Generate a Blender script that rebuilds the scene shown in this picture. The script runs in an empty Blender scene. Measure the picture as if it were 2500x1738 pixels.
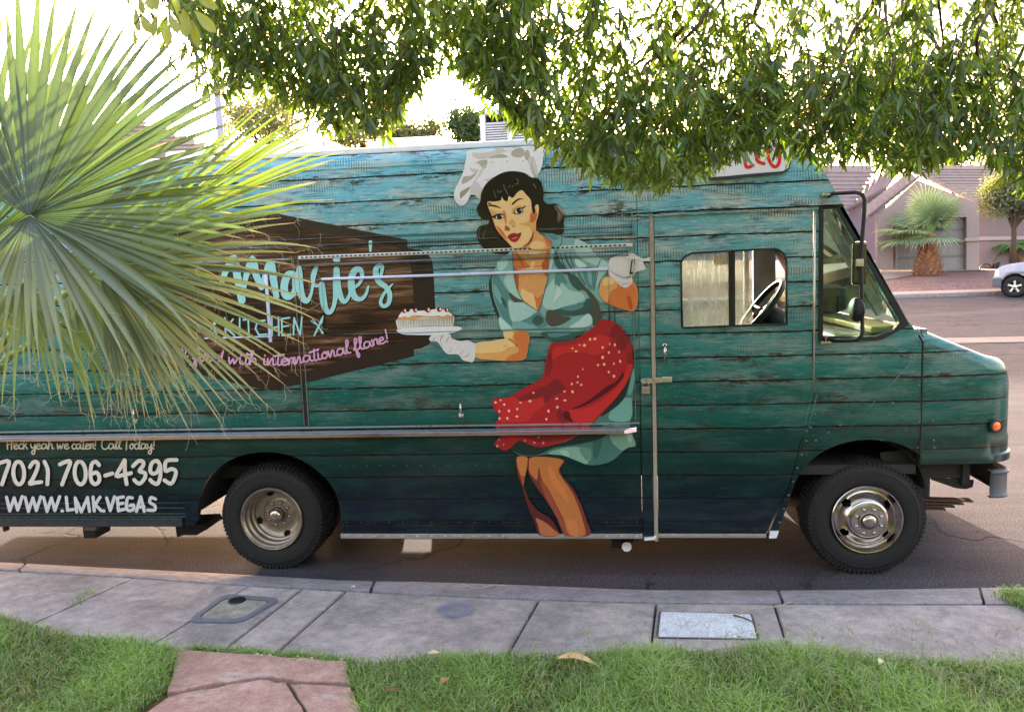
import bpy, bmesh, math, random
import numpy as np
from mathutils import Vector, Matrix
from mathutils.geometry import tessellate_polygon
random.seed(7); rng = np.random.default_rng(7)
S = bpy.context.scene
COL = S.collection
R = math.radians
# ---------------------------------------------------------------- camera (solved from the truck's vanishing points)
FPX, CX, CY = 1900.0, 1250.0, 869.0
def nrm(v): v = np.array(v, float); return v/np.linalg.norm(v)
_dn = nrm([600, 16730, FPX]); _xw = nrm([17850, -424, -FPX]); _zw = -_dn
_xw = nrm(_xw - _xw.dot(_zw)*_zw); _yw = np.cross(_zw, _xw)
RW = np.array([_xw, _yw, _zw])               # camera (right, down, forward) -> world
CAM = np.array([0.0, -5.0, 2.045])
cd = bpy.data.cameras.new('camera'); cam = bpy.data.objects.new('camera', cd); COL.objects.link(cam)
cd.sensor_width = 36; cd.lens = FPX/2500*36; cd.clip_start = 0.05; cd.clip_end = 2000
_r, _u, _b = RW @ np.array([1, 0, 0.]), RW @ np.array([0, -1, 0.]), RW @ np.array([0, 0, -1.])
cam.matrix_world = Matrix(((_r[0], _u[0], _b[0], CAM[0]), (_r[1], _u[1], _b[1], CAM[1]), (_r[2], _u[2], _b[2], CAM[2]), (0, 0, 0, 1)))
S.camera = cam
# ---------------------------------------------------------------- sky and sun
SUN_EL, SUN_AZ = R(13.0), R(-10.04)          # azimuth from +Y towards +X
w = bpy.data.worlds.new('World'); S.world = w; w.use_nodes = True
wn = w.node_tree.nodes; bg = wn['Background']
sky = wn.new('ShaderNodeTexSky'); sky.sky_type = 'NISHITA'; sky.sun_disc = False
sky.sun_elevation = SUN_EL; sky.sun_rotation = SUN_AZ; sky.altitude = 600; sky.air_density = 1.0; sky.dust_density = 6.0; sky.ozone_density = 1.0
wmx = wn.new('ShaderNodeMix'); wmx.data_type = 'RGBA'; wmx.blend_type = 'MULTIPLY'; wmx.inputs[0].default_value = 1; wmx.inputs[7].default_value = (1.27, .97, .80, 1)   # smoky, slightly rosy air
w.node_tree.links.new(sky.outputs[0], wmx.inputs[6]); w.node_tree.links.new(wmx.outputs[2], bg.inputs[0]); bg.inputs[1].default_value = 0.15
sl = bpy.data.lights.new('sun', 'SUN'); sl.energy = 2.0; sl.angle = R(0.6); sl.color = (1.0, 0.85, 0.70)
so = bpy.data.objects.new('sun', sl); COL.objects.link(so)
_sd = Vector((math.sin(SUN_AZ)*math.cos(SUN_EL), math.cos(SUN_AZ)*math.cos(SUN_EL), math.sin(SUN_EL)))
so.rotation_euler = _sd.to_track_quat('Z', 'Y').to_euler()
S.view_settings.view_transform = 'Standard'; S.view_settings.look = 'None'
S.view_settings.exposure = 3.7; S.view_settings.gamma = 1.0
S.render.engine = 'CYCLES'
# ---------------------------------------------------------------- measuring helpers
def ray(px, py): return RW @ np.array([(px-CX)/FPX, (py-CY)/FPX, 1.0])
def onY(px, py, Y=0.0):
    r = ray(px, py); return CAM + r*((Y-CAM[1])/r[1])
def onZ(px, py, Z=0.0):
    r = ray(px, py); return CAM + r*((Z-CAM[2])/r[2])
def atD(px, py, d): return CAM + ray(px, py)*d
def P(px, py): q = onY(px, py); return (q[0], q[2])
CR = {'A': (1080, 350, 4.3125), 'B': (1160, 400, 6.65), 'C': (1050, 560, 4.1745), 'K': (1150, 760, 4.4333), 'E': (1150, 1000, 4.6933),
      'H': (940, 700, 7.2533), 'G': (400, 500, 3.28), 'T': (0, 1040, 4.592), 'W': (1640, 580, 6.65), 'Q': (1960, 460, 3.989), 'N': (1900, 1060, 3.827),
      'F': (2150, 780, 3.069), 'B8': (1600, 450, 2.456), 'L': (1500, 820, 8.867), 'R': (2080, 380, 3.99), '3': (1600, 0, 2.551), '2': (800, 0, 2.66), '1': (0, 0, 2.66), '4': (0, 500, 2.66), 'U': (480, 1060, 4.433)}
def cp(k, pts):
    a, b, s = CR[k]; return [(a+x/s, b+y/s) for x, y in pts]
def lin(c):
    return tuple((x/255/12.92 if x/255 <= .04045 else ((x/255+.055)/1.055)**2.4) for x in c[:3])
# ---------------------------------------------------------------- mesh helpers
def mk(name, V, Fc, mat=None, parent=None, smooth=False, mi=None):
    me = bpy.data.meshes.new(name); me.from_pydata([tuple(v) for v in V], [], Fc)
    o = bpy.data.objects.new(name, me); COL.objects.link(o)
    for m in (mat if isinstance(mat, (list, tuple)) else [mat]):
        if m: me.materials.append(m)
    if smooth: me.polygons.foreach_set('use_smooth', [True]*len(me.polygons))
    if mi is not None: me.polygons.foreach_set('material_index', mi)
    if parent is not None: o.parent = parent
    return o
class MB:
    def __init__(s): s.V = []; s.F = []; s.M = []; s.cur = 0
    def add(s, V, F):
        b = len(s.V); s.V += [tuple(v) for v in V]; s.F += [tuple(b+i for i in f) for f in F]; s.M += [s.cur]*len(F); return s
    def box(s, x0, x1, y0, y1, z0, z1, M=None, bev=0.0):
        if bev > 0:
            bm = bmesh.new(); bmesh.ops.create_cube(bm, size=1)
            for v in bm.verts: v.co = Vector(((x0+x1)/2+v.co.x*(x1-x0), (y0+y1)/2+v.co.y*(y1-y0), (z0+z1)/2+v.co.z*(z1-z0)))
            bmesh.ops.bevel(bm, geom=bm.edges[:], offset=min(bev, .49*min(abs(x1-x0), abs(y1-y0), abs(z1-z0))), segments=2, affect='EDGES', profile=.6)
            bm.verts.index_update(); V = [v.co.copy() for v in bm.verts]; F = [[v.index for v in f.verts] for f in bm.faces]; bm.free()
        else:
            V = [Vector(p) for p in ((x0, y0, z0), (x1, y0, z0), (x1, y1, z0), (x0, y1, z0), (x0, y0, z1), (x1, y0, z1), (x1, y1, z1), (x0, y1, z1))]
            F = [(0, 3, 2, 1), (4, 5, 6, 7), (0, 1, 5, 4), (1, 2, 6, 5), (2, 3, 7, 6), (3, 0, 4, 7)]
        if M is not None: V = [M @ v for v in V]
        return s.add(V, F)
    def tube(s, pts, r, n=8, cap=True):
        pts = [Vector(p) for p in pts]; rs = r if isinstance(r, (list, tuple)) else [r]*len(pts)
        V = []; F = []; up = None
        for i, p in enumerate(pts):
            d = (pts[min(i+1, len(pts)-1)]-pts[max(i-1, 0)])
            d = d.normalized() if d.length > 1e-9 else Vector((0, 0, 1))
            if up is None: up = d.orthogonal().normalized()
            up = (up-d*up.dot(d)); up = up.normalized() if up.length > 1e-6 else d.orthogonal().normalized()
            q = d.cross(up)
            for k in range(n):
                a = 2*math.pi*k/n; V.append(p+(up*math.cos(a)+q*math.sin(a))*rs[i])
        for i in range(len(pts)-1):
            for k in range(n): F.append((i*n+k, i*n+(k+1) % n, (i+1)*n+(k+1) % n, (i+1)*n+k))
        if cap: F.append(tuple(range(n))[::-1]); F.append(tuple((len(pts)-1)*n+k for k in range(n)))
        return s.add(V, F)
    def lathe(s, prof, c, n=48, axis='y', skip=None, close=False):
        # prof: (radius, offset along axis) ; axis y: towards -Y is positive offset
        V = []; F = []
        for (r, a) in prof:
            for k in range(n):
                t = 2*math.pi*k/n
                if axis == 'y': V.append((c[0]+r*math.cos(t), c[1]-a, c[2]+r*math.sin(t)))
                else: V.append((c[0]+r*math.cos(t), c[1]+r*math.sin(t), c[2]+a))
        for i in range(len(prof)-1):
            for k in range(n):
                if skip and skip(i, k): continue
                F.append((i*n+k, i*n+(k+1) % n, (i+1)*n+(k+1) % n, (i+1)*n+k))
        return s.add(V, F)
    def build(s, name, mat=None, parent=None, smooth=False):
        return mk(name, s.V, s.F, mat, parent, smooth, s.M if isinstance(mat, (list, tuple)) else None)
def auto_smooth(o, ang=35):
    me = o.data; me.polygons.foreach_set('use_smooth', [True]*len(me.polygons))
    bm = bmesh.new(); bm.from_mesh(me)
    bmesh.ops.remove_doubles(bm, verts=bm.verts, dist=1e-5)
    bmesh.ops.recalc_face_normals(bm, faces=bm.faces)
    for e in bm.edges:
        if len(e.link_faces) == 2 and e.calc_face_angle(0) > R(ang): e.smooth = False
    bm.to_mesh(me); bm.free(); return o
def plate(name, loops, y0, y1, mat, parent=None, ax='y'):
    """flat panel with holes: loops of (x, z), from y0 (seen side) to y1"""
    flat = [p for l in loops for p in l]
    tri = tessellate_polygon([[Vector((x, z, 0)) for x, z in l] for l in loops])
    n = len(flat); V = [(x, y0, z) for x, z in flat]+[(x, y1, z) for x, z in flat]
    F = []
    for t in tri:
        a, b, c = [Vector(flat[i]) for i in t]
        s = (b-a).cross(c-a) if False else (b.x-a.x)*(c.y-a.y)-(b.y-a.y)*(c.x-a.x)
        t = tuple(t) if s > 0 else tuple(t)[::-1]
        F.append(t); F.append(tuple(i+n for i in t[::-1]))
    k = 0
    for l in loops:
        m = len(l)
        for i in range(m): F.append((k+i, k+(i+1) % m, n+k+(i+1) % m, n+k+i))
        k += m
    return mk(name, V, F, mat, parent)
def smooth_loop(pts, sub=3, closed=True):
    n = len(pts); out = []
    rng_ = range(n) if closed else range(n-1)
    for i in rng_:
        p0 = pts[(i-1) % n] if closed or i > 0 else pts[0]; p1 = pts[i]; p2 = pts[(i+1) % n]; p3 = pts[(i+2) % n] if closed or i+2 < n else pts[-1]
        for j in range(sub):
            t = j/sub; t2 = t*t; t3 = t2*t
            out.append(tuple(0.5*((2*b)+(-a+c)*t+(2*a-5*b+4*c-d)*t2+(-a+3*b-3*c+d)*t3) for a, b, c, d in zip(p0, p1, p2, p3)))
    if not closed: out.append(tuple(pts[-1]))
    return out
def rrect(x0, x1, z0, z1, r, n=6):
    out = []
    for cx_, cz, a0 in ((x1-r, z0+r, -90), (x1-r, z1-r, 0), (x0+r, z1-r, 90), (x0+r, z0+r, 180)):
        for k in range(n+1): a = R(a0+90*k/n); out.append((cx_+r*math.cos(a), cz+r*math.sin(a)))
    return out
def setp(o, label=None, cat=None, group=None, kind=None):
    if label: o['label'] = label
    if cat: o['category'] = cat
    if group: o['group'] = group
    if kind: o['kind'] = kind
    return o
def empty(name, loc=(0, 0, 0), label=None, cat=None, group=None):
    o = bpy.data.objects.new(name, None); COL.objects.link(o); o.location = loc; o.empty_display_size = .1
    return setp(o, label, cat, group)
# ---------------------------------------------------------------- materials
class NT:
    def __init__(s, name):
        s.m = bpy.data.materials.new(name); s.m.use_nodes = True; s.t = s.m.node_tree; s.b = s.t.nodes['Principled BSDF']; s.out = s.t.nodes['Material Output']
    def n(s, ty, **kw):
        x = s.t.nodes.new('ShaderNode'+ty)
        for k, v in kw.items(): setattr(x, k, v)
        return x
    def l(s, a, b): s.t.links.new(a, b)
    def v(s, node, i, val):
        if hasattr(val, 'is_output') or isinstance(val, bpy.types.NodeSocket): s.l(val, node.inputs[i])
        else: node.inputs[i].default_value = val
    def math(s, op, a, b=0.0, c=0.0, clamp=False):
        x = s.n('Math', operation=op, use_clamp=clamp); s.v(x, 0, a); s.v(x, 1, b); s.v(x, 2, c); return x.outputs[0]
    def mix(s, f, a, b, mode='MIX'):
        x = s.n('Mix', data_type='RGBA', blend_type=mode); s.v(x, 0, f); s.v(x, 6, a if not isinstance(a, tuple) else (*a[:3], 1)); s.v(x, 7, b if not isinstance(b, tuple) else (*b[:3], 1)); return x.outputs[2]
    def mapr(s, v, a, b, c=0.0, d=1.0, smooth=False):
        x = s.n('MapRange', interpolation_type='SMOOTHSTEP' if smooth else 'LINEAR'); s.v(x, 0, v)
        for i, q in enumerate((a, b, c, d)): s.v(x, i+1, q)
        return x.outputs[0]
    def comb(s, x, y, z):
        c = s.n('CombineXYZ'); s.v(c, 0, x); s.v(c, 1, y); s.v(c, 2, z); return c.outputs[0]
    def coord(s):
        t = s.n('TexCoord'); p = s.n('SeparateXYZ'); s.l(t.outputs['Object'], p.inputs[0]); return t.outputs['Object'], p.outputs
    def noise(s, vec, scale=5.0, det=3.0, rough=.5, sc=None, out=0):
        x = s.n('TexNoise')
        if sc is not None:
            mp = s.n('Mapping'); s.l(vec, mp.inputs[0]); mp.inputs['Scale'].default_value = sc; vec = mp.outputs[0]
        s.l(vec, x.inputs['Vector']); x.inputs['Scale'].default_value = scale; x.inputs['Detail'].default_value = det; x.inputs['Roughness'].default_value = rough
        return x.outputs[out]
    def ramp(s, f, stops):
        x = s.n('ValToRGB'); s.v(x, 0, f); e = x.color_ramp.elements
        while len(e) < len(stops): e.new(0.5)
        for i, (p, c) in enumerate(stops): e[i].position = p; e[i].color = (*c[:3], 1)
        return x.outputs[0]
    def bump(s, h, st=.3, dist=.01):
        b = s.n('Bump'); s.v(b, 'Height', h); b.inputs['Strength'].default_value = st; b.inputs['Distance'].default_value = dist
        s.l(b.outputs[0], s.b.inputs['Normal'])
    def set(s, **kw):
        nm = {'col': 'Base Color', 'rough': 'Roughness', 'metal': 'Metallic', 'coat': 'Coat Weight', 'coatr': 'Coat Roughness', 'spec': 'Specular IOR Level', 'trans': 'Transmission Weight', 'ior': 'IOR', 'alpha': 'Alpha'}
        for k, v in kw.items():
            if isinstance(v, tuple): v = (*v[:3], 1)
            s.v(s.b, nm[k], v)
        return s
def simple(name, rgb, rough=.5, metal=0.0, var=.15, scale=30, coat=0.0, bump=0.0, spec=.5):
    t = NT(name); v, p = t.coord(); c = lin(rgb)
    nz = t.noise(v, scale, 4, .6)
    k = t.mapr(nz, .3, .7, 1-var, 1+var)
    col = t.mix(1.0, c, t.comb(k, k, k), 'MULTIPLY')
    t.set(col=col, rough=t.mapr(nz, .2, .8, max(.02, rough-.08), min(1, rough+.1)), metal=metal, coat=coat, spec=spec)
    if bump: t.bump(nz, bump, .004)
    return t.m
# ================================================================= truck materials
def print_nodes(t, wood=False):
    v, p = t.coord(); x, y, z = p[0], p[1], p[2]
    warp = t.math('MULTIPLY', t.math('SUBTRACT', t.noise(v, 1.0, 2, .5, (1.6, 0.2, .3)), .5), .018)
    zz = t.math('DIVIDE', t.math('SUBTRACT', t.math('ADD', z, warp), 1.133-.1525*20), .1525)
    row = t.math('FLOOR', zz); fr = t.math('FRACT', zz)
    d = t.math('MINIMUM', fr, t.math('SUBTRACT', 1.0, fr))       # 0 at a joint, .5 in the middle of a plank
    wnz = t.n('TexWhiteNoise', noise_dimensions='1D'); t.v(wnz, 'W', row); rv = wnz.outputs['Value']
    off = t.math('MULTIPLY', rv, 37.0)
    vv = t.comb(t.math('ADD', x, off), row, z)
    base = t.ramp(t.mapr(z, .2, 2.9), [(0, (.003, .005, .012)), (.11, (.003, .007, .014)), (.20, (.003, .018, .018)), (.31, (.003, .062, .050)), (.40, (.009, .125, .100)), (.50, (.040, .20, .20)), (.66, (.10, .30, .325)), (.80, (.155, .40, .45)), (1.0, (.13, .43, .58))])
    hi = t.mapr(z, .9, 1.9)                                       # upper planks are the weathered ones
    tone = t.mapr(rv, 0, 1, .78, 1.22)
    base = t.mix(1.0, base, t.comb(tone, tone, tone), 'MULTIPLY')
    patch = t.noise(vv, 1.0, 5, .62, (2.2, 1, 9))
    pm = t.mapr(patch, .47, .62, 0, .95)
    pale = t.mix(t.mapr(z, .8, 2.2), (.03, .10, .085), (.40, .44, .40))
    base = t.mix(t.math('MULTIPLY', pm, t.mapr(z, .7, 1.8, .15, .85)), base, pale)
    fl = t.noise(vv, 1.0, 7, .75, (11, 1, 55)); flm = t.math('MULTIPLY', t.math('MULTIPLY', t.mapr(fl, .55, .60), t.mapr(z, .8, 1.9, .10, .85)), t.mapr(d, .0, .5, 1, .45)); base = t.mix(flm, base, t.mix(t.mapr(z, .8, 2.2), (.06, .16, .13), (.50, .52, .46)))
    grain = t.noise(vv, 1.0, 6, .7, (5, 1, 95))
    gm = t.mapr(grain, .38, .47, 1, 0)
    base = t.mix(t.math('MULTIPLY', gm, .62), base, (.006, .016, .018))
    # fine vertical saw marks in patches
    wv = t.math('SINE', t.math('ADD', t.math('MULTIPLY', x, 2*math.pi/.017), t.math('MULTIPLY', t.noise(v, 14, 2), 7.0)))
    rid = t.mapr(t.noise(vv, 1.0, 4, .65, (1.8, 1, 9)), .50, .58)
    rid = t.math('MULTIPLY', t.math('MULTIPLY', rid, t.mapr(wv, 0.0, .9)), t.math('MULTIPLY', hi, .75))
    base = t.mix(rid, base, (.05, .075, .07))
    # brown and black chips near the joints and in broad worn streaks
    chip = t.noise(vv, 1.0, 8, .75, (9, 1, 42))
    edge = t.mapr(d, .02, .26, 1, 0)
    big = t.mapr(t.noise(vv, 1.0, 3, .55, (2.4, 1, 9)), .52, .68)
    cm = t.math('MULTIPLY', t.mapr(chip, .49, .53), t.math('ADD', t.math('MULTIPLY', edge, t.mapr(big, 0, 1, .55, 1)), t.math('MULTIPLY', big, .75)), clamp=True); cm = t.math('MULTIPLY', cm, t.mapr(z, .5, 1.1))
    cm = t.math('MINIMUM', cm, 1.0)
    chipc = t.mix(t.noise(vv, 30, 2), (.006, .006, .006), (.075, .045, .032))
    base = t.mix(cm, base, chipc)
    lw = t.mapr(t.noise(vv, 1.0, 4, .6, (9, 1, 5)), .3, .75, .010, .062)
    jm = t.mapr(t.math('DIVIDE', d, lw), .6, 1.3, 1, 0)
    base = t.mix(jm, base, (.004, .005, .006))
    return v, base, grain
def wrap_material():
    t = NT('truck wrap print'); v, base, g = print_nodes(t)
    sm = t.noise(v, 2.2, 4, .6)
    t.set(col=base, rough=t.mapr(sm, .3, .7, .16, .30), coat=.0, spec=.33)
    t.bump(t.noise(v, 1.3, 2, .4), .25, .02)       # slight oil-canning of the sheet
    return t.m
M_WRAP = wrap_material()
def vcol(name, rough=.22):
    t = NT(name); a = t.n('VertexColor'); a.layer_name = 'Col'
    v, p = t.coord(); nz = t.noise(v, 60, 3, .6); k = t.mapr(nz, .3, .7, .94, 1.05)
    t.set(col=t.mix(1.0, a.outputs[0], t.comb(k, k, k), 'MULTIPLY'), rough=rough, spec=.3)
    return t.m
M_PRINT = vcol('flat printed vinyl')
def wood_mat():
    t = NT('printed dark wood'); v, p = t.coord()
    g1 = t.noise(v, 1, 6, .68, (2.2, 1, 34)); g2 = t.noise(v, 1, 3, .5, (1.1, 1, 3.2)); g3 = t.noise(v, 1, 5, .7, (8, 1, 150))
    c = t.ramp(t.math('ADD', t.math('MULTIPLY', g1, .6), t.math('MULTIPLY', g2, .45)), [(.40, (.006, .003, .003)), (.49, (.03, .012, .008)), (.56, (.11, .046, .026)), (.66, (.36, .22, .13))])
    c = t.mix(t.mapr(g3, .38, .5, .75, 0), c, (.008, .005, .005))
    t.set(col=c, rough=.24, spec=.35); return t.m
M_WOODP = wood_mat()
M_ALU = simple('brushed aluminium', (200, 196, 190), .32, .9, .12, 40)
M_RAIL = simple('dull door rail metal', (158, 144, 132), .5, .35, .12, 25)
M_STEEL = simple('shelf stainless steel', (205, 205, 215), .16, 1.0, .06, 12)
M_CHROME = simple('polished wheel steel', (182, 174, 168), .17, 1.0, .12, 18)
M_DULLRIM = simple('dusty steel rim', (150, 136, 120), .38, .8, .25, 22)
M_BLACK = simple('black rubber trim', (9, 9, 10), .55, 0, .2, 60)
M_TIRE = simple('tyre rubber', (17, 15, 15), .78, 0, .25, 35, bump=.25)
M_UNDER = simple('grimy chassis steel', (30, 27, 25), .75, 0, .4, 14, bump=.3)
M_LINER = simple('wheel well liner', (12, 11, 12), .85, 0, .3, 20)
M_WHITE = simple('white roof paint', (205, 203, 208), .4, 0, .07, 6)
M_WHITEP = simple('white gutter trim', (214, 214, 220), .3, 0, .05, 9, coat=.3)
M_INT = simple('cab interior grey paint', (158, 144, 132), .6, 0, .2, 8)
M_INTD = simple('dark dashboard plastic', (38, 40, 38), .55, 0, .2, 20)
M_CREAM = simple('cream dash paint', (92, 88, 72), .5, 0, .18, 12)
M_AMBER = simple('amber marker lens', (235, 112, 35), .25, 0, .08, 60, coat=.6)
M_BUMP = simple('grey painted bumper', (66, 66, 72), .45, 0, .15, 25)
M_BRASS = simple('padlock metal', (168, 150, 142), .35, .7, .15, 90)
def glass(name, tint=(.9, .96, .94), rough=.02, mixf=.14):
    t = NT(name); tr = t.n('BsdfTransparent'); tr.inputs[0].default_value = (*tint, 1)
    gl = t.n('BsdfGlossy'); gl.inputs['Roughness'].default_value = rough; fr = t.n('Fresnel'); fr.inputs[0].default_value = 1.5
    mx = t.n('MixShader'); t.l(t.mapr(fr.outputs[0], 0, 1, .02, 1.0), mx.inputs[0]); t.l(tr.outputs[0], mx.inputs[1]); t.l(gl.outputs[0], mx.inputs[2])
    t.l(mx.outputs[0], t.out.inputs[0]); return t
M_GLASS = glass('clear green glass', (.78, .90, .85)).m
def dusty():
    t = glass('dusty sliding glass', (.93, .95, .94)); v, p = t.coord()
    d = t.n('BsdfDiffuse'); d.inputs[0].default_value = (.70, .68, .67, 1); tl = t.n('BsdfTranslucent'); tl.inputs[0].default_value = (.72, .69, .66, 1)
    ad = t.n('MixShader'); ad.inputs[0].default_value = .6; t.l(d.outputs[0], ad.inputs[1]); t.l(tl.outputs[0], ad.inputs[2])
    st = t.noise(v, 1, 5, .65, (45, 1, 2.2)); sp = t.noise(v, 9, 4, .6)
    f = t.math('MULTIPLY', t.mapr(st, .35, .7, .22, .75), t.mapr(sp, .3, .7, .4, 1.0))
    mx = t.n('MixShader'); old = t.out.inputs[0].links[0].from_socket
    t.l(f, mx.inputs[0]); t.l(old, mx.inputs[1]); t.l(ad.outputs[0], mx.inputs[2]); t.l(mx.outputs[0], t.out.inputs[0]); return t.m
M_DUSTY = dusty()
M_CLEAR = glass('glossy clear edge trim', (.86, .90, .92), .10).m
# ================================================================= food truck
truck = empty('food_truck', (0, 0, 0), 'teal plank-print food truck with a chef illustration and dark wooden sign, parked along the kerb', 'food truck')
TW = 2.15                                     # width of the body
XR = -5.0                                     # rear end (outside the frame)
ZT = 2.745
def PP(pts): return [P(*q) for q in pts]
# side outline: rear wheel arch, skirt, cab end
arch_r = []
ac = P(656, 1252); aw = (P(830, 1252)[0]-P(482, 1252)[0])/2; ah = P(656, 1103)[1]-ac[1]
x_seam = P(1561, 900)[0]
zb_rear, zb = .335, .262
for k in range(25):
    a = math.pi*(1-k/24); arch_r.append((ac[0]+aw*math.cos(a), ac[1]+ah*math.sin(a)))
side = [(XR, zb_rear), (ac[0]-aw-.04, zb_rear), (ac[0]-aw-.01, zb_rear+.04)]+arch_r+[(ac[0]+aw+.005, zb), (x_seam, zb), (x_seam, ZT), (XR, ZT)]
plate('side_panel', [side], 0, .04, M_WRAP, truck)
x_r0, x_r1 = P(1591, 900)[0], P(1600.5, 900)[0]
zdt = P(1600, 527)[1]                          # top of the door opening
plate('pillar_panel', [[(x_seam+.004, zb+.02), (x_r0-.002, zb+.02), (x_r0-.002, ZT), (x_seam+.004, ZT)]], -.004, .04, M_WRAP, truck)
# front header above door and quarter panel
wtx, wtz = P(2000, 396)
tpx = P(1968, 345)[0]
wbx, wbz = P(2218, 786)
hd_bot = zdt+.008
x_dr = P(1822*1.0889, 900)[0]                 # rear edge of the cowl panel
def on_pillar(z): return wtx+(wbx-wtx)*(wtz-z)/(wtz-wbz)
qo = PP(cp('Q', [(158, 150), (330, 150), (1030, 1330), (770, 1470), (700, 1482), (150, 1482)]))
qi = PP(cp('Q', [(198, 205), (320, 200), (952, 1290), (880, 1380), (700, 1442), (193, 1442)]))
head = [(x_r0, hd_bot), (on_pillar(hd_bot), hd_bot), (tpx, ZT), (x_r0, ZT)]
plate('header_panel', [head], -.003, .04, M_WRAP, truck)
arch_f = PP(cp('N', [(110, 600), (150, 470), (200, 370), (245, 310), (300, 250), (385, 180), (480, 130), (590, 88), (700, 62), (850, 48), (1000, 58), (1110, 82), (1200, 118), (1280, 160), (1327, 195)]))
x_ce = P(2247, 1000)[0]
tip = P(1894, 1308)
x_dtop = x_dr
cowl = [tip, *arch_f, (x_ce, arch_f[-1][1]), (x_ce, P(2243, 835)[1]), (wbx+.02, wbz-.02), (wbx, wbz), (on_pillar(hd_bot), hd_bot-.004), (x_dtop, hd_bot-.004), (x_dtop, P(1984, 960)[1]), (P(1973, 1010)[0], P(1973, 1010)[1]), (P(1930, 1180)[0], P(1930, 1180)[1]), (P(1873, 1305)[0], tip[1])]
plate('cowl_panel', [cowl, qi[::-1]], 0, .04, M_WRAP, truck)
# door
win = [P(*q) for q in smooth_loop(cp('W', [(165, 1440), (175, 1462), (1855, 1402), (1855, 380), (1820, 270), (1740, 205), (1640, 185), (960, 218), (330, 255), (210, 310), (148, 400)]), 1)]
zdb = P(1700, 1300)[1]
dpoly = [(x_r1+.004, zdb), (P(1870, 1298)[0], zdb), (P(1927, 1180)[0], P(1927, 1180)[1]), (P(1970, 1010)[0], P(1970, 1010)[1]), (x_dr-.006, P(1981, 960)[1]), (x_dr-.006, hd_bot-.012), (x_r1+.004, hd_bot-.012)]
door = plate('cab_door', [dpoly, win[::-1]], -.008, .03, M_WRAP, truck)
# door parts
mb = MB(); mb.box(x_r0, x_r1, -.014, .02, zb-.03, hd_bot-.004, bev=.004); mb.build('door_rail', M_RAIL, truck)
mb = MB(); mb.box(x_r0+.01, x_dr+.02, -.022, .0, hd_bot-.012, hd_bot+.004); mb.box(x_r0+.01, on_pillar(hd_bot)-.02, -.028, -.003, hd_bot+.006, hd_bot+.022, bev=.004); mb.build('door_header_track', M_WRAP, truck)
mb = MB(); hx = P(1822*1.0889+3, 700)[0]; mb.tube([(hx, -.012, P(0+1985, 515)[1]), (hx, -.012, P(1985, 957)[1])], .006, 8)
o = mb.build('piano_hinge', M_ALU, truck, True)
# window frame, panes of the cab door
wf = MB()
wx0, wx1, wz0, wz1 = win[0][0], win[2][0], P(1780, 795)[1], P(1780, 612)[1]
for a, b in zip(win, win[1:]+win[:1]):
    wf.tube([(a[0], -.010, a[1]), (b[0], -.010, b[1])], .0065, 6)
wfo = wf.build('window_frame', M_BLACK, door, True)
xm0, xm1 = P(1640+955/6.65, 700)[0], P(1640+1028/6.65, 700)[0]
mb = MB(); mb.box(xm0, xm1, -.004, .02, wz0-.01, wz1-.005); mb.box(xm0-.01, xm0-.002, -.008, .02, wz0-.008, wz1-.01); mb.build('window_mullion', M_BLACK, door)
def pane(name, pts, y, mat, par):
    return mk(name, [(x, y, z) for x, z in pts]+[(x, y+.004, z) for x, z in pts], [tuple(range(len(pts))), tuple(range(len(pts), 2*len(pts)))[::-1]]+[(i, i+len(pts), (i+1) % len(pts)+len(pts), (i+1) % len(pts)) for i in range(len(pts))], mat, par)
pane('window_pane', [(wx0-.005, wz0-.02), (xm0, wz0-.012), (xm0, wz1-.005), (wx0+.06, wz1-.01), (wx0-.005, wz1-.06)], .006, M_DUSTY, door)
xsl = P(1640+1305/6.65, 700)[0]
pane('window_pane', [(xm1, wz0-.01), (xsl, wz0-.01), (xsl, wz1-.05), (xsl-.03, wz1-.005), (xm1, wz1-.005)], .012, M_DUSTY, door)
# quarter window
plate('quarter_window_frame', [qo, qi[::-1]], -.010, .0-.0005, M_BLACK, truck)
qg = PP(cp('Q', [(190, 196), (326, 192), (962, 1294), (886, 1388), (702, 1450), (186, 1450)]))
pane('quarter_window_pane', qg, .018, M_GLASS, truck)
# roof with rounded edges, white gutter
mb = MB(); prof = []
rr = .075
for k in range(7):
    a = R(90*k/6); prof.append((rr-rr*math.cos(a), ZT+rr*math.sin(a)))
xf_at = lambda z: tpx-(z-ZT)*.35
V = []; Fc = []
for (y, z) in prof: V += [(XR, y, z), (x_seam, y, z), (xf_at(z), y, z)]
for i in range(6):
    for k in range(2): Fc.append((i*3+k, i*3+k+1, (i+1)*3+k+1, (i+1)*3+k))
o = mk('roof_edge', V, Fc, M_WRAP, truck, True)
mb = MB(); zr = ZT+rr
mb.box(XR, xf_at(zr), rr, TW-rr, zr-.03, zr); mb.box(XR, xf_at(zr), TW-rr, TW, ZT-.02, zr-.01)
mb.build('roof', M_WHITE, truck)
mb = MB(); mb.box(XR, P(1330, 355)[0], .03, rr+.05, zr-.012, zr+.028, bev=.01); mb.box(P(1332, 355)[0], xf_at(zr)-.02, .045, rr+.05, zr-.012, zr+.018, bev=.008); mb.build('roof_gutter', M_WHITEP, truck)
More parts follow.
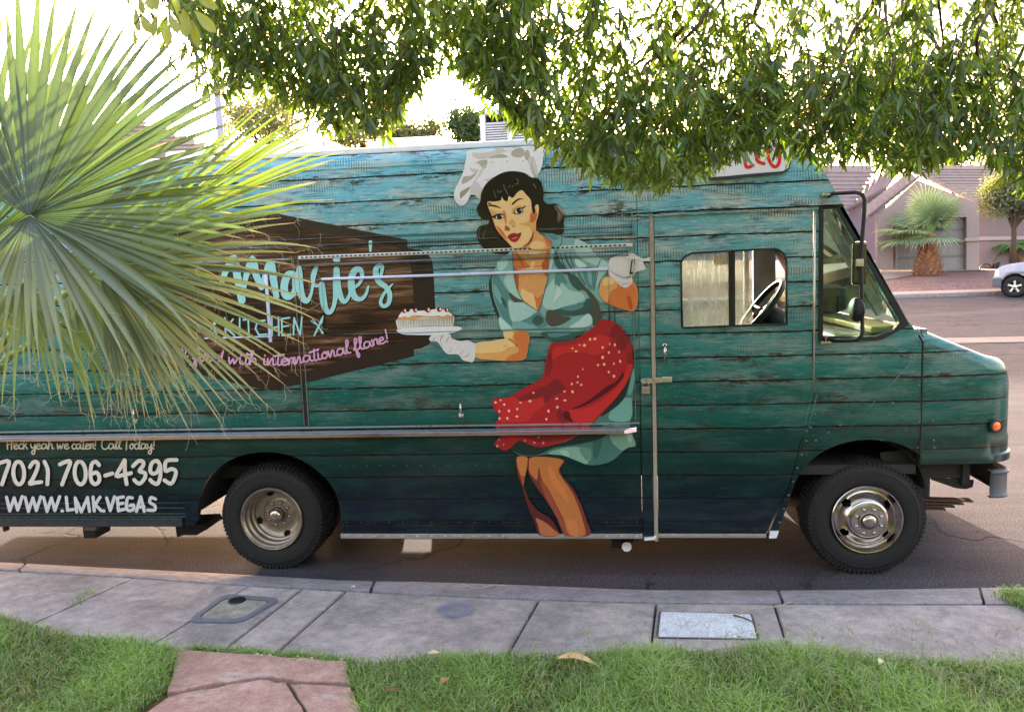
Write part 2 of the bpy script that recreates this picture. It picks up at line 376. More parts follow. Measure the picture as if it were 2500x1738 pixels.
# drip lip along the side under the roof edge + rivets
def rivets(name, pts, r=.0075, y=-.001, mat=None, par=None):
    mb = MB()
    for x, z in pts:
        V = [(x, y-r*.65, z)]+[(x+r*.7*math.cos(a), y-r*.45, z+r*.7*math.sin(a)) for a in np.arange(6)*math.pi/3]+[(x+r*math.cos(a), y, z+r*math.sin(a)) for a in np.arange(6)*math.pi/3]
        F = [(0, 1+(k+1) % 6, 1+k) for k in range(6)]+[(1+k, 1+(k+1) % 6, 7+(k+1) % 6, 7+k) for k in range(6)]
        mb.add(V, [f[::-1] for f in F])
    o = mb.build(name, mat or M_WRAP, par or truck, True); return o
M_RIV = simple('wrapped rivet heads', (44, 88, 86), .3, 0, .1, 30, coat=.5)
M_RIVD = simple('dark wrapped rivet heads', (30, 42, 46), .3, 0, .1, 30, coat=.5)
mb = MB(); mb.box(XR, tpx-.02, -.006, .0, P(1100, 398)[1]-.004, P(1100, 398)[1]+.004, bev=.002); mb.build('drip_lip', M_WRAP, truck)
zrv = P(1100, 396)[1]-.012
rivets('rivet_row', [(XR+.3+k*.105, zrv) for k in range(62) if XR+.3+k*.105 < 1.2])['kind'] = 'stuff'
# front windscreen frame, near post, centre post, far post and panes
def wsp(z, y, off=0.0):   # point on the raked windscreen, its two halves meeting forward in the middle
    return Vector((on_pillar(z)+off+.24*(1-abs(2*y/TW-1)), y, z))
hz_t, hz_b = ZT+.0, wbz+.01
nrm_ws = Vector(((wtz-wbz), 0, (wbx-wtx))).normalized()
def slab(y0, y1, t0, t1, za, zb_, mbx):
    d = nrm_ws
    V = []
    for (y, z, t) in ((y0, za, t0), (y1, za, t0), (y1, zb_, t0), (y0, zb_, t0), (y0, za, t1), (y1, za, t1), (y1, zb_, t1), (y0, zb_, t1)): V.append(wsp(z, y)+d*t)
    mbx.add(V, [(0, 1, 2, 3), (7, 6, 5, 4), (0, 4, 5, 1), (1, 5, 6, 2), (2, 6, 7, 3), (3, 7, 4, 0)])
mb = MB(); slab(0, .085, -.05, -.004, hz_b-.02, hz_t, mb); mb.build('windscreen_post', M_WRAP, truck)
mb = MB(); slab(.085, .10, -.055, .006, hz_b, hz_t-.3, mb); mb.build('windscreen_gasket', M_BLACK, truck)
for yc, hw, nm in ((TW*.5, .03, 'windscreen_post'), (TW-.06, .06, 'windscreen_post')):
    mb = MB(); slab(yc-hw, yc+hw, -.06, -.005, hz_b-.02, hz_t, mb); mb.build(nm, M_INT, truck)
mb = MB(); slab(0.085, TW-.1, -.04, -.003, P(1990, 470)[1], hz_t, mb); mb.build('windscreen_header', M_WRAP, truck)
for a, b in ((.10, TW*.5-.03), (TW*.5+.03, TW-.12)):
    mb = MB(); slab(a, b, -.03, -.024, hz_b, P(1990, 470)[1], mb); mb.build('windscreen_pane', M_GLASS, truck)
for yy in (.45, 1.35):
    mb = MB(); a = wsp(hz_b+.03, yy+.25)+nrm_ws*.03; b = wsp(hz_b+.5, yy)+nrm_ws*.02
    mb.tube([a, b], .006, 6); c = wsp(hz_b+.75, yy-.02)+nrm_ws*.012; e = wsp(hz_b+.25, yy+.03)+nrm_ws*.012; mb.tube([e, c], .008, 5); mb.build('wiper', M_BLACK, truck, True)
# ---- far wall, rear wall, floor, bulkhead, seat, dash, steering wheel
zw0, zw1 = 1.62, 2.46
farwall = [(XR, .335), (-2.95, .335), (-2.95, .8), (-2.0, .8), (-2.0, .19), (1.30, .19), (1.40, .8), (2.0, .8), (2.0, 1.5), (1.95, wbz), (tpx, ZT), (XR, ZT)]
fx = lambda px: onY(px, 700, TW)[0]
hole1 = [(fx(1648), .50), (fx(1815), .50), (fx(1815), zw1), (fx(1648), zw1)]
hole2 = [(fx(1827), .50), (fx(1891), .50), (fx(1891), zw1), (fx(1827), zw1)]
hole3 = [(x, z) for x, z in qi if x > 0]
plate('far_side_panel', [farwall, hole1[::-1], hole2[::-1], hole3[::-1], [(-1.75, .335), (-1.53, .335), (-1.53, .41), (-1.75, .41)][::-1]], TW-.04, TW, M_INT, truck)  # low skirt and small slot are shaped to steer sunlight under the truck
mb = MB(); mb.box(XR, XR+.04, .04, TW-.04, .36, ZT); mb.build('rear_wall', M_WRAP, truck)
mb = MB(); mb.box(-1.5, 2.0, .04, TW-.04, .66, .72); mb.box(XR+.04, -1.5, .04, TW-.04, .86, .92); mb.build('cab_floor', M_UNDER, truck)
mb = MB(); mb.box(.02, .06, .9, TW-.04, .72, ZT); mb.build('bulkhead', M_INTD, truck)
# far sliding door with a window, seen through the near one
fd = MB()
for a, b, c, d in ((hole1[0][0], hole1[1][0], .50, 1.42), (hole1[0][0], hole1[1][0], 2.42, zw1), (hole2[0][0], hole2[1][0], .50, 1.30)): fd.box(a, b, TW-.02, TW+.02, c, d)
fdo = fd.build('far_door', M_INT, truck); pane('window_pane', [(hole1[0][0], 1.42), (hole1[1][0], 1.42), (hole1[1][0], 2.42), (hole1[0][0], 2.42)], TW, M_GLASS, fdo)
mm = MB()
for (q0, q1) in (((1842, 560), (1868, 660)), ((1838, 681), (1862, 727))):
    a_, b_ = onY(*q0, TW+.16), onY(*q1, TW+.16); mm.box(a_[0], b_[0], TW+.14, TW+.20, b_[2], a_[2], bev=.03)
mm.build('far_mirror', simple('far mirror shell', (150, 152, 160), .3, .2, .08, 20), truck)
mm = MB(); mm.tube([onY(1856, 520, TW+.17), onY(1853, 740, TW+.17), onY(1853, 850, TW+.05)], .012, 8); mm.build('far_mirror_arm', M_BLACK, truck)
mb = MB(); a_, b_ = onY(1742, 624, TW-.01), onY(1778, 646, TW-.01); mb.box(a_[0], b_[0], TW-.012, TW-.004, b_[2], a_[2]); o = mb.build('warning_sticker', simple('yellow sticker', (240, 178, 60), .5, 0, .05), truck)
seat = MB(); seat.box(.14, .60, .28, .74, 1.15, 1.30, bev=.05)
Ms = Matrix.Translation((.22, .5, 1.28)) @ Matrix.Rotation(R(-14), 4, 'Y')
seat.box(-.07, .07, -.22, .22, 0, .62, Ms, .05); seat.box(.25, .45, .4, .6, .72, 1.16)
seat.build('driver_seat', simple('grey worn seat vinyl', (96, 92, 92), .6, 0, .2, 20), truck)
dash = MB(); dx = on_pillar(wbz)-.02
dash.box(1.52, dx-.01, .05, TW-.06, 1.22, 1.55, bev=.03); dash.build('dashboard', M_INTD, truck)
mb = MB(); mb.box(1.72, dx+.02, .05, TW-.06, 1.555, 1.60, bev=.012); mb.build('dash_top', M_CREAM, truck)
mb = MB(); mb.box(1.55, 1.98, 1.25, 1.95, 1.60, 1.82, bev=.09); mb.build('engine_cover', M_INTD, truck)
sw = MB(); c0 = Vector((P(1640+1440/6.65, 765)[0]+.05, .42, 0)); 
cw = Vector(onY(1858, 752, .42)); tilt = Matrix.Translation(cw) @ Matrix.Rotation(R(-52), 4, 'Y')
ring = [tilt @ Vector((.22*math.cos(a), .22*math.sin(a), 0)) for a in np.linspace(0, 2*math.pi, 33)]
sw.tube(ring, .019, 8, False)
for a in (90, 210, 330): sw.tube([tilt @ Vector((0, 0, -.03)), tilt @ Vector((.19*math.cos(R(a)), .19*math.sin(R(a)), 0))], .011, 6)
sw.build('steering_wheel', M_BLACK, truck, True)
sc = MB(); sc.tube([tilt @ Vector((0, 0, -.02)), tilt @ Vector((0, 0, -.10)), tilt @ Vector((0, 0, -.42))], [.045, .075, .085], 12); sc.tube([tilt @ Vector((0, .03, -.12)), tilt @ Vector((.04, .2, -.13))], .008, 6)
sc.build('steering_column', M_BLACK, truck, True)
# ---- hatches of the serving side: proud panels whose joints read as recesses
hx0, hx1 = P(744, 850)[0], P(1549, 850)[0]; hz0, hz1 = P(1150, 1033)[1], P(1150, 615)[1]
hat = plate('serving_hatch', [[(hx0, hz0), (hx1, hz0), (hx1, hz1), (hx0, hz1)]], -.004, -.0005, M_WRAP, truck)
hx2 = P(728, 850)[0]
hat2 = plate('serving_hatch', [[(XR+.4, hz0), (hx2, hz0), (hx2, hz1), (XR+.4, hz1)]], -.004, -.0005, M_WRAP, truck)
def strip(mb, x0, x1, z0, z1, y=-.004, t=.008, bev=.003): mb.box(x0, x1, y-t, y, z0, z1, bev=bev)
M_EDGE = simple('hatch edge trim', (120, 128, 128), .3, .5, .1, 20)
for a_ in ((hx0-.008, hx0-.002, hz0, hz1, -.0, .007, .002), (hx2+.006, hx2+.011, hz0, hz1, 0, .007, .002), (hx1-.004, hx1+.002, hz0, ZT-.35, 0, .009, .002)): mb = MB(); strip(mb, *a_); mb.build('hatch_edge_trim', M_EDGE, truck)
mb = MB(); mb.box(hx2+.001, hx2+.006, -.003, .0, hz0, hz1+.02); mb.box(hx2+.011, hx0-.008, -.0012, .0, hz0, hz1); mb.build('hatch_gap', M_BLACK, truck)
# piano hinge across the hatch, knuckles alternate
mb = MB(); zh = P(1150, 613)[1]; x = hx0+.02; k = 0
V0 = MB(); V0.box(hx0, hx1, -.010, -.001, zh-.012, zh+.010, bev=.004); V0.build('hinge_leaf', simple('pale hinge metal', (206, 206, 206), .35, .2, .08, 30), hat)
while x < hx1-.03:
    mb.tube([(x, -.012, zh), (x+.015, -.012, zh)], .0048, 6); x += .030; k += 1
o = mb.build('hinge_knuckle', M_BLACK, hat, True); o['kind'] = 'stuff'
mb = MB(); zc = P(1150, 633)[1]; mb.tube([(hx0+.02, -.006, zc), (hx1-.03, -.006, zc)], .018, 14); mb.build('hatch_roll', M_CLEAR, hat, True)
mb = MB(); zc2 = P(1150, 585)[1]; mb.tube([(XR+.1, .002, zc2), (hx1+.01, .002, zc2)], .012, 10); mb.build('awning_lip', M_CLEAR, truck, True)
mb = MB(); zc3 = P(1150, 568)[1]; mb.tube([(XR+.1, .001, zc3), (hx1+.01, .001, zc3)], .009, 6); mb.build('awning_lip', M_CLEAR, truck, True)
# serving window surround
wz_t, wz_b = P(1150, 669)[1], P(1150, 808)[1]; wxl, wxr = P(790, 740)[0], P(1487, 740)[0]
M_LAV = simple('pale rounded trim', (196, 202, 236), .22, .2, .04, 10, coat=.4)
mb = MB(); mb.box(wxl, wxr, -.020, -.001, wz_t-.009, wz_t+.009, bev=.006); mb.build('window_top_trim', M_LAV, hat)
mb = MB(); mb.tube([(wxl, -.008, wz_b), (wxr, -.008, wz_b)], .0065, 8); mb.tube([(wxr, -.008, wz_b), (wxr, -.008, wz_t+.02)], .005, 8); mb.tube([(wxr+.035, -.006, wz_b-.03), (wxr+.035, -.006, wz_t+.03)], .003, 8); mb.tube([(wxl, -.008, wz_b), (wxl, -.008, wz_t)], .005, 8); mb.tube([(wxl-.02, -.006, wz_b-.02), (wxl-.02, -.006, wz_t+.02)], .003, 8); mb.tube([(wxl, -.006, wz_t+.035), (wxr+.035, -.006, wz_t+.035)], .003, 8)
mb.build('window_trim', M_CLEAR, hat, True)
lx0, lx1 = P(652, 750)[0], P(660, 750)[0]
mb = MB(); mb.box(lx0, lx1, -.013, -.004, P(655, 835)[1], P(655, 660)[1], bev=.003); mb.tube([(P(500, 820)[0], -.008, wz_b), (lx0, -.008, wz_b)], .006, 8); mb.build('window_trim', M_LAV, hat2, True)
mb = MB(); mb.box(XR+.1, hx2, -.014, -.004, P(600, 637)[1]-.008, P(600, 637)[1]+.006, bev=.003); mb.build('window_top_trim', M_EDGE, hat2)
# shelf counter
sz = P(1000, 1050)[1]; sx1 = P(1561, 1040)[0]
sh = MB(); V = []
yo = -.078
pf = [(0, .015), (yo+.008, .0), (yo, -.005), (yo, -.028), (yo+.004, -.030), (yo+.008, -.008), (0, .007)]
xs = [XR+.1, sx1-.10, sx1-.02]
V = []
for i, x in enumerate(xs):
    for (y, dz) in pf:
        yy = y if i < 2 else y*.25
        V.append((x, yy, sz+.002+dz))
m = len(pf); F = []
for i in range(2):
    for k in range(m): F.append((i*m+k, i*m+(k+1) % m, (i+1)*m+(k+1) % m, (i+1)*m+k))
F.append(tuple(range(m))); F.append(tuple(2*m+k for k in range(m))[::-1])
mk('shelf', V, F, M_STEEL, truck)
mb = MB(); mb.box(XR+.1, sx1, -.018, -.0005, sz+.022, sz+.034, bev=.003); mb.build('shelf_cleat', M_EDGE, truck)
# lower mouldings
mb = MB()
zl1 = P(1300, 1270)[1]; zl2 = P(1300, 1282)[1]
mb.box(P(836, 1290)[0], x_seam-.004, -.010, 0, zl1-.004, zl1+.004, bev=.002); mb.box(P(833, 1290)[0], x_seam-.004, -.014, 0, zl2-.007, zl2+.005, bev=.004); mb.build('rub_moulding', M_WRAP, truck)
mb = MB(); zt1 = P(1300, 1303)[1]
mb.box(P(832, 1300)[0], x_seam+.002, -.012, .03, zb-.012, zt1+.003, bev=.003); o = mb.build('sill_trim', M_ALU, truck)
rivets('sill_rivet_row', [(P(836, 1300)[0]+.03+k*.098, (zb-.012+zt1)/2) for k in range(21) if P(836, 1300)[0]+.03+k*.098 < x_seam], .007, -.012, M_ALU)['kind'] = 'stuff'
rivets('rivet_row', [(P(848, 1300)[0]+k*.098, (zl1+zl2)/2+.004) for k in range(21) if P(848, 1300)[0]+k*.098 < x_seam], .006, -.001, M_RIVD)['kind'] = 'stuff'
rivets('rivet_row', [(P(830, 1137)[0]+k*.093, P(1000, 1136)[1]) for k in range(15)], .006, -.001, M_RIVD)['kind'] = 'stuff'
mb = MB(); mb.box(x_r1, P(1870, 1300)[0], -.014, .02, zb-.004, zdb-.004, bev=.003); mb.build('sill_trim', M_ALU, truck)
tx = P(1877, 1300)[0]
mk('sill_end_cap', [(tx, -.016, zb-.006), (tx+.045, -.016, zb-.004), (tx+.06, -.016, zb+.04), (tx+.005, -.016, zb+.04), (tx, .02, zb-.006), (tx+.045, .02, zb-.004), (tx+.06, .02, zb+.04), (tx+.005, .02, zb+.04)], [(0, 1, 2, 3), (7, 6, 5, 4), (0, 4, 5, 1), (1, 5, 6, 2), (2, 6, 7, 3), (3, 7, 4, 0)], M_WHITEP, truck)
ptx = [P(*q) for q in cp('L', [(0, 0)])]
cap = [P(1573.0, 1317), P(1598, 1315), P(1601.5, 1311), P(1601.5, 1302.5), P(1597, 1307), P(1588, 1309.5), P(1573, 1310.5)]
plate('pillar_end_cap', [cap], -.018, .02, M_WHITEP, truck)
mb = MB(); mb.box(x_seam+.006, x_r0-.004, -.010, -.004, zb+.005, 1.4, bev=.002); mb.build('pillar_flange', M_WRAP, truck)
# rear skirt box rails
mb = MB()
for yy_, th, bv in ((1228, .003, .0015), (1240, .004, .002), (1254, .005, .003), (1261, .006, .004)): mb.box(XR, P(454, 1250)[0], -.007, 0, P(200, yy_)[1]-th, P(200, yy_)[1]+th, bev=bv)
mb.box(XR, P(448, 1270)[0], -.022, 0, zb_rear+.002, P(200, 1263)[1], bev=.004); mb.build('rub_rail', M_RIVD, truck)
# rivets of the cab
rv = []
for k in range(11): t_ = k/10; rv.append(P(1951-6*t_*0+ (1872-1968)*t_+17, 1000+ (1290-1000)*t_))
for k in range(9): t_ = k/8; rv.append(P(1982+(1895-1982)*t_+8, 1010+(1275-1010)*t_))
for k in range(16): rv.append(P(1990, 575+k*27))
for q in cp('B8', [(1570, 975), (1573, 1035), (1578, 1085), (1580, 1205), (1582, 1425), (1575, 1578), (1430, 1235), (1422, 1310), (1405, 1388), (1295, 1042), (1230, 1048), (1108, 1442), (1037, 1488), (962, 1535), (1665, 1418), (1668, 1535), (905, 1478), (1672, 1580)]): rv.append(P(*q))
rivets('rivet_group', rv, .0075, -.001, M_RIV)['kind'] = 'stuff'
rivets('rivet_group', [P(*q) for q in cp('B', [(398, 985), (850, 1155)])]+[P(*q) for q in cp('A', [(355, 205), (520, 195), (685, 190), (852, 182)])], .008, -.006, simple('wrapped rivet light', (205, 190, 165), .3, 0, .05, 10, coat=.4))['kind'] = 'stuff'
# patch seams on the cowl (thin raised edges of the sheet)
mb = MB()
for a, b in (((1550, 1050), (1070, 1565)), ((915, 1320), (818, 1590)), ((975, 1240), (880, 1590))):
    (ax, az), (bx, bz) = [P(*q) for q in cp('B8', [a, b])]; mb.tube([(ax, -.001, az), (bx, -.001, bz)], .0022, 5)
(ax, az), (bx, bz), (cx_, cz) = [P(*q) for q in cp('N', [(180, 0), (0, 560), (-95, 900)])]; mb.tube([(ax, -.001, az), (bx, -.001, bz), (cx_, -.001, cz)], .0025, 5)
mb.build('sheet_seam', M_RIV, truck, True)['kind'] = 'stuff'
# ================================================================= hood and front
hxa = P(2252, 1000)[0]; 
XF = P(2470, 1000)[0]+.10     # nose, beyond the rounded corner
def hood_top(x):
    pts = [(hxa-.02, P(2251, 800)[1]), (P(2319, 826)[0], P(2319, 826)[1]-.01), (P(2420, 866)[0], P(2420, 866)[1]-.01), (P(2456, 884)[0]+.06, P(2456, 884)[1]), (XF, P(2466, 915)[1]-.06)]
    for (a, b), (c, d) in zip(pts, pts[1:]):
        if x <= c: return b+(d-b)*(x-a)/(c-a)
    return pts[-1][1]
def hood_outline():
    out = []; rc = .30
    for x in np.linspace(hxa, XF-rc, 9): out.append((x, .006+.02*max(0, (x-hxa)/(XF-hxa))**2))
    y0 = out[-1][1]
    for k in range(1, 13):
        a = R(90*k/12); out.append((XF-rc+rc*math.sin(a), y0+rc-rc*math.cos(a)))
    n = len(out)
    mid = [(XF+.02*math.sin(math.pi*j/7), y0+rc+(TW-2*(y0+rc))*j/7) for j in range(1, 7)]
    return out+mid+[(x, TW-y) for x, y in out[::-1]]
ol = hood_outline(); no = len(ol)
hzb = P(2262, 1133)[1]
# inward direction at each outline point
def inward(i, d):
    x, y = ol[i]; cx_, cy_ = min(x, XF-.35), TW/2
    if x < XF-.31: v = Vector((0, 1 if y < TW/2 else -1))
    else:
        yy = .33 if y < .33 else (TW-.33 if y > TW-.33 else y)
        v = Vector((XF-.31-x, yy-y)); v = v.normalized() if v.length > 1e-6 else Vector((-1, 0))
    return (x+v.x*d, y+v.y*d)
V = []; F = []
rings = []
zflare = P(2466, 1072)[1]
for (z, o_) in ((hzb, .012), (hzb+.045, .012), (hzb+.055, .004), (zflare-.01, .004), (zflare+.002, 0)): rings.append([(ol[i][0]+(o_ if ol[i][0] > XF-.31 else 0)*1.5, ol[i][1]-(o_ if ol[i][1] < TW/2 else -o_)*.7, z+(.012 if z < zflare-.02 else 0)*0) for i in range(no)])
rt = .085
for t_ in (.25, .5, .75, 1.0): rings.append([(ol[i][0], ol[i][1], zflare+(hood_top(ol[i][0])-rt-zflare)*t_) for i in range(no)])
for k in range(1, 7):
    a = R(90*k/6); d = rt*(1-math.cos(a)); rings.append([(*inward(i, d), hood_top(inward(i, d)[0])-rt+rt*math.sin(a)) for i in range(no)])
last = rings[-1]
for r_ in rings: V += r_
for i in range(len(rings)-1):
    for k in range(no-1): F.append((i*no+k, i*no+k+1, (i+1)*no+k+1, (i+1)*no+k))
b0 = (len(rings)-1)*no
for k in range(no//2): # top skin joins the two halves
    a, b, c, d = b0+k, b0+k+1, b0+no-2-k, b0+no-1-k
    if b < c: F.append((a, b, c, d))
hood = auto_smooth(mk('hood', V, [f[::-1] for f in F], M_WRAP, truck), 40)
mb = MB(); mb.box(x_ce+.002, hxa-.004, .03, .06, hzb-.02, P(2245, 805)[1]); mb.tube([(hxa-.006, .0, hzb), (hxa-.006, .0, P(2251, 832)[1])], .005, 6); mb.build('hood_gap', M_BLACK, truck)
mb = MB(); mb.tube([(hxa-.004, .002, hzb+.01), (hxa-.004, .002, P(2251, 832)[1]), (P(2240, 800)[0], .01, P(2240, 800)[1])], .004, 6); mb.build('hood_edge_bead', M_EDGE, truck, True)
mb = MB(); mb.box(wbx-.05, hxa+.03, .03, TW-.03, P(2235, 800)[1]-.05, P(2235, 800)[1]-.012); mb.build('cowl_top', M_WRAP, truck)
mb = MB(); lz = P(2252, 1087)[1]; mb.box(x_ce-.004, x_ce+.022, -.014, .01, lz-.035, lz+.035, bev=.004); mb.build('hood_latch', M_UNDER, truck)
# amber marker lamp on the curved corner
mp = onY(2427.5, 1038.5, .03); 
mxo = mp
ml = empty('x'); bpy.data.objects.remove(ml)
Mm = Matrix.Translation((mp[0], mp[1]-.012, mp[2])) @ Matrix.Rotation(R(14), 4, 'Z')
mb = MB(); tmp = MB(); tmp.lathe([(.030, 0), (.041, 0), (.043, .006), (.040, .014), (.032, .016), (.030, .010)], (0, 0, 0), 28); mb.add([Mm @ Vector(v) for v in tmp.V], tmp.F); mk_ring = mb.build('marker_bezel', M_BLACK, truck, True)
mb = MB(); tmp = MB(); tmp.lathe([(.031, .004), (.030, .012), (.022, .018), (.012, .021), (.0005, .022)], (0, 0, 0), 28); mb.add([Mm @ Vector(v) for v in tmp.V], tmp.F); mb.build('marker_lens', M_AMBER, truck, True)
# bumper: channel section swept round the corner
bz1 = P(2300, 1155)[1]; 
def bump_path():
    pts = []; x0 = P(2420, 1200)[0]; xe = P(2488, 1200)[0]-.02
    rc = .11; ys = .02
    pts.append((x0, ys)); pts.append((xe-rc, ys))
    for k in range(1, 9): a = R(90*k/8); pts.append((xe-rc+rc*math.sin(a), ys+rc-rc*math.cos(a)))
    pts.append((xe+.02, TW/2)); q = [(x, TW-y) for x, y in pts[:-1][::-1]]
    return pts+q
bp = bump_path(); zt_, zb_ = P(2440, 1152)[1], P(2440, 1216)[1]
sec = [(-.045, zt_), (.0, zt_+.004), (.012, zt_-.008), (.010, zt_-.018), (.0, zt_-.026), (.0, zb_+.026), (.006, zb_+.016), (.014, zb_+.006), (.010, zb_-.002), (-.03, zb_-.002)]
V = []; F = []
for i, (x, y) in enumerate(bp):
    a = Vector(bp[max(i-1, 0)]); b = Vector(bp[min(i+1, len(bp)-1)]); d = (b-a).normalized(); nn = Vector((d.y, -d.x))
    for (o_, z) in sec: V.append((x+nn.x*o_, y+nn.y*o_, z))
ns = len(sec)
for i in range(len(bp)-1):
    for k in range(ns-1): F.append((i*ns+k, i*ns+k+1, (i+1)*ns+k+1, (i+1)*ns+k))
bo = mk('bumper', V, F, M_BUMP, truck); sm = bo.modifiers.new('thick', 'SOLIDIFY'); sm.thickness = .005; auto_smooth(bo, 40)
# chassis under the nose and body
ch = MB()
rz1, rz0 = P(2300, 1150)[1], P(2300, 1185)[1]
for yy in (.30, TW-.38):
    ch.box(-4.7, P(2390, 1150)[0], yy, yy+.08, rz0, rz1)
ch.box(P(2372, 1150)[0], P(2392, 1150)[0], .12, TW-.12, P(2380, 1210)[1]+.03, P(2380, 1150)[1]+.03, bev=.006)
ch.box(P(2262, 1160)[0], P(2372, 1160)[0], .14, .26, P(2300, 1182)[1], P(2300, 1142)[1])
V = [onY(x, y, .16) for x, y in cp('F', [(370, 1185), (560, 1190), (700, 1200), (690, 1255), (640, 1270), (560, 1262), (380, 1200)])]
V2 = [onY(x, y, .24) for x, y in cp('F', [(370, 1185), (560, 1190), (700, 1200), (690, 1255), (640, 1270), (560, 1262), (380, 1200)])]
k = len(V); ch.add(V+V2, [tuple(range(k)), tuple(range(k, 2*k))[::-1]]+[(i, i+k, (i+1) % k+k, (i+1) % k) for i in range(k)])
ch.build('chassis_frame', M_UNDER, truck)
sp = MB()
for i in range(4):
    a = onY(2372-i*22, 1192+i*3, .2); b = onY(2240, 1208+i*4, .2); sp.box(b[0]-.6, a[0], .17, .24, 0, .010, Matrix.Translation((0, 0, a[2]-.012*i)) @ Matrix.Rotation(R(2), 4, 'Y'))
sp.build('leaf_spring', simple('rusty spring steel', (70, 48, 38), .7, 0, .3, 25), truck)
ln = MB()
for (pts, nm) in ((cp('N', [(950, 170), (1130, 150), (1310, 240), (1400, 290), (1400, 360), (1330, 390), (1230, 370), (1100, 300), (960, 230)]), .12),):
    a = [onY(x, y, nm) for x, y in pts]; b = [onY(x, y, nm+.1) for x, y in pts]; k = len(a); ln.add(a+b, [tuple(range(k)), tuple(range(k, 2*k))[::-1]]+[(i, i+k, (i+1) % k+k, (i+1) % k) for i in range(k)])
ln.build('inner_fender_bracket', M_UNDER, truck)
def liner(cx0, cz0, aw_, ah_, y1, name, zlo, xlo=None):
    V = []; F = []; n = 24
    for y in (.03, y1):
        for k in range(n+1):
            a = math.pi*k/n; V.append((cx0+(aw_+.012)*math.cos(a), y, cz0+(ah_+.012)*math.sin(a)))
    for k in range(n): F.append((k, k+1, n+2+k, n+1+k))
    V.append((cx0, y1, cz0)); c = len(V)-1
    for k in range(n): F.append((n+1+k, n+2+k, c))
    o = mk(name, V, F, M_LINER, truck); return o
liner(ac[0], ac[1]+.0, aw, ah, .62, 'wheel_well', 0)
fcx = P(2100, 1200)[0]-.01; faw = (P(2262, 1200)[0]-P(1925, 1200)[0])/2
liner(fcx-.02, P(2100, 1200)[1], faw, P(2122, 1073)[1]-P(2100, 1200)[1], .55, 'wheel_well', 0)
ud = MB()
ud.tube([(-2.36, .3, .37), (-2.36, TW-.3, .37)], .06, 10); ud.tube([(-2.36, TW/2-.16, .37), (-2.36, TW/2+.16, .37)], .17, 14)
ud.tube([(1.79, .3, .36), (1.79, TW-.3, .36)], .045, 8)
ud.box(-1.5, -.95, .35, .95, .34, .62, bev=.03); ud.box(.1, .5, 1.2, 1.7, .36, .66, bev=.02)
ud.box(-4.7, 1.9, .55, TW-.5, .58, .66)
ud.tube([(-4.7, 1.5, .42), (-1.2, 1.5, .40), (.8, 1.3, .42)], .035, 8)
ud.box(1.95, 2.62, 1.3, 2.1, .10, .6, bev=.03); ud.box(1.55, 2.0, 1.86, 2.1, .0, .3)  # unseen far-side boxes added to stop sun passing under the nose
ud.build('underbody', M_UNDER, truck)
hb = MB()
c = onY(237, 1295, .25); hb.box(c[0]-.05, c[0]+.05, .16, .34, c[2]-.03, c[2]+.09, bev=.01); hb.build('stabiliser_bracket', M_UNDER, truck)
c = onY(237, 1286, .10); hb = MB(); hb.box(c[0]-.045, c[0]+.045, .02, .08, c[2]-.0, c[2]+.05, bev=.006); hb.build('bracket_plate', simple('grey bracket', (92, 86, 82), .6, .2, .2, 20), truck)
mfl = [onY(*q, .16) for q in ((428, 1283), (497, 1280), (505, 1292), (480, 1306), (447, 1306), (432, 1312))]
k = len(mfl); mk('mud_flap', list(mfl)+[v+np.array([0, .25, 0]) for v in mfl], [tuple(range(k)), tuple(range(k, 2*k))[::-1]]+[(i, i+k, (i+1) % k+k, (i+1) % k) for i in range(k)], M_LINER, truck)
c = onY(15, 1290, .1); mb = MB(); mb.box(c[0]-.01, c[0]+.01, .08, .12, c[2]-.015, c[2]+.03); mb.build('drain_stub', M_UNDER, truck)
# drain pipe with pale cap below the sill
c = onY(1530, 1334, .06); mb = MB(); mb.lathe([(.036, -.2), (.036, .0), (.030, .003)], c, 24); mb.box(c[0]-.1, c[0]-.04, .09, .2, c[2]-.02, zb); mb.box(c[0]-.04, c[0]+.05, .1, .2, c[2]+.02, zb); mb.build('drain_pipe', M_LINER, truck)
mb = MB(); mb.lathe([(.032, -.02), (.0325, .008), (.028, .013), (.027, .010), (.0005, .010)], c, 24); mb.build('drain_cap', simple('weathered white cap', (205, 195, 188), .5, 0, .15, 30), truck, True)
c = P(1870, 1330); mb = MB(); mb.box(c[0]-.004, c[0]+.004, .03, .05, c[1]-.03, c[1]+.09); mb.build('ground_strap', M_UNDER, truck)
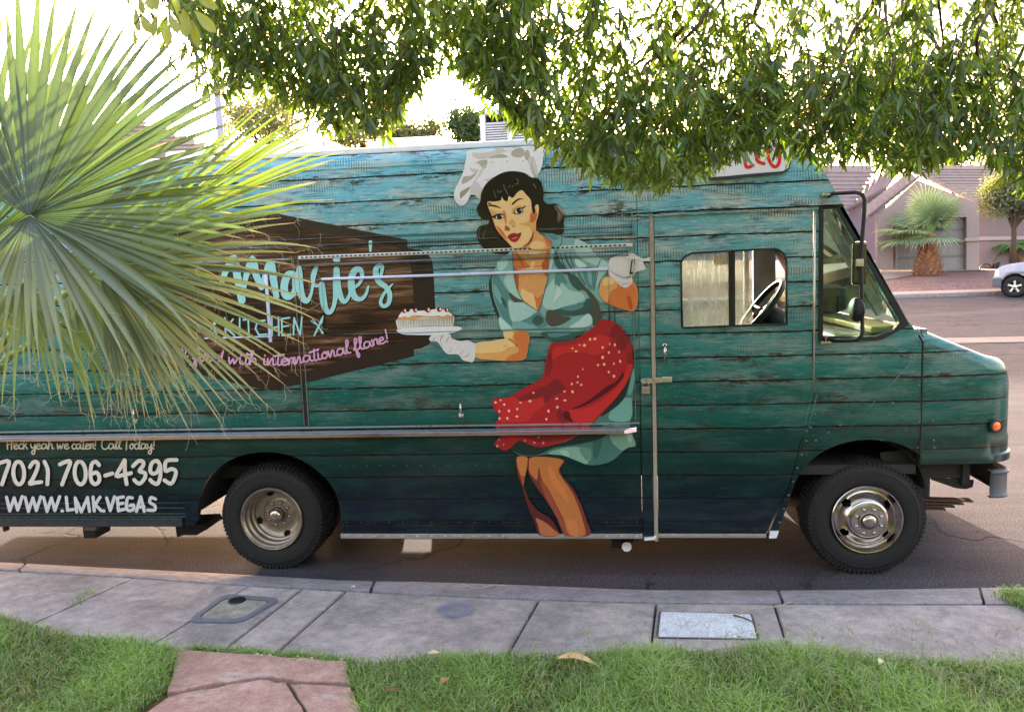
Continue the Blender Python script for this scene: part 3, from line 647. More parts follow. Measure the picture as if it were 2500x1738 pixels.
# ================================================================= wheels
RT = .375
def wheel(cx0, cz0, yf, dual=False, name='wheel'):
    root = bpy.data.objects.new(name, None); COL.objects.link(root); root.parent = truck; root.location = (cx0, yf, cz0); root.empty_display_size = .1
    w = .215; t = MB(); n = 120
    prof = [(.222, -.175), (.235, -.215), (.30, -.222), (.345, -.205), (.366, -.185), (RT-.002, -.16), (RT, -.11), (RT-.002, -.06), (.366, -.032), (.352, -.016), (.340, -.008), (.338, -.010), (.315, .0), (.313, -.003), (.27, .001), (.24, -.006), (.226, -.014), (.215, -.03), (.205, -.10), (.222, -.175)]
    prof = [(r, a) for r, a in prof]
    t.lathe(prof, (0, 0, 0), n)
    # shoulder and tread lugs
    for k in range(78):
        a = 2*math.pi*k/78; ca, sa = math.cos(a), math.sin(a)
        for (a0, a1, r0, r1, wd) in ((-.052, -.010, .350, .3775, .62), (-.10, -.058, .366, .380, .66), (-.16, -.112, .366, .380, .66), (-.212, -.17, .350, .3795, .62)):
            ph = a+(.25 if a0 < -.09 else 0)*2*math.pi/78
            h = wd*math.pi*RT/78; Mx = Matrix.Rotation(-ph, 4, 'Y')
            ra0 = r1-.010 if a1 > -.02 or a0 < -.2 else r1
            if a1 > -.02: V = [(r0, -a0, -h), (r0, -a0, h), (r1, -a0, h), (r1, -a0, -h), (.345, -a1, -h), (.345, -a1, h), (.362, -a1, h*.9), (.362, -a1, -h*.9)]
            else: V = [(r0-.01, -a0, -h), (r0-.01, -a0, h), (r1, -a0, h), (r1, -a0, -h), (r0-.01, -a1, -h), (r0-.01, -a1, h), (r1, -a1, h), (r1, -a1, -h)]
            t.add([Mx @ Vector(v) for v in V], [(0, 1, 2, 3), (7, 6, 5, 4), (3, 2, 6, 7), (1, 0, 4, 5), (2, 1, 5, 6), (0, 3, 7, 4)])
    to = t.build('tyre', M_TIRE, root); auto_smooth(to, 30)
    if dual:
        t2 = MB(); t2.lathe([(r, a-.27) for r, a in prof], (0, 0, 0), 64); auto_smooth(t2.build('inner_tyre', M_TIRE, root), 30)
    m = MB(); n = 96
    lip = [(.222, -.03), (.2225, .0), (.218, .006), (.211, .004), (.206, -.006)]
    if dual:
        pr = lip+[(.198, -.014), (.196, -.05), (.185, -.060), (.183, -.10), (.172, -.108), (.168, -.125), (.150, -.138), (.135, -.142), (.115, -.143), (.108, -.138), (.100, -.136), (.062, -.136), (.058, -.138)]
        hole_r, holes, hz_ = (.135, .172), (20, 110, 200, 290), .026
    else:
        pr = lip+[(.199, -.016), (.194, -.04), (.188, -.046), (.180, -.046), (.168, -.040), (.155, -.028), (.146, -.018), (.136, -.006), (.128, .004), (.120, .010), (.112, .012), (.106, .010), (.104, .018), (.098, .020), (.06, .020), (.056, .018)]
        hole_r, holes, hz_ = (.135, .183), (35, 140, 215, 320), .026
    # finer radial steps for the hand holes
    pr2 = []
    for (a, b) in zip(pr, pr[1:]):
        st = max(1, int(abs(a[0]-b[0])/.006)); 
        for j in range(st): pr2.append((a[0]+(b[0]-a[0])*j/st, a[1]+(b[1]-a[1])*j/st))
    pr2.append(pr[-1])
    n = 144
    def skip(i, k):
        r = (pr2[i][0]+pr2[i+1][0])/2; a = 360*(k+.5)/n
        for h_ in holes:
            da = (a-h_+180) % 360-180
            rm = sum(hole_r)/2
            if (R(da)*rm/.030)**2+((r-rm)/((hole_r[1]-hole_r[0])/2*.85))**2 < 1: return True
        return False
    m.lathe(pr2, (0, 0, 0), n, skip=skip)
    rim = m.build('rim', M_DULLRIM if dual else M_CHROME, root); auto_smooth(rim, 28)
    bk = MB(); bk.lathe([(.20, -.155), (.0005, -.155)], (0, 0, 0), 32); bk.build('brake_drum', M_LINER, root)
    yh = -.136 if dual else .020
    hb = MB(); hb.lathe([(.060, yh-.01), (.061, yh+.012), (.057, yh+.02), (.053, yh+.018), (.050, yh+.012)], (0, 0, 0), 40); hb.build('hub_ring', M_DULLRIM, root, True)
    hc = MB(); e = .075 if dual else .028
    hc.lathe([(.047, yh+.005), (.047, yh+e-.012), (.043, yh+e), (.030, yh+e+.008), (.015, yh+e+.011), (.0005, yh+e+.012)], (0, 0, 0), 36); hc.build('hub_cap', M_CHROME, root, True)
    for k in range(8):
        a = R(22.5+45*k+(8 if dual else 0)); b = MB()
        b.lathe([(.0115, yh-.004), (.0115, yh+.008), (.0085, yh+.014), (.004, yh+.018), (.0004, yh+.019)], (.081*math.cos(a), 0, .081*math.sin(a)), 12); o = b.build('lug_nut', M_CHROME, root, True)
    vs = MB(); a = R(45 if dual else 150); vs.tube([(.17*math.cos(a), .03, .17*math.sin(a)), (.185*math.cos(a), -.008, .185*math.sin(a))], .0045, 6); vs.build('valve_stem', M_BLACK, root)
    return root
wf_ = P(2117.7, 1263.8); wheel(onY(2117.7, 1264, .02)[0], .366, .02)
wr_ = onY(663, 1280, .05); wheel(wr_[0], .366, .05, True)
# far side wheels (only their bulk can show under the body)
for xx, dd in ((wr_[0], True), (onY(2117.7, 1264, .02)[0], False)):
    t = MB(); t.lathe([(.0005, .03), (.2, .01), (.30, .0), (.35, -.01), (RT, -.04), (RT, -.18), (.34, -.22), (.2, -.22)], (xx, TW-.26, .366), 40); o = t.build('far_tyre', M_TIRE, truck, True)
# ================================================================= mirror, handles, hasp
mr = MB(); YM = -.16
def M3(q, y=YM): return tuple(onY(*q, y))
q = cp('Q', [(250, 75), (300, 50), (520, 38), (580, 60), (604, 110), (596, 300), (575, 520), (565, 700), (570, 900), (575, 1150), (580, 1380), (570, 1430), (530, 1475), (450, 1482), (260, 1482)])
ys = [-.01, -.04, -.13, -.155, -.16, -.16, -.16, -.16, -.16, -.16, -.16, -.16, -.15, -.1, -.01]
mr.tube([onY(*p, y) for p, y in zip(q, ys)], .0125, 10); marm = mr.build('mirror_arm', M_BLACK, truck, True)
hd = MB(); a = onY(2083, 588, YM+.02); b = onY(2112, 696, YM+.02)
hd.box(a[0]-.004, b[0]+.004, YM+.0, YM+.05, b[2], a[2]-.005, bev=.018); hd.build('mirror_head', simple('black gloss mirror shell', (18, 18, 20), .1, 0, .2, 30, coat=.8), truck)
cl = MB(); c = onY(2098, 642, YM-.01); cl.box(c[0]-.022, c[0]+.022, YM-.02, YM-.012, c[2]-.02, c[2]+.022, bev=.003); cl.tube([(c[0]-.01, YM-.02, c[2]), (c[0]-.01, YM-.032, c[2])], .009, 10); cl.build('mirror_clamp', M_ALU, truck)
c = onY(2091, 756, YM+.005); sm_ = MB(); tmp = MB(); tmp.lathe([(.0005, -.008), (.07, -.008), (.073, 0), (.068, .008), (.0005, .012)], (0, 0, 0), 28)
Mm = Matrix.Translation(Vector(c)) @ Matrix.Rotation(R(-72), 4, 'Z'); sm_.add([Mm @ Vector(v) for v in tmp.V], tmp.F); cc = onY(2101, 751, YM); sm_.box(c[0]-.0, cc[0]+.02, YM-.008, YM+.02, cc[2]-.006, cc[2]+.008); sm_.build('convex_mirror', M_BLACK, truck, True)
br = MB()
for q_ in ((2014, 836), (2016, 477)):
    c = P(*q_); br.box(c[0]-.035, c[0]+.03, -.035, -.003, c[1]-.006, c[1]+.006, bev=.002)
    for d in (-.022, .0, .02): br.tube([(c[0]+d, -.02, c[1]-.010), (c[0]+d, -.02, c[1]+.012)], .006, 8)
c = P(2014, 823); br.tube([(c[0], -.022, c[1]-.02), (c[0], -.022, c[1]+.012)], .008, 8); br.tube([(c[0], -.022, c[1]+.0), (c[0], -.022, c[1]+.008)], .014, 10)
br.build('mirror_bracket', M_CHROME, truck)
def thandle(px, py, par):
    c = P(px, py); m_ = MB(); m_.tube([(c[0]-.002, -.02, c[1]+.082), (c[0]-.001, -.024, c[1]+.045), (c[0]+.001, -.018, c[1]+.0)], [.0065, .007, .0085], 8)
    m_.box(c[0]-.018, c[0]+.016, -.016, -.002, c[1]-.014, c[1]+.014, bev=.006); m_.tube([(c[0], -.002, c[1]), (c[0], -.026, c[1])], .010, 10); m_.build('latch_handle', M_CHROME, par, True)
thandle(1127, 1013, hat); thandle(333, 1027, hat2)
c = P(1540, 668); m_ = MB(); tmp = [(c[0]-.03, -.012, c[1]+.12), (c[0]+.01, -.014, c[1]+.1)]
m_.box(c[0]+.012, c[0]+.020, -.03, -.004, c[1]-.02, c[1]+.10, bev=.003); m_.build('stay_bracket', M_ALU, hat)
dh = MB(); q = cp('L', [(1090, 210), (1100, 300), (1092, 400), (1085, 560)]); dh.tube([onY(*q[0], -.015), onY(*q[1], -.04), onY(*q[2], -.042), onY(*q[3], -.035)], [.013, .011, .008, .004], 10); c = onY(*q[0], -.01); dh.lathe([(.018, -.005), (.018, .004), (.012, .012), (.0005, .014)], c, 20); dh.build('door_handle', M_CHROME, door, True)
hs = MB(); a = cp('L', [(560, 890), (850, 1035), (865, 880), (990, 1030), (1012, 862), (1242, 1015)])
A = [P(*p) for p in a]
pt = [(A[0][0]+.012, A[0][1]-.038)]
zc_ = (A[0][1]+A[1][1])/2; hh = .017; xs0 = A[0][0]
lo = [(xs0+hh-hh*math.cos(t_)*1, zc_+hh*math.sin(t_)) for t_ in np.linspace(-math.pi/2, math.pi/2, 9)]
lo = [(xs0+hh-hh*math.cos(t_), zc_+hh*math.sin(t_)) for t_ in np.linspace(-math.pi/2, math.pi/2, 9)]
plate('hasp', [[(A[1][0], zc_-hh), (A[1][0], zc_+hh)]+lo[::-1]], -.022, -.018, M_ALU, truck)
mb = MB(); mb.box(A[2][0], A[3][0], -.022, -.018, zc_-hh+.003, zc_+hh+.003, bev=.001); mb.box(A[4][0], A[5][0], -.022, -.008, zc_-hh+.005, zc_+hh+.005, bev=.003); mb.box(A[4][0]+.006, A[5][0]-.005, -.024, -.02, zc_-hh+.011, zc_+hh-.001, bev=.001)
for x in ((A[1][0]+A[2][0])/2, (A[3][0]+A[4][0])/2): mb.tube([(x, -.020, zc_-.012), (x, -.020, zc_+.014)], .0045, 8); mb.box(x-.008, x+.008, -.022, -.018, zc_-.006, zc_+.008)
mb.build('hasp_hinge', M_ALU, truck)
st = P(*cp('L', [(680, 945)])[0]); mb = MB(); mb.tube([(st[0], -.02, st[1]+.006), (st[0], -.04, st[1]), (st[0], -.02, st[1]-.006)], .003, 6); mb.build('staple', M_CHROME, truck)
pl = empty('padlock', tuple(onY(*cp('L', [(680, 1250)])[0], -.04)), 'small square padlock hanging from the hasp beside the truck cab door', 'padlock')
mb = MB(); q0, q1 = [onY(*p, -.04)-np.array(pl.location) for p in cp('L', [(595, 1250), (768, 1095)])]
mb.box(q0[0], q1[0], -.009, .009, q0[2], q1[2], bev=.002); mb.build('lock_body', M_BRASS, pl)
w2 = (q1[0]-q0[0])*.36; mb = MB(); mb.tube([(-w2, 0, q1[2]-.004), (-w2, 0, q1[2]+.016)]+[(-w2*math.cos(t_), 0, q1[2]+.016+w2*math.sin(t_)) for t_ in np.linspace(0.2, math.pi-.2, 7)]+[(w2, 0, q1[2]+.016), (w2, 0, q1[2]-.004)], .0026, 8); mb.build('shackle', M_CHROME, pl, True)
# ================================================================= roof equipment
def on_roof(name, px0, px1, pyt, Y, depth, mat, label=None):
    a, b = onY(px0, pyt, Y), onY(px1, pyt, Y); return a[0], b[0], a[2]
x0, x1, z1 = on_roof('', 893, 1081, 340, .35, .8, None)
rh = MB(); rh.box(x0, x1, .35, 1.15, zr-.01, z1, bev=.03); rh.box(x0+.03, x1+.16, .30, 1.25, zr-.01, zr+.05, bev=.015); rh.build('roof_hatch', M_WHITE, truck)
x0, x1, z1 = on_roof('', 592, 815, 355, .45, .8, None)
rh = MB(); rh.box(x0-.25, x1, .45, 1.2, zr-.01, z1, bev=.03); rh.build('roof_hatch', M_WHITE, truck)
x0, x1, z1 = on_roof('', 400, 560, 370, .45, .8, None)
rh = MB(); rh.box(x0, x1, .45, 1.2, zr-.01, z1, bev=.03); rh.build('roof_hatch', M_WHITE, truck)
x0, x1, _ = on_roof('', 1172, 1318, 300, .5, .8, None); z1 = onY(1200, 268, .5)[2]
vb = MB(); vb.box(x0, x0+.035, .5, 1.15, zr, z1); vb.box(x1-.03, x1, .5, 1.15, zr, z1); vb.box(x0, x1, .5, 1.15, z1-.03, z1); vb.box(x0+.03, x1-.03, .5, .53, zr, zr+.055); vb.box((x0+x1)/2-.02, (x0+x1)/2+.012, .5, .53, zr+.05, z1-.03); vb.box(x0+.035, x1-.03, .60, .62, zr, z1-.03)
vbo = vb.build('roof_vent', M_WHITE, truck)
mb = MB(); mb.box(x0+.035, x1-.03, .57, .575, zr, z1-.03); mb.build('vent_core', M_BLACK, vbo)
n_l = 11
for i in range(n_l):
    zz_ = zr+.06+(z1-.09-zr-.06)*i/(n_l-1)
    m_ = MB(); m_.box(x0+.03, x1-.03, -.012, .012, -.003, .003, Matrix.Translation((0, .52, zz_)) @ Matrix.Rotation(R(30), 4, 'X')); m_.build('louvre', M_WHITE, vbo)
# ================================================================= printed graphics
LZ = .00006
class Print:
    def __init__(s, y0): s.V = []; s.F = []; s.C = []; s.y = y0; s.k = 0
    def poly(s, crop, pts, col, sub=3, lay=None):
        pts = cp(crop, pts)
        if sub > 1: pts = smooth_loop(pts, sub)
        pts = PP(pts); s._add(pts, col)
    def _add(s, pts, col):
        s.k += 1; y = s.y-LZ*s.k
        tri = tessellate_polygon([[Vector((x, z, 0)) for x, z in pts]]); b = len(s.V); s.V += [(x, y, z) for x, z in pts]
        for t in tri:
            a, q, c = [pts[i] for i in t]; sg = (q[0]-a[0])*(c[1]-a[1])-(q[1]-a[1])*(c[0]-a[0])
            s.F.append(tuple(b+i for i in (t if sg > 0 else t[::-1]))); s.C.append(col)
    def circ(s, crop, x, y, r, col, ry=None):
        ry = ry or r; s.poly(crop, [(x+r*math.cos(t), y+ry*math.sin(t)) for t in np.linspace(0, 2*math.pi, 13)[:-1]], col, 1)
    def stroke(s, crop, pts, w, col, sub=4, smooth=True, px=None):
        """ribbon with round ends along a line; w in crop pixels, a number or one per point"""
        if not smooth and len(pts) > 2:
            for a_, b_ in zip(pts, pts[1:]): s.stroke(crop, [a_, b_], w, col, sub, False)
            return
        ws = list(w) if isinstance(w, (list, tuple)) else [w]*len(pts)
        q = [(x, y, k) for (x, y), k in zip(pts, ws)]
        if smooth and len(q) > 2: q = smooth_loop(q, sub, False)
        n = len(q); L = []; Rr = []; s.k += 1; y = s.y-LZ*s.k
        for i in range(n):
            a = q[max(i-1, 0)]; b = q[min(i+1, n-1)]; dx, dy = b[0]-a[0], b[1]-a[1]; d = math.hypot(dx, dy) or 1; h = q[i][2]/2
            L.append((q[i][0]-dy/d*h, q[i][1]+dx/d*h)); Rr.append((q[i][0]+dy/d*h, q[i][1]-dx/d*h))
        def cap(i, sgn):
            a = q[max(i-1, 0)]; b = q[min(i+1, n-1)]; an = math.atan2(b[1]-a[1], b[0]-a[0]); h = q[i][2]/2
            rng2 = np.linspace(math.pi/2, 3*math.pi/2, 7) if sgn < 0 else np.linspace(-math.pi/2, math.pi/2, 7)
            return [(q[i][0]+h*math.cos(an+t), q[i][1]+h*math.sin(an+t)) for t in rng2]
        def put(pl, dy):
            pp = PP(cp(crop, pl)); b = len(s.V); s.V += [(x, y-dy, z) for x, z in pp]; return b
        b = put(L, 0); c = put(Rr, 0)
        for i in range(n-1):
            f = (b+i, b+i+1, c+i+1, c+i)
            s.F.append(f); s.C.append(col)
        for i, sg in ((0, -1), (n-1, 1)):
            k = put(cap(i, sg), 0); s.F.append(tuple(range(k, k+7))); s.C.append(col)
        # a tiny slope along the ribbon keeps crossings of a loop apart
        for i in range(n):
            for o_ in (b, c): v = s.V[o_+i]; s.V[o_+i] = (v[0], v[1]-LZ*.8*i/n, v[2])
    def build(s, name, parent):
        o = mk(name, s.V, s.F, M_PRINT, parent); me = o.data
        # make every face look towards -Y
        bm = bmesh.new(); bm.from_mesh(me)
        bm.normal_update()
        for f in bm.faces:
            if f.normal.y > 0: f.normal_flip()
        cl_ = bm.loops.layers.float_color.new('Col')
        for f, c in zip(bm.faces, s.C):
            cc = (*lin(c), 1)
            for l in f.loops: l[cl_] = cc
        bm.to_mesh(me); bm.free(); return o
# ---- dark wooden sign
def woodplate():
    o1 = [(850, 60), (1950, 280), (1953, 348), (2060, 362), (2120, 400), (2150, 450), (2163, 560), (2168, 700), (2176, 830), (2178, 1000), (2150, 1070), (2120, 1120), (2060, 1150), (2005, 1157), (2005, 1212), (1150, 1422), (850, 1490)]
    L = [(1700-x, y) for x, y in o1[1:-1]][::-1]
    full = o1+L
    g = Print(-.0045); g.poly('G', full, (44, 34, 31), 1); g.build('sign_border_print', truck)
    inn = [(850, 135), (1870, 335), (1960, 420), (1990, 560), (2020, 1040), (1900, 1100), (1150, 1330), (850, 1400), (500, 1320), (-250, 1090), (-300, 420), (-150, 335)]
    pts = PP(cp('G', inn)); tri = tessellate_polygon([[Vector((x, z, 0)) for x, z in pts]])
    o = mk('wood_sign_print', [(x, -.0052, z) for x, z in pts], [tuple(t) for t in tri], M_WOODP, truck)
    bm = bmesh.new(); bm.from_mesh(o.data); bm.normal_update()
    for f in bm.faces:
        if f.normal.y > 0: f.normal_flip()
    bm.to_mesh(o.data); bm.free()
woodplate()
TEAL = (150, 203, 204)
g = Print(-.0056)
SH = (18, 14, 13)
name_strokes = [([(455, 650), (505, 520), (565, 425), (590, 560), (628, 765)], [40, 50, 58, 62, 60]), ([(632, 765), (660, 580), (715, 430), (742, 560), (785, 660)], [30, 45, 55, 56, 50]), ([(785, 665), (825, 520), (862, 462), (882, 600), (905, 735)], [30, 40, 52, 58, 46]),
 ([(1048, 560), (1000, 560), (968, 640), (975, 720), (1010, 735), (1048, 690), (1052, 600)], [50, 58, 62, 60, 50, 40, 40]),
 ([(1088, 505), (1086, 560), (1092, 660), (1112, 740), (1148, 772), (1180, 720), (1196, 640), (1200, 570), (1222, 505)], [36, 56, 60, 54, 38, 26, 24, 44, 34]),
 ([(1196, 640), (1232, 652), (1262, 625)], [22, 22, 20]),
 ([(1268, 640), (1276, 730), (1292, 820), (1320, 862), (1352, 840), (1374, 760), (1382, 640), (1384, 515)], [46, 58, 50, 38, 32, 36, 50, 44]),
 ([(1388, 520), (1394, 640), (1412, 720), (1446, 778), (1482, 740), (1500, 670)], [44, 52, 50, 34, 26, 26]),
 ([(1502, 672), (1560, 640), (1592, 580), (1578, 525), (1540, 520), (1506, 580), (1508, 680), (1536, 742), (1580, 756), (1618, 720), (1640, 655)], [24, 26, 30, 40, 50, 56, 56, 46, 34, 26, 20]),
 ([(1702, 580), (1700, 520), (1726, 486), (1752, 500), (1742, 560)], [46, 44, 36, 30, 26]), ([(1700, 560), (1728, 620), (1782, 660), (1812, 720), (1800, 790), (1760, 812), (1738, 780), (1760, 720), (1800, 670), (1834, 636)], [48, 46, 42, 40, 34, 30, 28, 24, 22, 12])]
for pts, w in name_strokes: g.stroke('G', [(x+7, y+8) for x, y in pts], [k*1.04 for k in w], SH)
for pts, w in name_strokes: g.stroke('G', pts, w, TEAL)
g.circ('G', 1386, 441, 29, TEAL, 23); g.stroke('G', [(1657, 300), (1656, 370)], [30, 18], TEAL)
g.build('name_lettering', truck); g = Print(-.0085)
for st in ([(495, 905), (500, 1045)], [(560, 915), (503, 985), (570, 1045)], [(612, 908), (612, 1042)], [(640, 922), (725, 905)], [(680, 912), (686, 1045)], [(815, 925), (755, 930), (738, 990), (765, 1040), (832, 1035)],
           [(868, 905), (872, 1045)], [(922, 900), (926, 1045)], [(870, 985), (924, 975)], [(1012, 903), (948, 912), (952, 1045), (1018, 1040)], [(950, 975), (1003, 968)], [(1042, 1040), (1048, 905), (1096, 1040), (1110, 900)]):
    g.stroke('G', st, 13, TEAL, smooth=False)
for dx, dy in ((0, 0), (-850, 8)):
    g.stroke('G', [(1215+dx, 940+dy), (1272+dx, 1015+dy)], 10, TEAL); g.stroke('G', [(1280+dx, 890+dy), (1262+dx, 940+dy)], [8, 26], TEAL); g.stroke('G', [(1262+dx, 935+dy), (1208+dx, 1045+dy)], [14, 12], TEAL)
    for k in (-12, 0, 12): g.stroke('G', [(1192+k+dx, 915+abs(k)*.4-k*.5+dy), (1216+k*.4+dx, 950+dy-k*.3)], 5, TEAL)
    g.stroke('G', [(1268+dx, 1015+dy), (1275+dx, 1025+dy)], [14, 20], TEAL)
g.build('kitchen_lettering', truck); g = Print(-.0056)
# script letters
SF = {'a': ([[(.7, .85), (.3, 1), (.05, .5), (.25, .02), (.6, .3), (.72, .95), (.72, .2), (.95, .05)]], .92), 'c': ([[(.6, .85), (.35, 1), (.05, .5), (.3, .02), (.7, .2)]], .68),
 'd': ([[(.65, .85), (.3, 1), (.05, .5), (.25, .02), (.6, .3), (.85, 1.9), (.72, .2), (.95, .05)]], .92), 'e': ([[(.08, .45), (.55, .65), (.42, 1), (.1, .75), (.1, .2), (.4, 0), (.75, .25)]], .72),
 'f': ([[(.0, .3), (.55, 1.6), (.4, 2), (.25, 1.2), (.18, -.9), (.4, -.75), (.3, .1), (.65, .3)]], .62), 'h': ([[(.0, .3), (.38, 1.8), (.2, 2), (.1, 0)], [(.1, .3), (.4, 1), (.6, .8), (.6, .1), (.85, .1)]], .84),
 'i': ([[(.1, 1), (.1, .15), (.4, .1)], [(.16, 1.5), (.18, 1.45)]], .4), 'k': ([[(.08, 0), (.12, 2)], [(.55, 1), (.12, .5), (.42, .45), (.62, 0)]], .66), 'l': ([[(.0, .4), (.42, 1.7), (.22, 2), (.12, .3), (.42, .05)]], .42),
 'm': ([[(.05, 1), (.1, 0), (.38, 1), (.45, 0), (.75, 1), (.82, .1), (1.05, .1)]], 1.05), 'n': ([[(.05, 1), (.1, 0), (.42, 1), (.56, .8), (.56, .1), (.8, .1)]], .8), 'o': ([[(.35, 1), (.05, .5), (.3, 0), (.6, .5), (.35, 1), (.75, .85)]], .7),
 'r': ([[(.05, 1), (.1, 0), (.2, .8), (.55, 1), (.5, .3), (.7, .05)]], .66), 't': ([[(.32, 1.7), (.2, .1), (.5, .08)], [(-.2, 1.35), (.8, 1.62)]], .52), 'w': ([[(.05, 1), (.15, 0), (.45, .85), (.55, 0), (.88, 1)]], .98),
 'y': ([[(.05, 1), (.15, .3), (.5, .3), (.66, 1), (.6, -.6), (.35, -.95), (.2, -.5), (.8, .2)]], .78), 'H': ([[(.1, 2), (.1, 0)], [(.7, 2), (.7, 0)], [(-.1, .75), (.95, 1.05)]], 1.0), 'C': ([[(.85, 1.7), (.5, 2), (.1, 1.2), (.2, .2), (.6, 0), (.92, .3)]], .95),
 'T': ([[(.5, 1.85), (.42, -.1)], [(-.15, 1.75), (1.15, 2.05)]], .85), '!': ([[(.28, 2), (.2, .55)], [(.14, .05), (.16, .02)]], .4), ' ': ([], .55)}
def script(g, crop, text, path, xh, w, col, dx=0, dy=0, sx=1.0):
    """lettering that follows a base line given as points; total advance is fitted to the line"""
    L = [0]
    for a, b in zip(path, path[1:]): L.append(L[-1]+math.hypot(b[0]-a[0], b[1]-a[1]))
    adv = sum(SF[c][1] for c in text); k = L[-1]/adv; s = 0
    def at(d):
        d = min(max(d, 0), L[-1]-1e-6); i = max(j for j in range(len(L)-1) if L[j] <= d); t = (d-L[i])/(L[i+1]-L[i]); a, b = path[i], path[i+1]
        return (a[0]+(b[0]-a[0])*t, a[1]+(b[1]-a[1])*t, math.atan2(b[1]-a[1], b[0]-a[0]))
    for c in text:
        st, ad = SF[c]
        for q in st:
            pts = []
            for (u, v) in q:
                x, y, an = at((s+u)*k); pts.append((x+math.sin(an)*v*xh+dx, y-math.cos(an)*v*xh+dy))
            g.stroke(crop, pts, w, col, 3)
        s += ad
PINK = (200, 148, 182)
for dx, dy, col in ((5, 5, (25, 16, 20)), (0, 0, PINK)):
    w = 15 if dx else 14
    script(g, 'G', 'comfort', [(-190, 1160), (0, 1190), (200, 1215)], 52, w, col, dx, dy)
    script(g, 'G', 'food', [(235, 1245), (480, 1262)], 52, w, col, dx, dy); script(g, 'G', 'with', [(520, 1272), (760, 1280)], 52, w, col, dx, dy)
    script(g, 'G', 'international', [(800, 1282), (1000, 1282), (1250, 1240), (1500, 1185)], 52, w, col, dx, dy); script(g, 'G', 'flare!', [(1530, 1175), (1650, 1140), (1815, 1092)], 50, w, col, dx, dy)
g.build('tagline_lettering', truck)
# ---- lettering on the lower skirt
WH = (205, 195, 184); WH2 = (196, 192, 190)
g = Print(-.0075)
SC = (200, 188, 165)
for t, a, b in (('Heck', 85, 318), ('yeah', 350, 612), ('we', 648, 785), ('cater!', 812, 1092), ('Call', 1142, 1372), ('Today!', 1392, 1750)):
    script(g, 'T', t, [(a, 255), (b, 252)], 60, 15, SC)
def oval(cx0, cy0, rx, ry, sl=0): return [(cx0+rx*math.cos(t)+sl*math.sin(t), cy0+ry*math.sin(t)) for t in np.linspace(-1.6, -1.6+2*math.pi, 15)]
g.build('cater_lettering', truck); g = Print(-.0075)
dg = [[(-60, 380), (-105, 500), (-85, 650)], [(10, 408), (112, 392), (75, 520), (32, 648)], oval(220, 520, 60, 128, 4), [(345, 455), (385, 400), (432, 408), (425, 480), (375, 590), (342, 640), (405, 630), (472, 622)], [(508, 395), (545, 490), (540, 645)],
 [(680, 425), (735, 400), (798, 395), (750, 530), (706, 650)], oval(908, 520, 62, 128, 6), [(1120, 432), (1085, 396), (1040, 420), (1022, 520), (1035, 610), (1072, 645), (1115, 620), (1122, 560), (1090, 515), (1045, 530)], [(1188, 550), (1268, 526)],
 [(1405, 378), (1360, 460), (1312, 555), (1400, 540), (1478, 522)], [(1408, 380), (1410, 520), (1428, 645)], [(1500, 445), (1560, 388), (1612, 395), (1612, 440), (1570, 500), (1632, 520), (1630, 580), (1570, 640), (1512, 598)],
 [(1805, 440), (1770, 385), (1712, 410), (1692, 490), (1720, 528), (1770, 510), (1802, 450), (1805, 560), (1775, 640), (1730, 632), (1692, 598)], [(1988, 375), (1872, 388), (1864, 498), (1930, 475), (1978, 500), (1968, 570), (1925, 640), (1852, 602)]]
for q in dg: g.stroke('T', [(x+7, y+6) for x, y in q], 46, (22, 24, 24))
for q in dg: g.stroke('T', q, 44, WH)
g.build('phone_lettering', truck); g = Print(-.0075)
wl = [[(82, 792), (118, 945), (168, 800), (208, 935), (258, 785)], [(292, 795), (328, 950), (378, 800), (416, 940), (466, 788)], [(498, 795), (536, 952), (586, 800), (624, 940), (678, 786)], [(704, 945), (710, 945)], [(752, 792), (766, 938), (830, 928)],
 [(868, 955), (852, 800), (922, 955), (990, 795), (1012, 950)], [(1052, 790), (1066, 945)], [(1130, 792), (1075, 872), (1142, 942)], [(1168, 945), (1174, 945)], [(1205, 800), (1245, 940), (1292, 786)], [(1392, 788), (1324, 800), (1336, 942), (1404, 925)], [(1332, 868), (1388, 858)],
 [(1492, 800), (1442, 800), (1426, 880), (1442, 938), (1500, 930), (1506, 880), (1464, 885)], [(1538, 950), (1586, 785), (1626, 950)], [(1552, 905), (1622, 895)], [(1752, 812), (1700, 795), (1690, 850), (1745, 885), (1740, 935), (1665, 935)]]
for i, q in enumerate(wl): g.stroke('T', q, 36, WH2, smooth=(i in (12, 15)))
g.build('web_lettering', truck)
# ---- white sign on the header with red letters, mostly behind the leaves
def q3(pts): return PP(cp('3', pts))
wsn = q3([(330, 900), (560, 862), (700, 850), (800, 852), (832, 880), (836, 1020), (825, 1062), (790, 1085), (560, 1105), (420, 1120), (330, 1125)])
plate('name_board_edge', [wsn], -.03, -.003, simple('dark sign edge', (34, 42, 62), .35, 0, .1, 20), truck)
cxx = sum(p[0] for p in wsn)/len(wsn); czz = sum(p[1] for p in wsn)/len(wsn)
plate('name_board', [[(cxx+(x-cxx)*.965, czz+(z-czz)*.86) for x, z in wsn]], -.033, -.0305, M_WHITE, truck)
g = Print(-.0345); RED = (196, 40, 44)
for q in ([(430, 960), (440, 1000)], [(545, 960), (560, 1045), (600, 1035)], [(640, 905), (625, 1000), (668, 1025)], [(690, 905), (700, 1000), (735, 1045), (765, 1010), (762, 900)]): g.stroke('3', q, 22, RED)
g.build('name_board_lettering', truck)
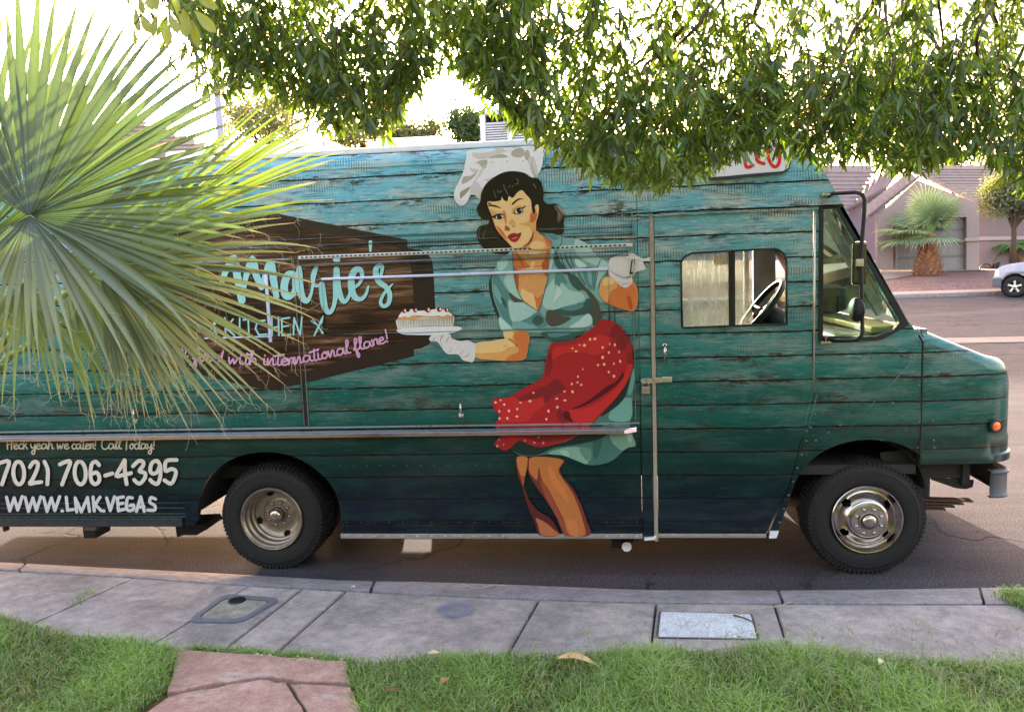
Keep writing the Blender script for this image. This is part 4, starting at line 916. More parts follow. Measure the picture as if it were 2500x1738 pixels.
# ---- the illustrated chef, flat colour shapes
g = Print(-.0060)
SK0, SK1, SK2, SK3, SK4 = (222, 184, 128), (210, 152, 95), (198, 112, 64), (168, 84, 50), (110, 52, 38)
B0, B1, B2, B3, B4 = (158, 192, 188), (116, 160, 158), (82, 128, 128), (52, 84, 84), (74, 74, 66)
RD0, RD1, RD2, RD3 = (182, 44, 44), (158, 36, 40), (122, 34, 40), (80, 24, 30)
HR, HR2 = (30, 24, 22), (86, 76, 66)
GL0, GL1, GL2 = (208, 203, 204), (176, 166, 162), (130, 118, 110)
# printed soft shadow on the planks, left of the figure
for k, c in ((0, (38, 52, 52)),):
    g.poly('C', [(640, 430), (600, 560), (620, 700), (680, 880), (720, 900), (700, 800), (660, 680), (650, 560)], c)
# hat
g.poly('A', [(290, 74), (680, 58), (1050, 38), (1062, 150), (1050, 240), (1020, 310), (985, 345), (940, 365), (860, 350), (600, 420), (440, 500), (402, 592), (340, 545), (300, 545), (262, 620), (210, 660), (160, 638), (125, 570), (132, 490), (175, 410), (215, 320), (240, 220), (256, 140)], (216, 212, 214))
HS, HS2, HS3 = (193, 186, 182), (168, 158, 146), (142, 136, 116)
for pts, c in (([(205, 400), (230, 352), (300, 345), (362, 305), (340, 350), (280, 400), (212, 432)], HS2), ([(188, 520), (250, 480), (296, 458), (270, 510), (222, 560), (190, 582)], HS3), ([(370, 195), (470, 178), (468, 235), (440, 275), (405, 240)], HS2), ([(320, 100), (420, 105), (560, 82), (700, 75), (620, 108), (480, 160), (400, 170), (330, 150)], HS),
               ([(490, 160), (560, 130), (640, 118), (690, 150), (560, 158)], HS2), ([(730, 92), (800, 50), (850, 62), (870, 110), (830, 150), (740, 140)], HS2), ([(860, 120), (900, 70), (925, 140), (890, 185)], HS2), ([(900, 165), (965, 150), (1010, 340), (960, 345), (915, 240)], HS), ([(940, 175), (960, 290), (990, 345), (975, 350), (940, 280)], HS2), ([(285, 262), (345, 272), (395, 290), (330, 312)], HS),
               ([(310, 545), (330, 450), (350, 400), (420, 480), (402, 592), (340, 545)], HS), ([(430, 245), (455, 235), (400, 340), (350, 400), (310, 520), (290, 545), (310, 440), (370, 350)], HS), ([(430, 375), (460, 380), (540, 355), (480, 405)], HS), ([(560, 60), (640, 45), (640, 90), (580, 100)], HS), ([(150, 560), (180, 600), (240, 600), (210, 655), (160, 635)], (206, 201, 202))): g.poly('A', pts, c)
# hair
g.poly('A', [(402, 592), (412, 520), (460, 430), (540, 362), (640, 310), (740, 295), (860, 312), (940, 362), (1000, 370), (1045, 420), (1065, 520), (1066, 600), (1110, 640), (1190, 636), (1250, 676), (1282, 760), (1278, 850), (1285, 905), (1255, 960), (1200, 965), (1120, 950), (1000, 940), (900, 1060), (760, 1112), (690, 1165), (560, 1160), (440, 1110), (378, 1020), (362, 930), (400, 872), (480, 850), (490, 800), (420, 795), (374, 740), (362, 680), (392, 632)], HR)
g.poly('A', [(1185, 650), (1235, 668), (1275, 740), (1262, 790), (1225, 835), (1208, 790), (1220, 740), (1180, 690)], HR2); g.poly('A', [(1205, 650), (1250, 680), (1278, 740), (1262, 735), (1230, 690)], (150, 138, 120)); g.poly('A', [(1215, 730), (1245, 750), (1225, 800)], (120, 100, 80))
for q, w in (([(645, 440), (660, 480), (690, 540)], 9), ([(545, 500), (552, 540), (568, 575)], 7), ([(580, 500), (600, 520), (625, 500)], 9), ([(700, 470), (712, 445)], 8), ([(735, 458), (745, 450)], 8), ([(770, 430), (795, 430), (800, 400), (780, 375)], 8), ([(960, 430), (985, 470)], 10), ([(400, 890), (382, 940), (392, 1000)], 6), ([(450, 920), (430, 1000)], 7)): g.stroke('A', q, w, (98, 90, 84))
# neck and chest
g.poly('C', [(828, 190), (1020, 128), (1078, 15), (1130, 55), (1190, 88), (1235, 130), (1228, 210), (1210, 300), (1214, 400), (1196, 490), (1170, 600), (1140, 700), (1106, 832), (1030, 780), (945, 722), (892, 620), (862, 500), (850, 380), (840, 280)], SK1)
for pts, c in (([(1190, 90), (1235, 130), (1228, 210), (1212, 300), (1160, 340), (1185, 250), (1170, 150)], SK2), ([(830, 225), (880, 222), (930, 280), (975, 330), (1010, 385), (850, 410)], SK2), ([(862, 440), (1205, 440), (1180, 560), (1140, 640), (1060, 655), (960, 600), (892, 590)], (208, 148, 92)), ([(940, 605), (1000, 640), (1060, 665), (1092, 825), (1000, 760), (925, 685)], SK0), ([(1058, 645), (1090, 700), (1150, 660), (1106, 832), (1085, 790)], SK2),
               ([(1010, 195), (1110, 190), (1120, 255), (1030, 265)], SK0), ([(1040, 330), (1070, 330), (1050, 400), (1020, 400)], SK0), ([(1140, 340), (1212, 310), (1212, 420), (1190, 490), (1150, 420)], SK3), ([(850, 400), (900, 430), (900, 620), (865, 500)], SK3), ([(1195, 85), (1228, 130), (1222, 180), (1205, 130)], SK3)): g.poly('C', pts, c)
g.stroke('C', [(885, 255), (920, 310), (945, 370)], 8, SK4)
# blouse
g.poly('C', [(838, 225), (780, 262), (692, 312), (680, 370), (640, 440), (630, 560), (650, 700), (690, 820), (712, 890), (700, 960), (745, 1040), (870, 1052), (1120, 1052), (1180, 1100), (1260, 1134), (1400, 1112), (1560, 1052), (1700, 985), (1752, 900), (1722, 800), (1682, 710), (1735, 742), (1800, 745), (1740, 690), (1722, 560), (1770, 490), (1802, 430), (1822, 352), (1740, 292), (1690, 256), (1610, 150), (1480, 98), (1340, 78), (1240, 42), (1172, 58), (1192, 90), (1238, 130), (1228, 210), (1212, 300), (1216, 400), (1198, 490), (1172, 600), (1142, 700), (1106, 834), (1030, 784), (945, 726), (890, 622), (860, 500), (848, 380)], B1)
for pts, c in (([(640, 440), (700, 470), (770, 600), (840, 670), (945, 735), (880, 742), (795, 725), (830, 900), (872, 1005), (800, 960), (735, 890), (690, 800), (652, 660)], B2),
 ([(650, 560), (690, 600), (740, 720), (720, 760), (690, 720), (660, 660)], B1), ([(722, 690), (765, 720), (785, 800), (750, 770)], B3), ([(800, 650), (870, 670), (950, 738), (860, 742)], B4), ([(780, 470), (850, 435), (870, 560), (905, 640), (945, 718), (860, 680), (790, 600), (757, 530)], B0), ([(692, 320), (790, 262), (835, 235), (845, 330), (850, 418), (760, 452), (695, 440)], B1), ([(690, 330), (770, 290), (800, 330), (760, 400), (700, 420)], B0), ([(700, 450), (800, 425), (780, 455), (720, 462)], B3),
 ([(800, 722), (850, 745), (950, 745), (1035, 795), (1100, 845), (1060, 880), (940, 935), (850, 945), (815, 880)], B0), ([(1000, 900), (1100, 840), (1180, 900), (1185, 990), (1000, 1005), (880, 960)], B2), ([(1040, 930), (1100, 870), (1160, 930), (1100, 980)], B3), ([(840, 950), (940, 940), (1100, 1000), (1120, 1045), (880, 1045)], B1),
 ([(1160, 640), (1220, 560), (1300, 470), (1360, 560), (1430, 625), (1530, 640), (1582, 700), (1520, 745), (1400, 775), (1300, 812), (1200, 812), (1150, 760)], B0), ([(1280, 440), (1340, 430), (1400, 560), (1340, 540), (1300, 620), (1270, 560)], B2), ([(1130, 760), (1180, 810), (1180, 900), (1140, 860)], B1),
 ([(1190, 832), (1270, 826), (1350, 880), (1440, 900), (1360, 960), (1240, 990), (1182, 930)], B4), ([(1270, 820), (1420, 790), (1560, 752), (1610, 700), (1680, 760), (1640, 850), (1540, 872), (1440, 885), (1340, 872)], B3), ([(1320, 800), (1460, 770), (1540, 740), (1560, 790), (1440, 830)], B2), ([(1500, 480), (1560, 560), (1640, 640), (1700, 720), (1748, 860), (1740, 920), (1665, 985), (1652, 900), (1615, 842), (1660, 780), (1590, 640), (1530, 600)], B4),
 ([(1250, 258), (1300, 240), (1330, 330), (1420, 430), (1380, 460), (1300, 400), (1265, 330)], B3), ([(1400, 440), (1500, 490), (1540, 580), (1525, 630), (1440, 560)], B3), ([(1470, 960), (1560, 892), (1612, 856), (1652, 902), (1642, 960), (1560, 1002), (1420, 1004)], (176, 200, 200)), ([(1480, 105), (1600, 152), (1700, 272), (1795, 335), (1720, 372), (1600, 332), (1492, 250)], B0), ([(1732, 310), (1815, 352), (1792, 430), (1735, 500), (1695, 590), (1692, 450)], B0), ([(1560, 380), (1680, 400), (1690, 500), (1640, 620), (1580, 520)], B2), ([(1600, 420), (1640, 420), (1650, 560), (1620, 540)], B1),
 ([(705, 895), (760, 932), (830, 1000), (872, 1048), (742, 1040), (708, 960)], (172, 208, 204)), ([(1130, 1052), (1230, 1040), (1500, 1040), (1600, 1020), (1500, 1085), (1360, 1132), (1250, 1134), (1165, 1095)], B3), ([(1200, 1060), (1340, 1056), (1440, 1060), (1330, 1090), (1230, 1095)], B2), ([(1180, 60), (1240, 45), (1340, 85), (1330, 150), (1260, 240), (1230, 250), (1238, 130)], B1), ([(1190, 60), (1260, 50), (1320, 95), (1260, 110)], B2), ([(1240, 180), (1270, 250), (1240, 380), (1222, 460), (1205, 430), (1230, 300)], B0)): g.poly('C', pts, c)
for q, w in (([(1340, 85), (1342, 140), (1300, 210), (1245, 268)], 7), ([(1375, 250), (1400, 330), (1450, 410)], 16), ([(1330, 250), (1350, 330), (1390, 400)], 10), ([(1430, 240), (1440, 320), (1470, 390)], 9), ([(1735, 310), (1705, 400), (1702, 480), (1665, 620)], 8), ([(1500, 420), (1530, 480), (1580, 560)], 12), ([(1460, 420), (1480, 480), (1520, 520)], 8), ([(1222, 430), (1190, 560), (1150, 700), (1110, 838)], 7), ([(842, 230), (852, 400), (866, 520), (896, 630), (950, 730), (1030, 786), (1104, 836)], 6)): g.stroke('C', q, w, B3)
for pts in ([(1350, 640), (1300, 700), (1240, 760), (1290, 640), (1280, 560)], [(1480, 300), (1560, 340), (1600, 380), (1500, 380)]): g.poly('C', pts, (182, 206, 202))
# raised arm and glove
g.poly('C', [(1772, 490), (1850, 478), (1950, 540), (2060, 528), (2100, 580), (2118, 680), (2100, 790), (2060, 832), (1990, 822), (1870, 782), (1775, 735), (1725, 660), (1732, 560)], SK2)
g.poly('C', [(1772, 490), (1850, 483), (1905, 530), (1900, 600), (1850, 620), (1825, 700), (1800, 745), (1728, 655), (1735, 550)], SK1); g.poly('C', [(1780, 500), (1840, 490), (1880, 540), (1810, 570), (1760, 570)], SK0); g.poly('C', [(1995, 680), (2040, 692), (2060, 770), (2062, 815), (2030, 805), (2020, 760)], SK3)
g.stroke('C', [(2062, 540), (2100, 600), (2114, 690), (2095, 790), (2050, 828)], 9, (222, 140, 84))
g.poly('C', [(1822, 322), (1870, 282), (1960, 250), (2060, 244), (2112, 272), (2180, 300), (2242, 282), (2246, 322), (2170, 330), (2195, 392), (2175, 415), (2110, 432), (2060, 470), (2062, 540), (2000, 592), (1945, 575), (1855, 495), (1815, 440)], GL0)
for q, w in (([(1985, 270), (2040, 262), (2100, 275)], 8), ([(1980, 290), (2010, 310), (2040, 315)], 8), ([(1840, 420), (1880, 450), (1940, 470)], 9), ([(1900, 530), (1960, 550), (2030, 545)], 6), ([(1920, 580), (1980, 560), (2050, 545)], 7), ([(2120, 310), (2170, 330)], 6)): g.stroke('C', q, w, GL1)
g.poly('C', [(1850, 440), (1920, 470), (2000, 480), (2050, 470), (2040, 500), (1950, 500)], GL1); g.poly('C', [(2050, 312), (2088, 305), (2072, 455), (2030, 460)], (52, 38, 28), 1); g.poly('C', [(2062, 330), (2078, 328), (2064, 430), (2048, 438)], GL0, 1); g.stroke('C', [(2000, 490), (2040, 480)], 8, (80, 64, 50))
# lower arm, glove, plate, cup cakes
g.poly('C', [(748, 1040), (998, 1040), (1002, 1180), (985, 1280), (940, 1332), (760, 1337), (600, 1325), (462, 1300), (460, 1160), (620, 1136), (762, 1112)], (212, 155, 92), 2)
g.poly('C', [(460, 1160), (620, 1138), (762, 1112), (830, 1130), (880, 1180), (800, 1200), (740, 1240), (640, 1252), (470, 1256)], SK0); g.poly('C', [(870, 1045), (998, 1042), (1002, 1180), (985, 1280), (930, 1328), (772, 1332), (830, 1275), (905, 1245), (890, 1180), (860, 1120)], SK2); g.stroke('C', [(795, 1110), (850, 1145), (890, 1190)], 10, SK4); g.stroke('C', [(750, 1190), (790, 1182)], 5, SK3); g.poly('C', [(752, 1045), (850, 1045), (830, 1100), (770, 1110)], SK0)
g.poly('H', [(1160, 840), (1180, 905), (1300, 952), (1380, 958), (1470, 945), (1550, 980), (1602, 1020), (1612, 1150), (1590, 1270), (1555, 1330), (1480, 1320), (1380, 1290), (1300, 1195), (1130, 1192), (1060, 1140), (1000, 1060), (930, 970), (830, 965), (788, 930), (808, 880), (870, 840), (980, 825)], GL0)
for q, w in (([(890, 900), (850, 955)], 12), ([(1010, 850), (1000, 910), (985, 970)], 12), ([(1050, 830), (1020, 900)], 8), ([(1145, 880), (1110, 930), (1090, 985)], 12), ([(1010, 990), (1020, 1060)], 9), ([(1180, 1080), (1170, 1130), (1120, 1160)], 14), ([(1390, 1120), (1370, 1160), (1330, 1195)], 14), ([(1490, 1165), (1470, 1215), (1400, 1245)], 18)): g.stroke('H', q, w, GL1 if w > 12 else GL2)
g.poly('H', [(220, 760), (380, 722), (700, 706), (1250, 700), (1365, 728), (1368, 748), (1210, 815), (900, 852), (500, 850), (320, 838), (240, 800)], (216, 214, 218)); g.stroke('H', [(235, 745), (500, 712), (800, 698), (1225, 692)], 12, (148, 142, 138)); g.stroke('H', [(260, 800), (600, 815), (900, 800), (1200, 775)], [4, 20, 20, 4], (190, 192, 214))
g.poly('H', [(198, 600), (240, 560), (640, 530), (1230, 520), (1236, 580), (1215, 692), (1100, 690), (700, 692), (228, 745)], (206, 200, 194), 1)
for i in range(34):
    x = 240+i*29+((i*7) % 5)*3; y0 = 600-(x-240)*.06; g.stroke('H', [(x-((600-x)*.0), y0), (x+12-((i*13) % 7), 700-(x-240)*.02)], [7+(i*5) % 6, 4], (150, 132, 118) if i % 3 else (120, 96, 80), smooth=False)
g.poly('H', [(240, 585), (262, 530), (370, 528), (480, 508), (640, 520), (880, 500), (1090, 492), (1205, 520), (1190, 545), (1100, 548), (900, 540), (700, 535), (640, 545), (520, 580), (420, 572)], (208, 150, 100))
g.poly('H', [(250, 540), (290, 462), (330, 440), (430, 442), (455, 402), (500, 400), (600, 422), (700, 420), (740, 440), (830, 405), (930, 394), (1040, 402), (1140, 450), (1205, 510), (1100, 492), (1050, 520), (950, 505), (880, 518), (800, 515), (640, 512), (480, 510), (430, 540), (370, 522)], (224, 220, 217))
for x, y, r in ((352, 425, 42), (545, 415, 40), (768, 410, 48), (972, 400, 46), (1097, 410, 38)): g.circ('H', x, y, r, (128, 28, 32)); g.circ('H', x+r*.35, y-r*.1, r*.38, (236, 214, 205), r*.6)
# under skirt and skirt
g.poly('K', [(1752, 560), (1772, 700), (1760, 850), (1745, 960), (1722, 1170), (1725, 1240), (1745, 1330), (1784, 1445), (1700, 1470), (1640, 1510), (1540, 1600), (1400, 1650), (1250, 1652), (1120, 1600), (1000, 1555), (860, 1540), (640, 1560), (520, 1545), (430, 1460), (540, 1390), (700, 1440), (900, 1430), (1300, 1190), (1500, 1010), (1650, 830)], (66, 106, 98))
for pts, c in (([(1510, 1070), (1560, 1030), (1640, 940), (1700, 930), (1740, 960), (1722, 1170), (1500, 1170)], (104, 150, 138)), ([(1740, 600), (1768, 700), (1745, 860), (1700, 900), (1690, 800)], (92, 140, 130)), ([(1500, 1240), (1725, 1240), (1745, 1330), (1780, 1440), (1700, 1465), (1640, 1500), (1600, 1480), (1520, 1400)], (112, 142, 124)), ([(1680, 1300), (1730, 1310), (1735, 1400), (1700, 1400)], (138, 165, 146)),
               ([(830, 1530), (1000, 1470), (1180, 1462), (1290, 1520), (1260, 1640), (1180, 1620), (1100, 1590), (1000, 1552)], (122, 156, 138)), ([(960, 1500), (1040, 1500), (1060, 1560), (1000, 1550)], (146, 178, 160)), ([(1170, 1470), (1290, 1480), (1300, 1600), (1240, 1600)], (92, 126, 114)), ([(1320, 1350), (1420, 1350), (1400, 1500), (1340, 1600), (1320, 1500)], (50, 92, 84)), ([(430, 1462), (540, 1385), (700, 1440), (900, 1432), (1100, 1370), (1320, 1190), (1480, 1290), (1380, 1380), (1100, 1440), (900, 1470), (720, 1545), (540, 1540)], (34, 48, 44)), ([(1500, 1080), (1640, 960), (1700, 830), (1740, 640), (1750, 560), (1600, 840), (1400, 1120)], (34, 46, 44))): g.poly('K', pts, c)
g.poly('K', [(880, 338), (1000, 328), (1130, 300), (1250, 222), (1350, 150), (1405, 88), (1500, 95), (1570, 125), (1650, 200), (1722, 320), (1750, 440), (1756, 560), (1722, 700), (1650, 830), (1560, 950), (1440, 1072), (1330, 1180), (1212, 1300), (1100, 1365), (950, 1420), (800, 1456), (700, 1456), (600, 1420), (535, 1393), (490, 1412), (440, 1460), (372, 1500), (320, 1480), (270, 1445), (248, 1430), (290, 1380), (330, 1335), (282, 1285), (268, 1205), (312, 1130), (250, 1060), (245, 940), (380, 930), (470, 890), (600, 810), (740, 740), (788, 670), (802, 560), (832, 440)], RD1)
for pts, c in (([(1060, 1060), (1250, 1040), (1450, 930), (1600, 790), (1662, 680), (1700, 560), (1745, 590), (1700, 720), (1650, 825), (1500, 1005), (1330, 1178), (1112, 1186), (1072, 1130)], RD0), ([(900, 400), (1100, 360), (1250, 300), (1400, 250), (1500, 300), (1450, 420), (1350, 470), (1200, 440), (1000, 450), (880, 520)], RD0), ([(300, 960), (460, 920), (520, 960), (620, 960), (780, 930), (800, 1000), (700, 1080), (600, 1180), (400, 1190), (310, 1180), (330, 1100), (270, 1040)], RD0), ([(860, 760), (950, 730), (1020, 830), (960, 880), (900, 905), (800, 985), (790, 860)], RD2), ([(840, 440), (870, 430), (880, 600), (830, 700), (800, 650)], RD2), ([(1560, 130), (1650, 222), (1700, 330), (1650, 420), (1590, 400), (1560, 300), (1500, 260)], RD2), ([(520, 930), (700, 850), (800, 800), (780, 900), (640, 950), (550, 962)], RD2), ([(330, 1230), (600, 1220), (900, 1230), (1190, 1290), (1090, 1350), (900, 1400), (700, 1400), (500, 1330), (350, 1330)], RD2), ([(900, 1210), (1180, 1210), (1160, 1290), (960, 1330)], (140, 34, 36)), ([(960, 1050), (1020, 1100), (1060, 1180), (980, 1190), (930, 1120)], RD2), ([(1680, 460), (1740, 440), (1748, 540), (1700, 560)], RD2),
               ([(1640, 650), (1652, 700), (1590, 780), (1450, 892), (1300, 982), (1160, 1042), (1085, 1050), (1200, 1000), (1350, 900), (1450, 820), (1560, 760), (1610, 700)], RD3), ([(1000, 1110), (1012, 1078), (1062, 1082), (1082, 1150), (1112, 1190), (1070, 1182), (1010, 1142)], RD3), ([(1120, 1290), (1142, 1290), (1138, 1330), (1120, 1330)], (50, 15, 20)), ([(1042, 1310), (1080, 1330), (1060, 1335)], (50, 15, 20))): g.poly('K', pts, c)
for x, y, a, b in ((1288, 300, 12, 18), (1340, 296, 16, 14), (1176, 362, 10, 8), (1228, 365, 18, 15), (1098, 398, 12, 8), (1138, 430, 16, 12), (1425, 388, 12, 14), (1500, 352, 7, 13), (1556, 360, 11, 16), (1490, 443, 10, 14), (1602, 436, 7, 17), (1424, 495, 14, 18), (1374, 577, 12, 13), (1440, 570, 14, 15), (1545, 562, 9, 13), (1613, 537, 11, 16), (1490, 652, 12, 13), (1546, 697, 14, 15), (1210, 622, 7, 10), (1157, 702, 10, 13), (1092, 781, 11, 13), (1153, 765, 11, 11), (1193, 790, 13, 11), (1012, 861, 14, 9), (1100, 865, 14, 15), (677, 876, 11, 10), (930, 940, 17, 9), (1017, 957, 17, 11), (640, 966, 18, 13), (538, 983, 14, 8), (935, 1031, 13, 16), (840, 1073, 11, 17), (268, 980, 15, 13), (323, 955, 13, 8), (363, 1002, 13, 14), (310, 1075, 11, 14), (413, 1070, 14, 15), (503, 1051, 13, 13), (312, 1152, 13, 13), (397, 1150, 13, 15), (500, 1131, 14, 12), (818, 1160, 12, 12), (733, 1353, 11, 9), (585, 1390, 11, 9), (687, 1414, 13, 12), (783, 1416, 12, 12), (355, 1435, 10, 9), (288, 1450, 13, 15), (305, 1382, 8, 10)):
    g.circ('K', x, y, a, (236, 174, 158) if y < 1200 else (196, 136, 122), b)
g.stroke('K', [(880, 336), (1000, 326), (1130, 300)], 6, B3)
g.stroke('K', [(1650, 200), (1722, 320), (1750, 440), (1756, 560), (1722, 700), (1650, 830), (1560, 950), (1440, 1072), (1330, 1180)], 6, (32, 20, 22))
# legs
g.poly('E', [(525, 530), (655, 535), (656, 640), (622, 760), (612, 860), (640, 950), (690, 1050), (770, 1145), (900, 1222), (960, 1300), (1012, 1424), (790, 1424), (735, 1280), (675, 1150), (620, 1000), (585, 860), (540, 760), (522, 640)], (88, 36, 34))
g.poly('E', [(534, 532), (650, 540), (642, 650), (612, 770), (575, 760), (536, 640)], (182, 112, 62)); g.poly('E', [(570, 740), (612, 760), (608, 850), (590, 840)], (150, 80, 50)); g.poly('E', [(745, 1232), (800, 1250), (870, 1290), (945, 1355), (1012, 1424), (815, 1424), (775, 1320)], (172, 100, 68))
g.poly('E', [(665, 540), (860, 528), (1062, 562), (1052, 615), (1015, 672), (1062, 770), (1172, 900), (1262, 1080), (1322, 1250), (1362, 1424), (1080, 1424), (1000, 1260), (900, 1080), (800, 940), (700, 790), (655, 690)], (112, 50, 42))
g.poly('E', [(678, 545), (860, 532), (1050, 565), (1032, 622), (1002, 690), (1050, 780), (1150, 920), (1222, 1080), (1282, 1260), (1306, 1424), (1125, 1424), (1060, 1240), (960, 1040), (880, 880), (810, 780), (780, 640), (760, 790), (715, 760), (668, 680)], (176, 106, 58)); g.poly('E', [(790, 800), (860, 850), (930, 1000), (1020, 1180), (1080, 1320), (1110, 1424), (1060, 1380), (960, 1180), (860, 1000)], (140, 70, 48))
g.poly('E', [(880, 660), (920, 645), (945, 690), (1000, 790), (1075, 900), (1112, 1050), (1050, 985), (950, 860), (905, 760)], (196, 112, 64)); g.poly('E', [(1090, 1260), (1200, 1270), (1230, 1424), (1150, 1424)], (190, 112, 66)); g.stroke('E', [(660, 545), (662, 660)], 8, (120, 22, 22))
# face
g.poly('A', [(478, 622), (545, 618), (620, 605), (630, 568), (650, 602), (690, 612), (702, 560), (745, 578), (790, 525), (840, 498), (885, 545), (930, 595), (945, 660), (962, 700), (985, 655), (1008, 650), (1018, 690), (1010, 765), (990, 830), (985, 930), (1055, 975), (1130, 1035), (1100, 1110), (950, 1110), (880, 1090), (800, 1106), (740, 1096), (690, 1042), (622, 970), (570, 900), (540, 820), (520, 750), (496, 700)], SK0)
for pts, c in (([(482, 655), (505, 700), (535, 760), (560, 850), (600, 900), (650, 950), (690, 1020), (740, 1096), (690, 1045), (622, 972), (570, 900), (540, 820), (520, 755)], SK1), ([(575, 880), (620, 900), (660, 960), (690, 1010), (640, 985)], SK2), ([(500, 690), (540, 710), (575, 735), (540, 760), (515, 740)], SK1), ([(935, 690), (962, 720), (985, 660), (1000, 700), (990, 830), (985, 930), (945, 990), (930, 900), (870, 870), (810, 852), (880, 838), (925, 790)], SK1), ([(930, 745), (1002, 735), (985, 805), (962, 835), (930, 828)], (190, 96, 58)), ([(995, 655), (1012, 665), (1010, 720), (998, 700)], SK0), ([(940, 650), (975, 680), (982, 730), (958, 740)], HR),
               ([(845, 1085), (900, 1040), (935, 985), (985, 930), (1055, 978), (1130, 1035), (1138, 1105), (1000, 1100)], SK1), ([(930, 1060), (1000, 1030), (1080, 1060), (1060, 1110), (940, 1110)], SK0), ([(1060, 975), (1130, 1035), (1135, 1105), (1100, 1060)], SK2), ([(855, 1090), (905, 1050), (940, 990), (968, 925), (955, 1010), (910, 1070)], (128, 60, 40)), ([(660, 915), (672, 865), (716, 900), (706, 924)], (150, 84, 56)), ([(735, 872), (755, 866), (762, 878), (742, 882)], (96, 50, 38)), ([(700, 840), (735, 800), (775, 840), (772, 885), (735, 870)], SK1), ([(642, 700), (672, 740), (680, 830), (672, 865), (660, 820), (650, 760)], SK2),
               ([(540, 735), (590, 720), (640, 722), (655, 760), (640, 750), (600, 745), (560, 760)], SK1), ([(735, 700), (770, 670), (820, 655), (850, 665), (790, 685), (755, 720), (740, 740)], SK1), ([(575, 735), (610, 725), (636, 735), (605, 745)], SK0)): g.poly('A', pts, c)
g.poly('A', [(480, 624), (525, 632), (520, 650), (490, 668)], (130, 100, 84), 1)
g.poly('A', [(690, 985), (722, 955), (760, 945), (792, 952), (832, 942), (824, 985), (790, 1035), (750, 1042), (712, 1020)], (150, 34, 46)); g.stroke('A', [(695, 988), (750, 986), (800, 974), (828, 946)], 6, (84, 18, 26)); g.stroke('A', [(738, 1002), (756, 1004), (790, 988)], 8, (214, 128, 118))
g.poly('A', [(522, 775), (560, 756), (600, 742), (640, 745), (658, 768), (650, 785), (610, 804), (570, 800), (548, 790)], (34, 24, 24)); g.poly('A', [(568, 780), (592, 756), (632, 756), (650, 772), (640, 786), (600, 798), (578, 796)], (216, 208, 204)); g.circ('A', 605, 774, 28, (20, 15, 15)); g.circ('A', 618, 766, 4, (225, 225, 225))
g.poly('A', [(750, 742), (772, 702), (806, 682), (848, 678), (880, 655), (870, 682), (846, 694), (855, 714), (822, 742), (788, 748)], (40, 28, 26)); g.poly('A', [(766, 726), (784, 702), (822, 690), (842, 700), (844, 714), (816, 736), (786, 742)], (216, 208, 204)); g.circ('A', 810, 713, 27, (20, 15, 15)); g.circ('A', 824, 705, 4, (225, 225, 225)); g.stroke('A', [(790, 752), (830, 745), (862, 722)], 4, SK3)
g.poly('A', [(490, 667), (520, 652), (562, 656), (606, 676), (624, 690), (572, 676), (524, 666)], HR); g.poly('A', [(735, 640), (768, 608), (808, 584), (862, 592), (816, 596), (784, 616), (745, 652)], HR)
g.build('chef_illustration', truck)
# printed soft shadow beside the figure (alpha print)
# ================================================================= ground
def mesh_np(name, V, Fq, mat, parent=None, col=None, smooth=False):
    """fast mesh from arrays; every face has the same number of corners; col: per-vertex rgb"""
    me = bpy.data.meshes.new(name); V = np.asarray(V, np.float32); Fq = np.asarray(Fq, np.int32); n = Fq.shape[1]
    me.vertices.add(len(V)); me.vertices.foreach_set('co', V.ravel())
    me.loops.add(Fq.size); me.loops.foreach_set('vertex_index', Fq.ravel())
    me.polygons.add(len(Fq)); me.polygons.foreach_set('loop_start', np.arange(0, Fq.size, n, dtype=np.int32)); me.polygons.foreach_set('loop_total', np.full(len(Fq), n, np.int32))
    if smooth: me.polygons.foreach_set('use_smooth', np.ones(len(Fq), bool))
    me.update(calc_edges=True); me.validate()
    if col is not None:
        a = me.color_attributes.new('Col', 'FLOAT_COLOR', 'POINT'); c = np.ones((len(V), 4), np.float32); c[:, :3] = col; a.data.foreach_set('color', c.ravel())
    if mat: me.materials.append(mat)
    o = bpy.data.objects.new(name, me); COL.objects.link(o)
    if parent is not None: o.parent = parent
    return o
def leafmat(name, rough=.45, tl=.45, tcol=(1.15, 1.25, .45), gloss=.06):
    t = NT(name); a = t.n('VertexColor'); a.layer_name = 'Col'
    d = t.n('BsdfDiffuse'); tr = t.n('BsdfTranslucent'); gl = t.n('BsdfGlossy'); gl.inputs['Roughness'].default_value = rough
    t.l(a.outputs[0], d.inputs[0]); t.l(t.mix(1.0, a.outputs[0], tcol, 'MULTIPLY'), tr.inputs[0])
    m1 = t.n('MixShader'); m1.inputs[0].default_value = tl; t.l(d.outputs[0], m1.inputs[1]); t.l(tr.outputs[0], m1.inputs[2])
    m2 = t.n('MixShader'); m2.inputs[0].default_value = gloss; t.l(m1.outputs[0], m2.inputs[1]); t.l(gl.outputs[0], m2.inputs[2]); t.l(m2.outputs[0], t.out.inputs[0]); return t.m
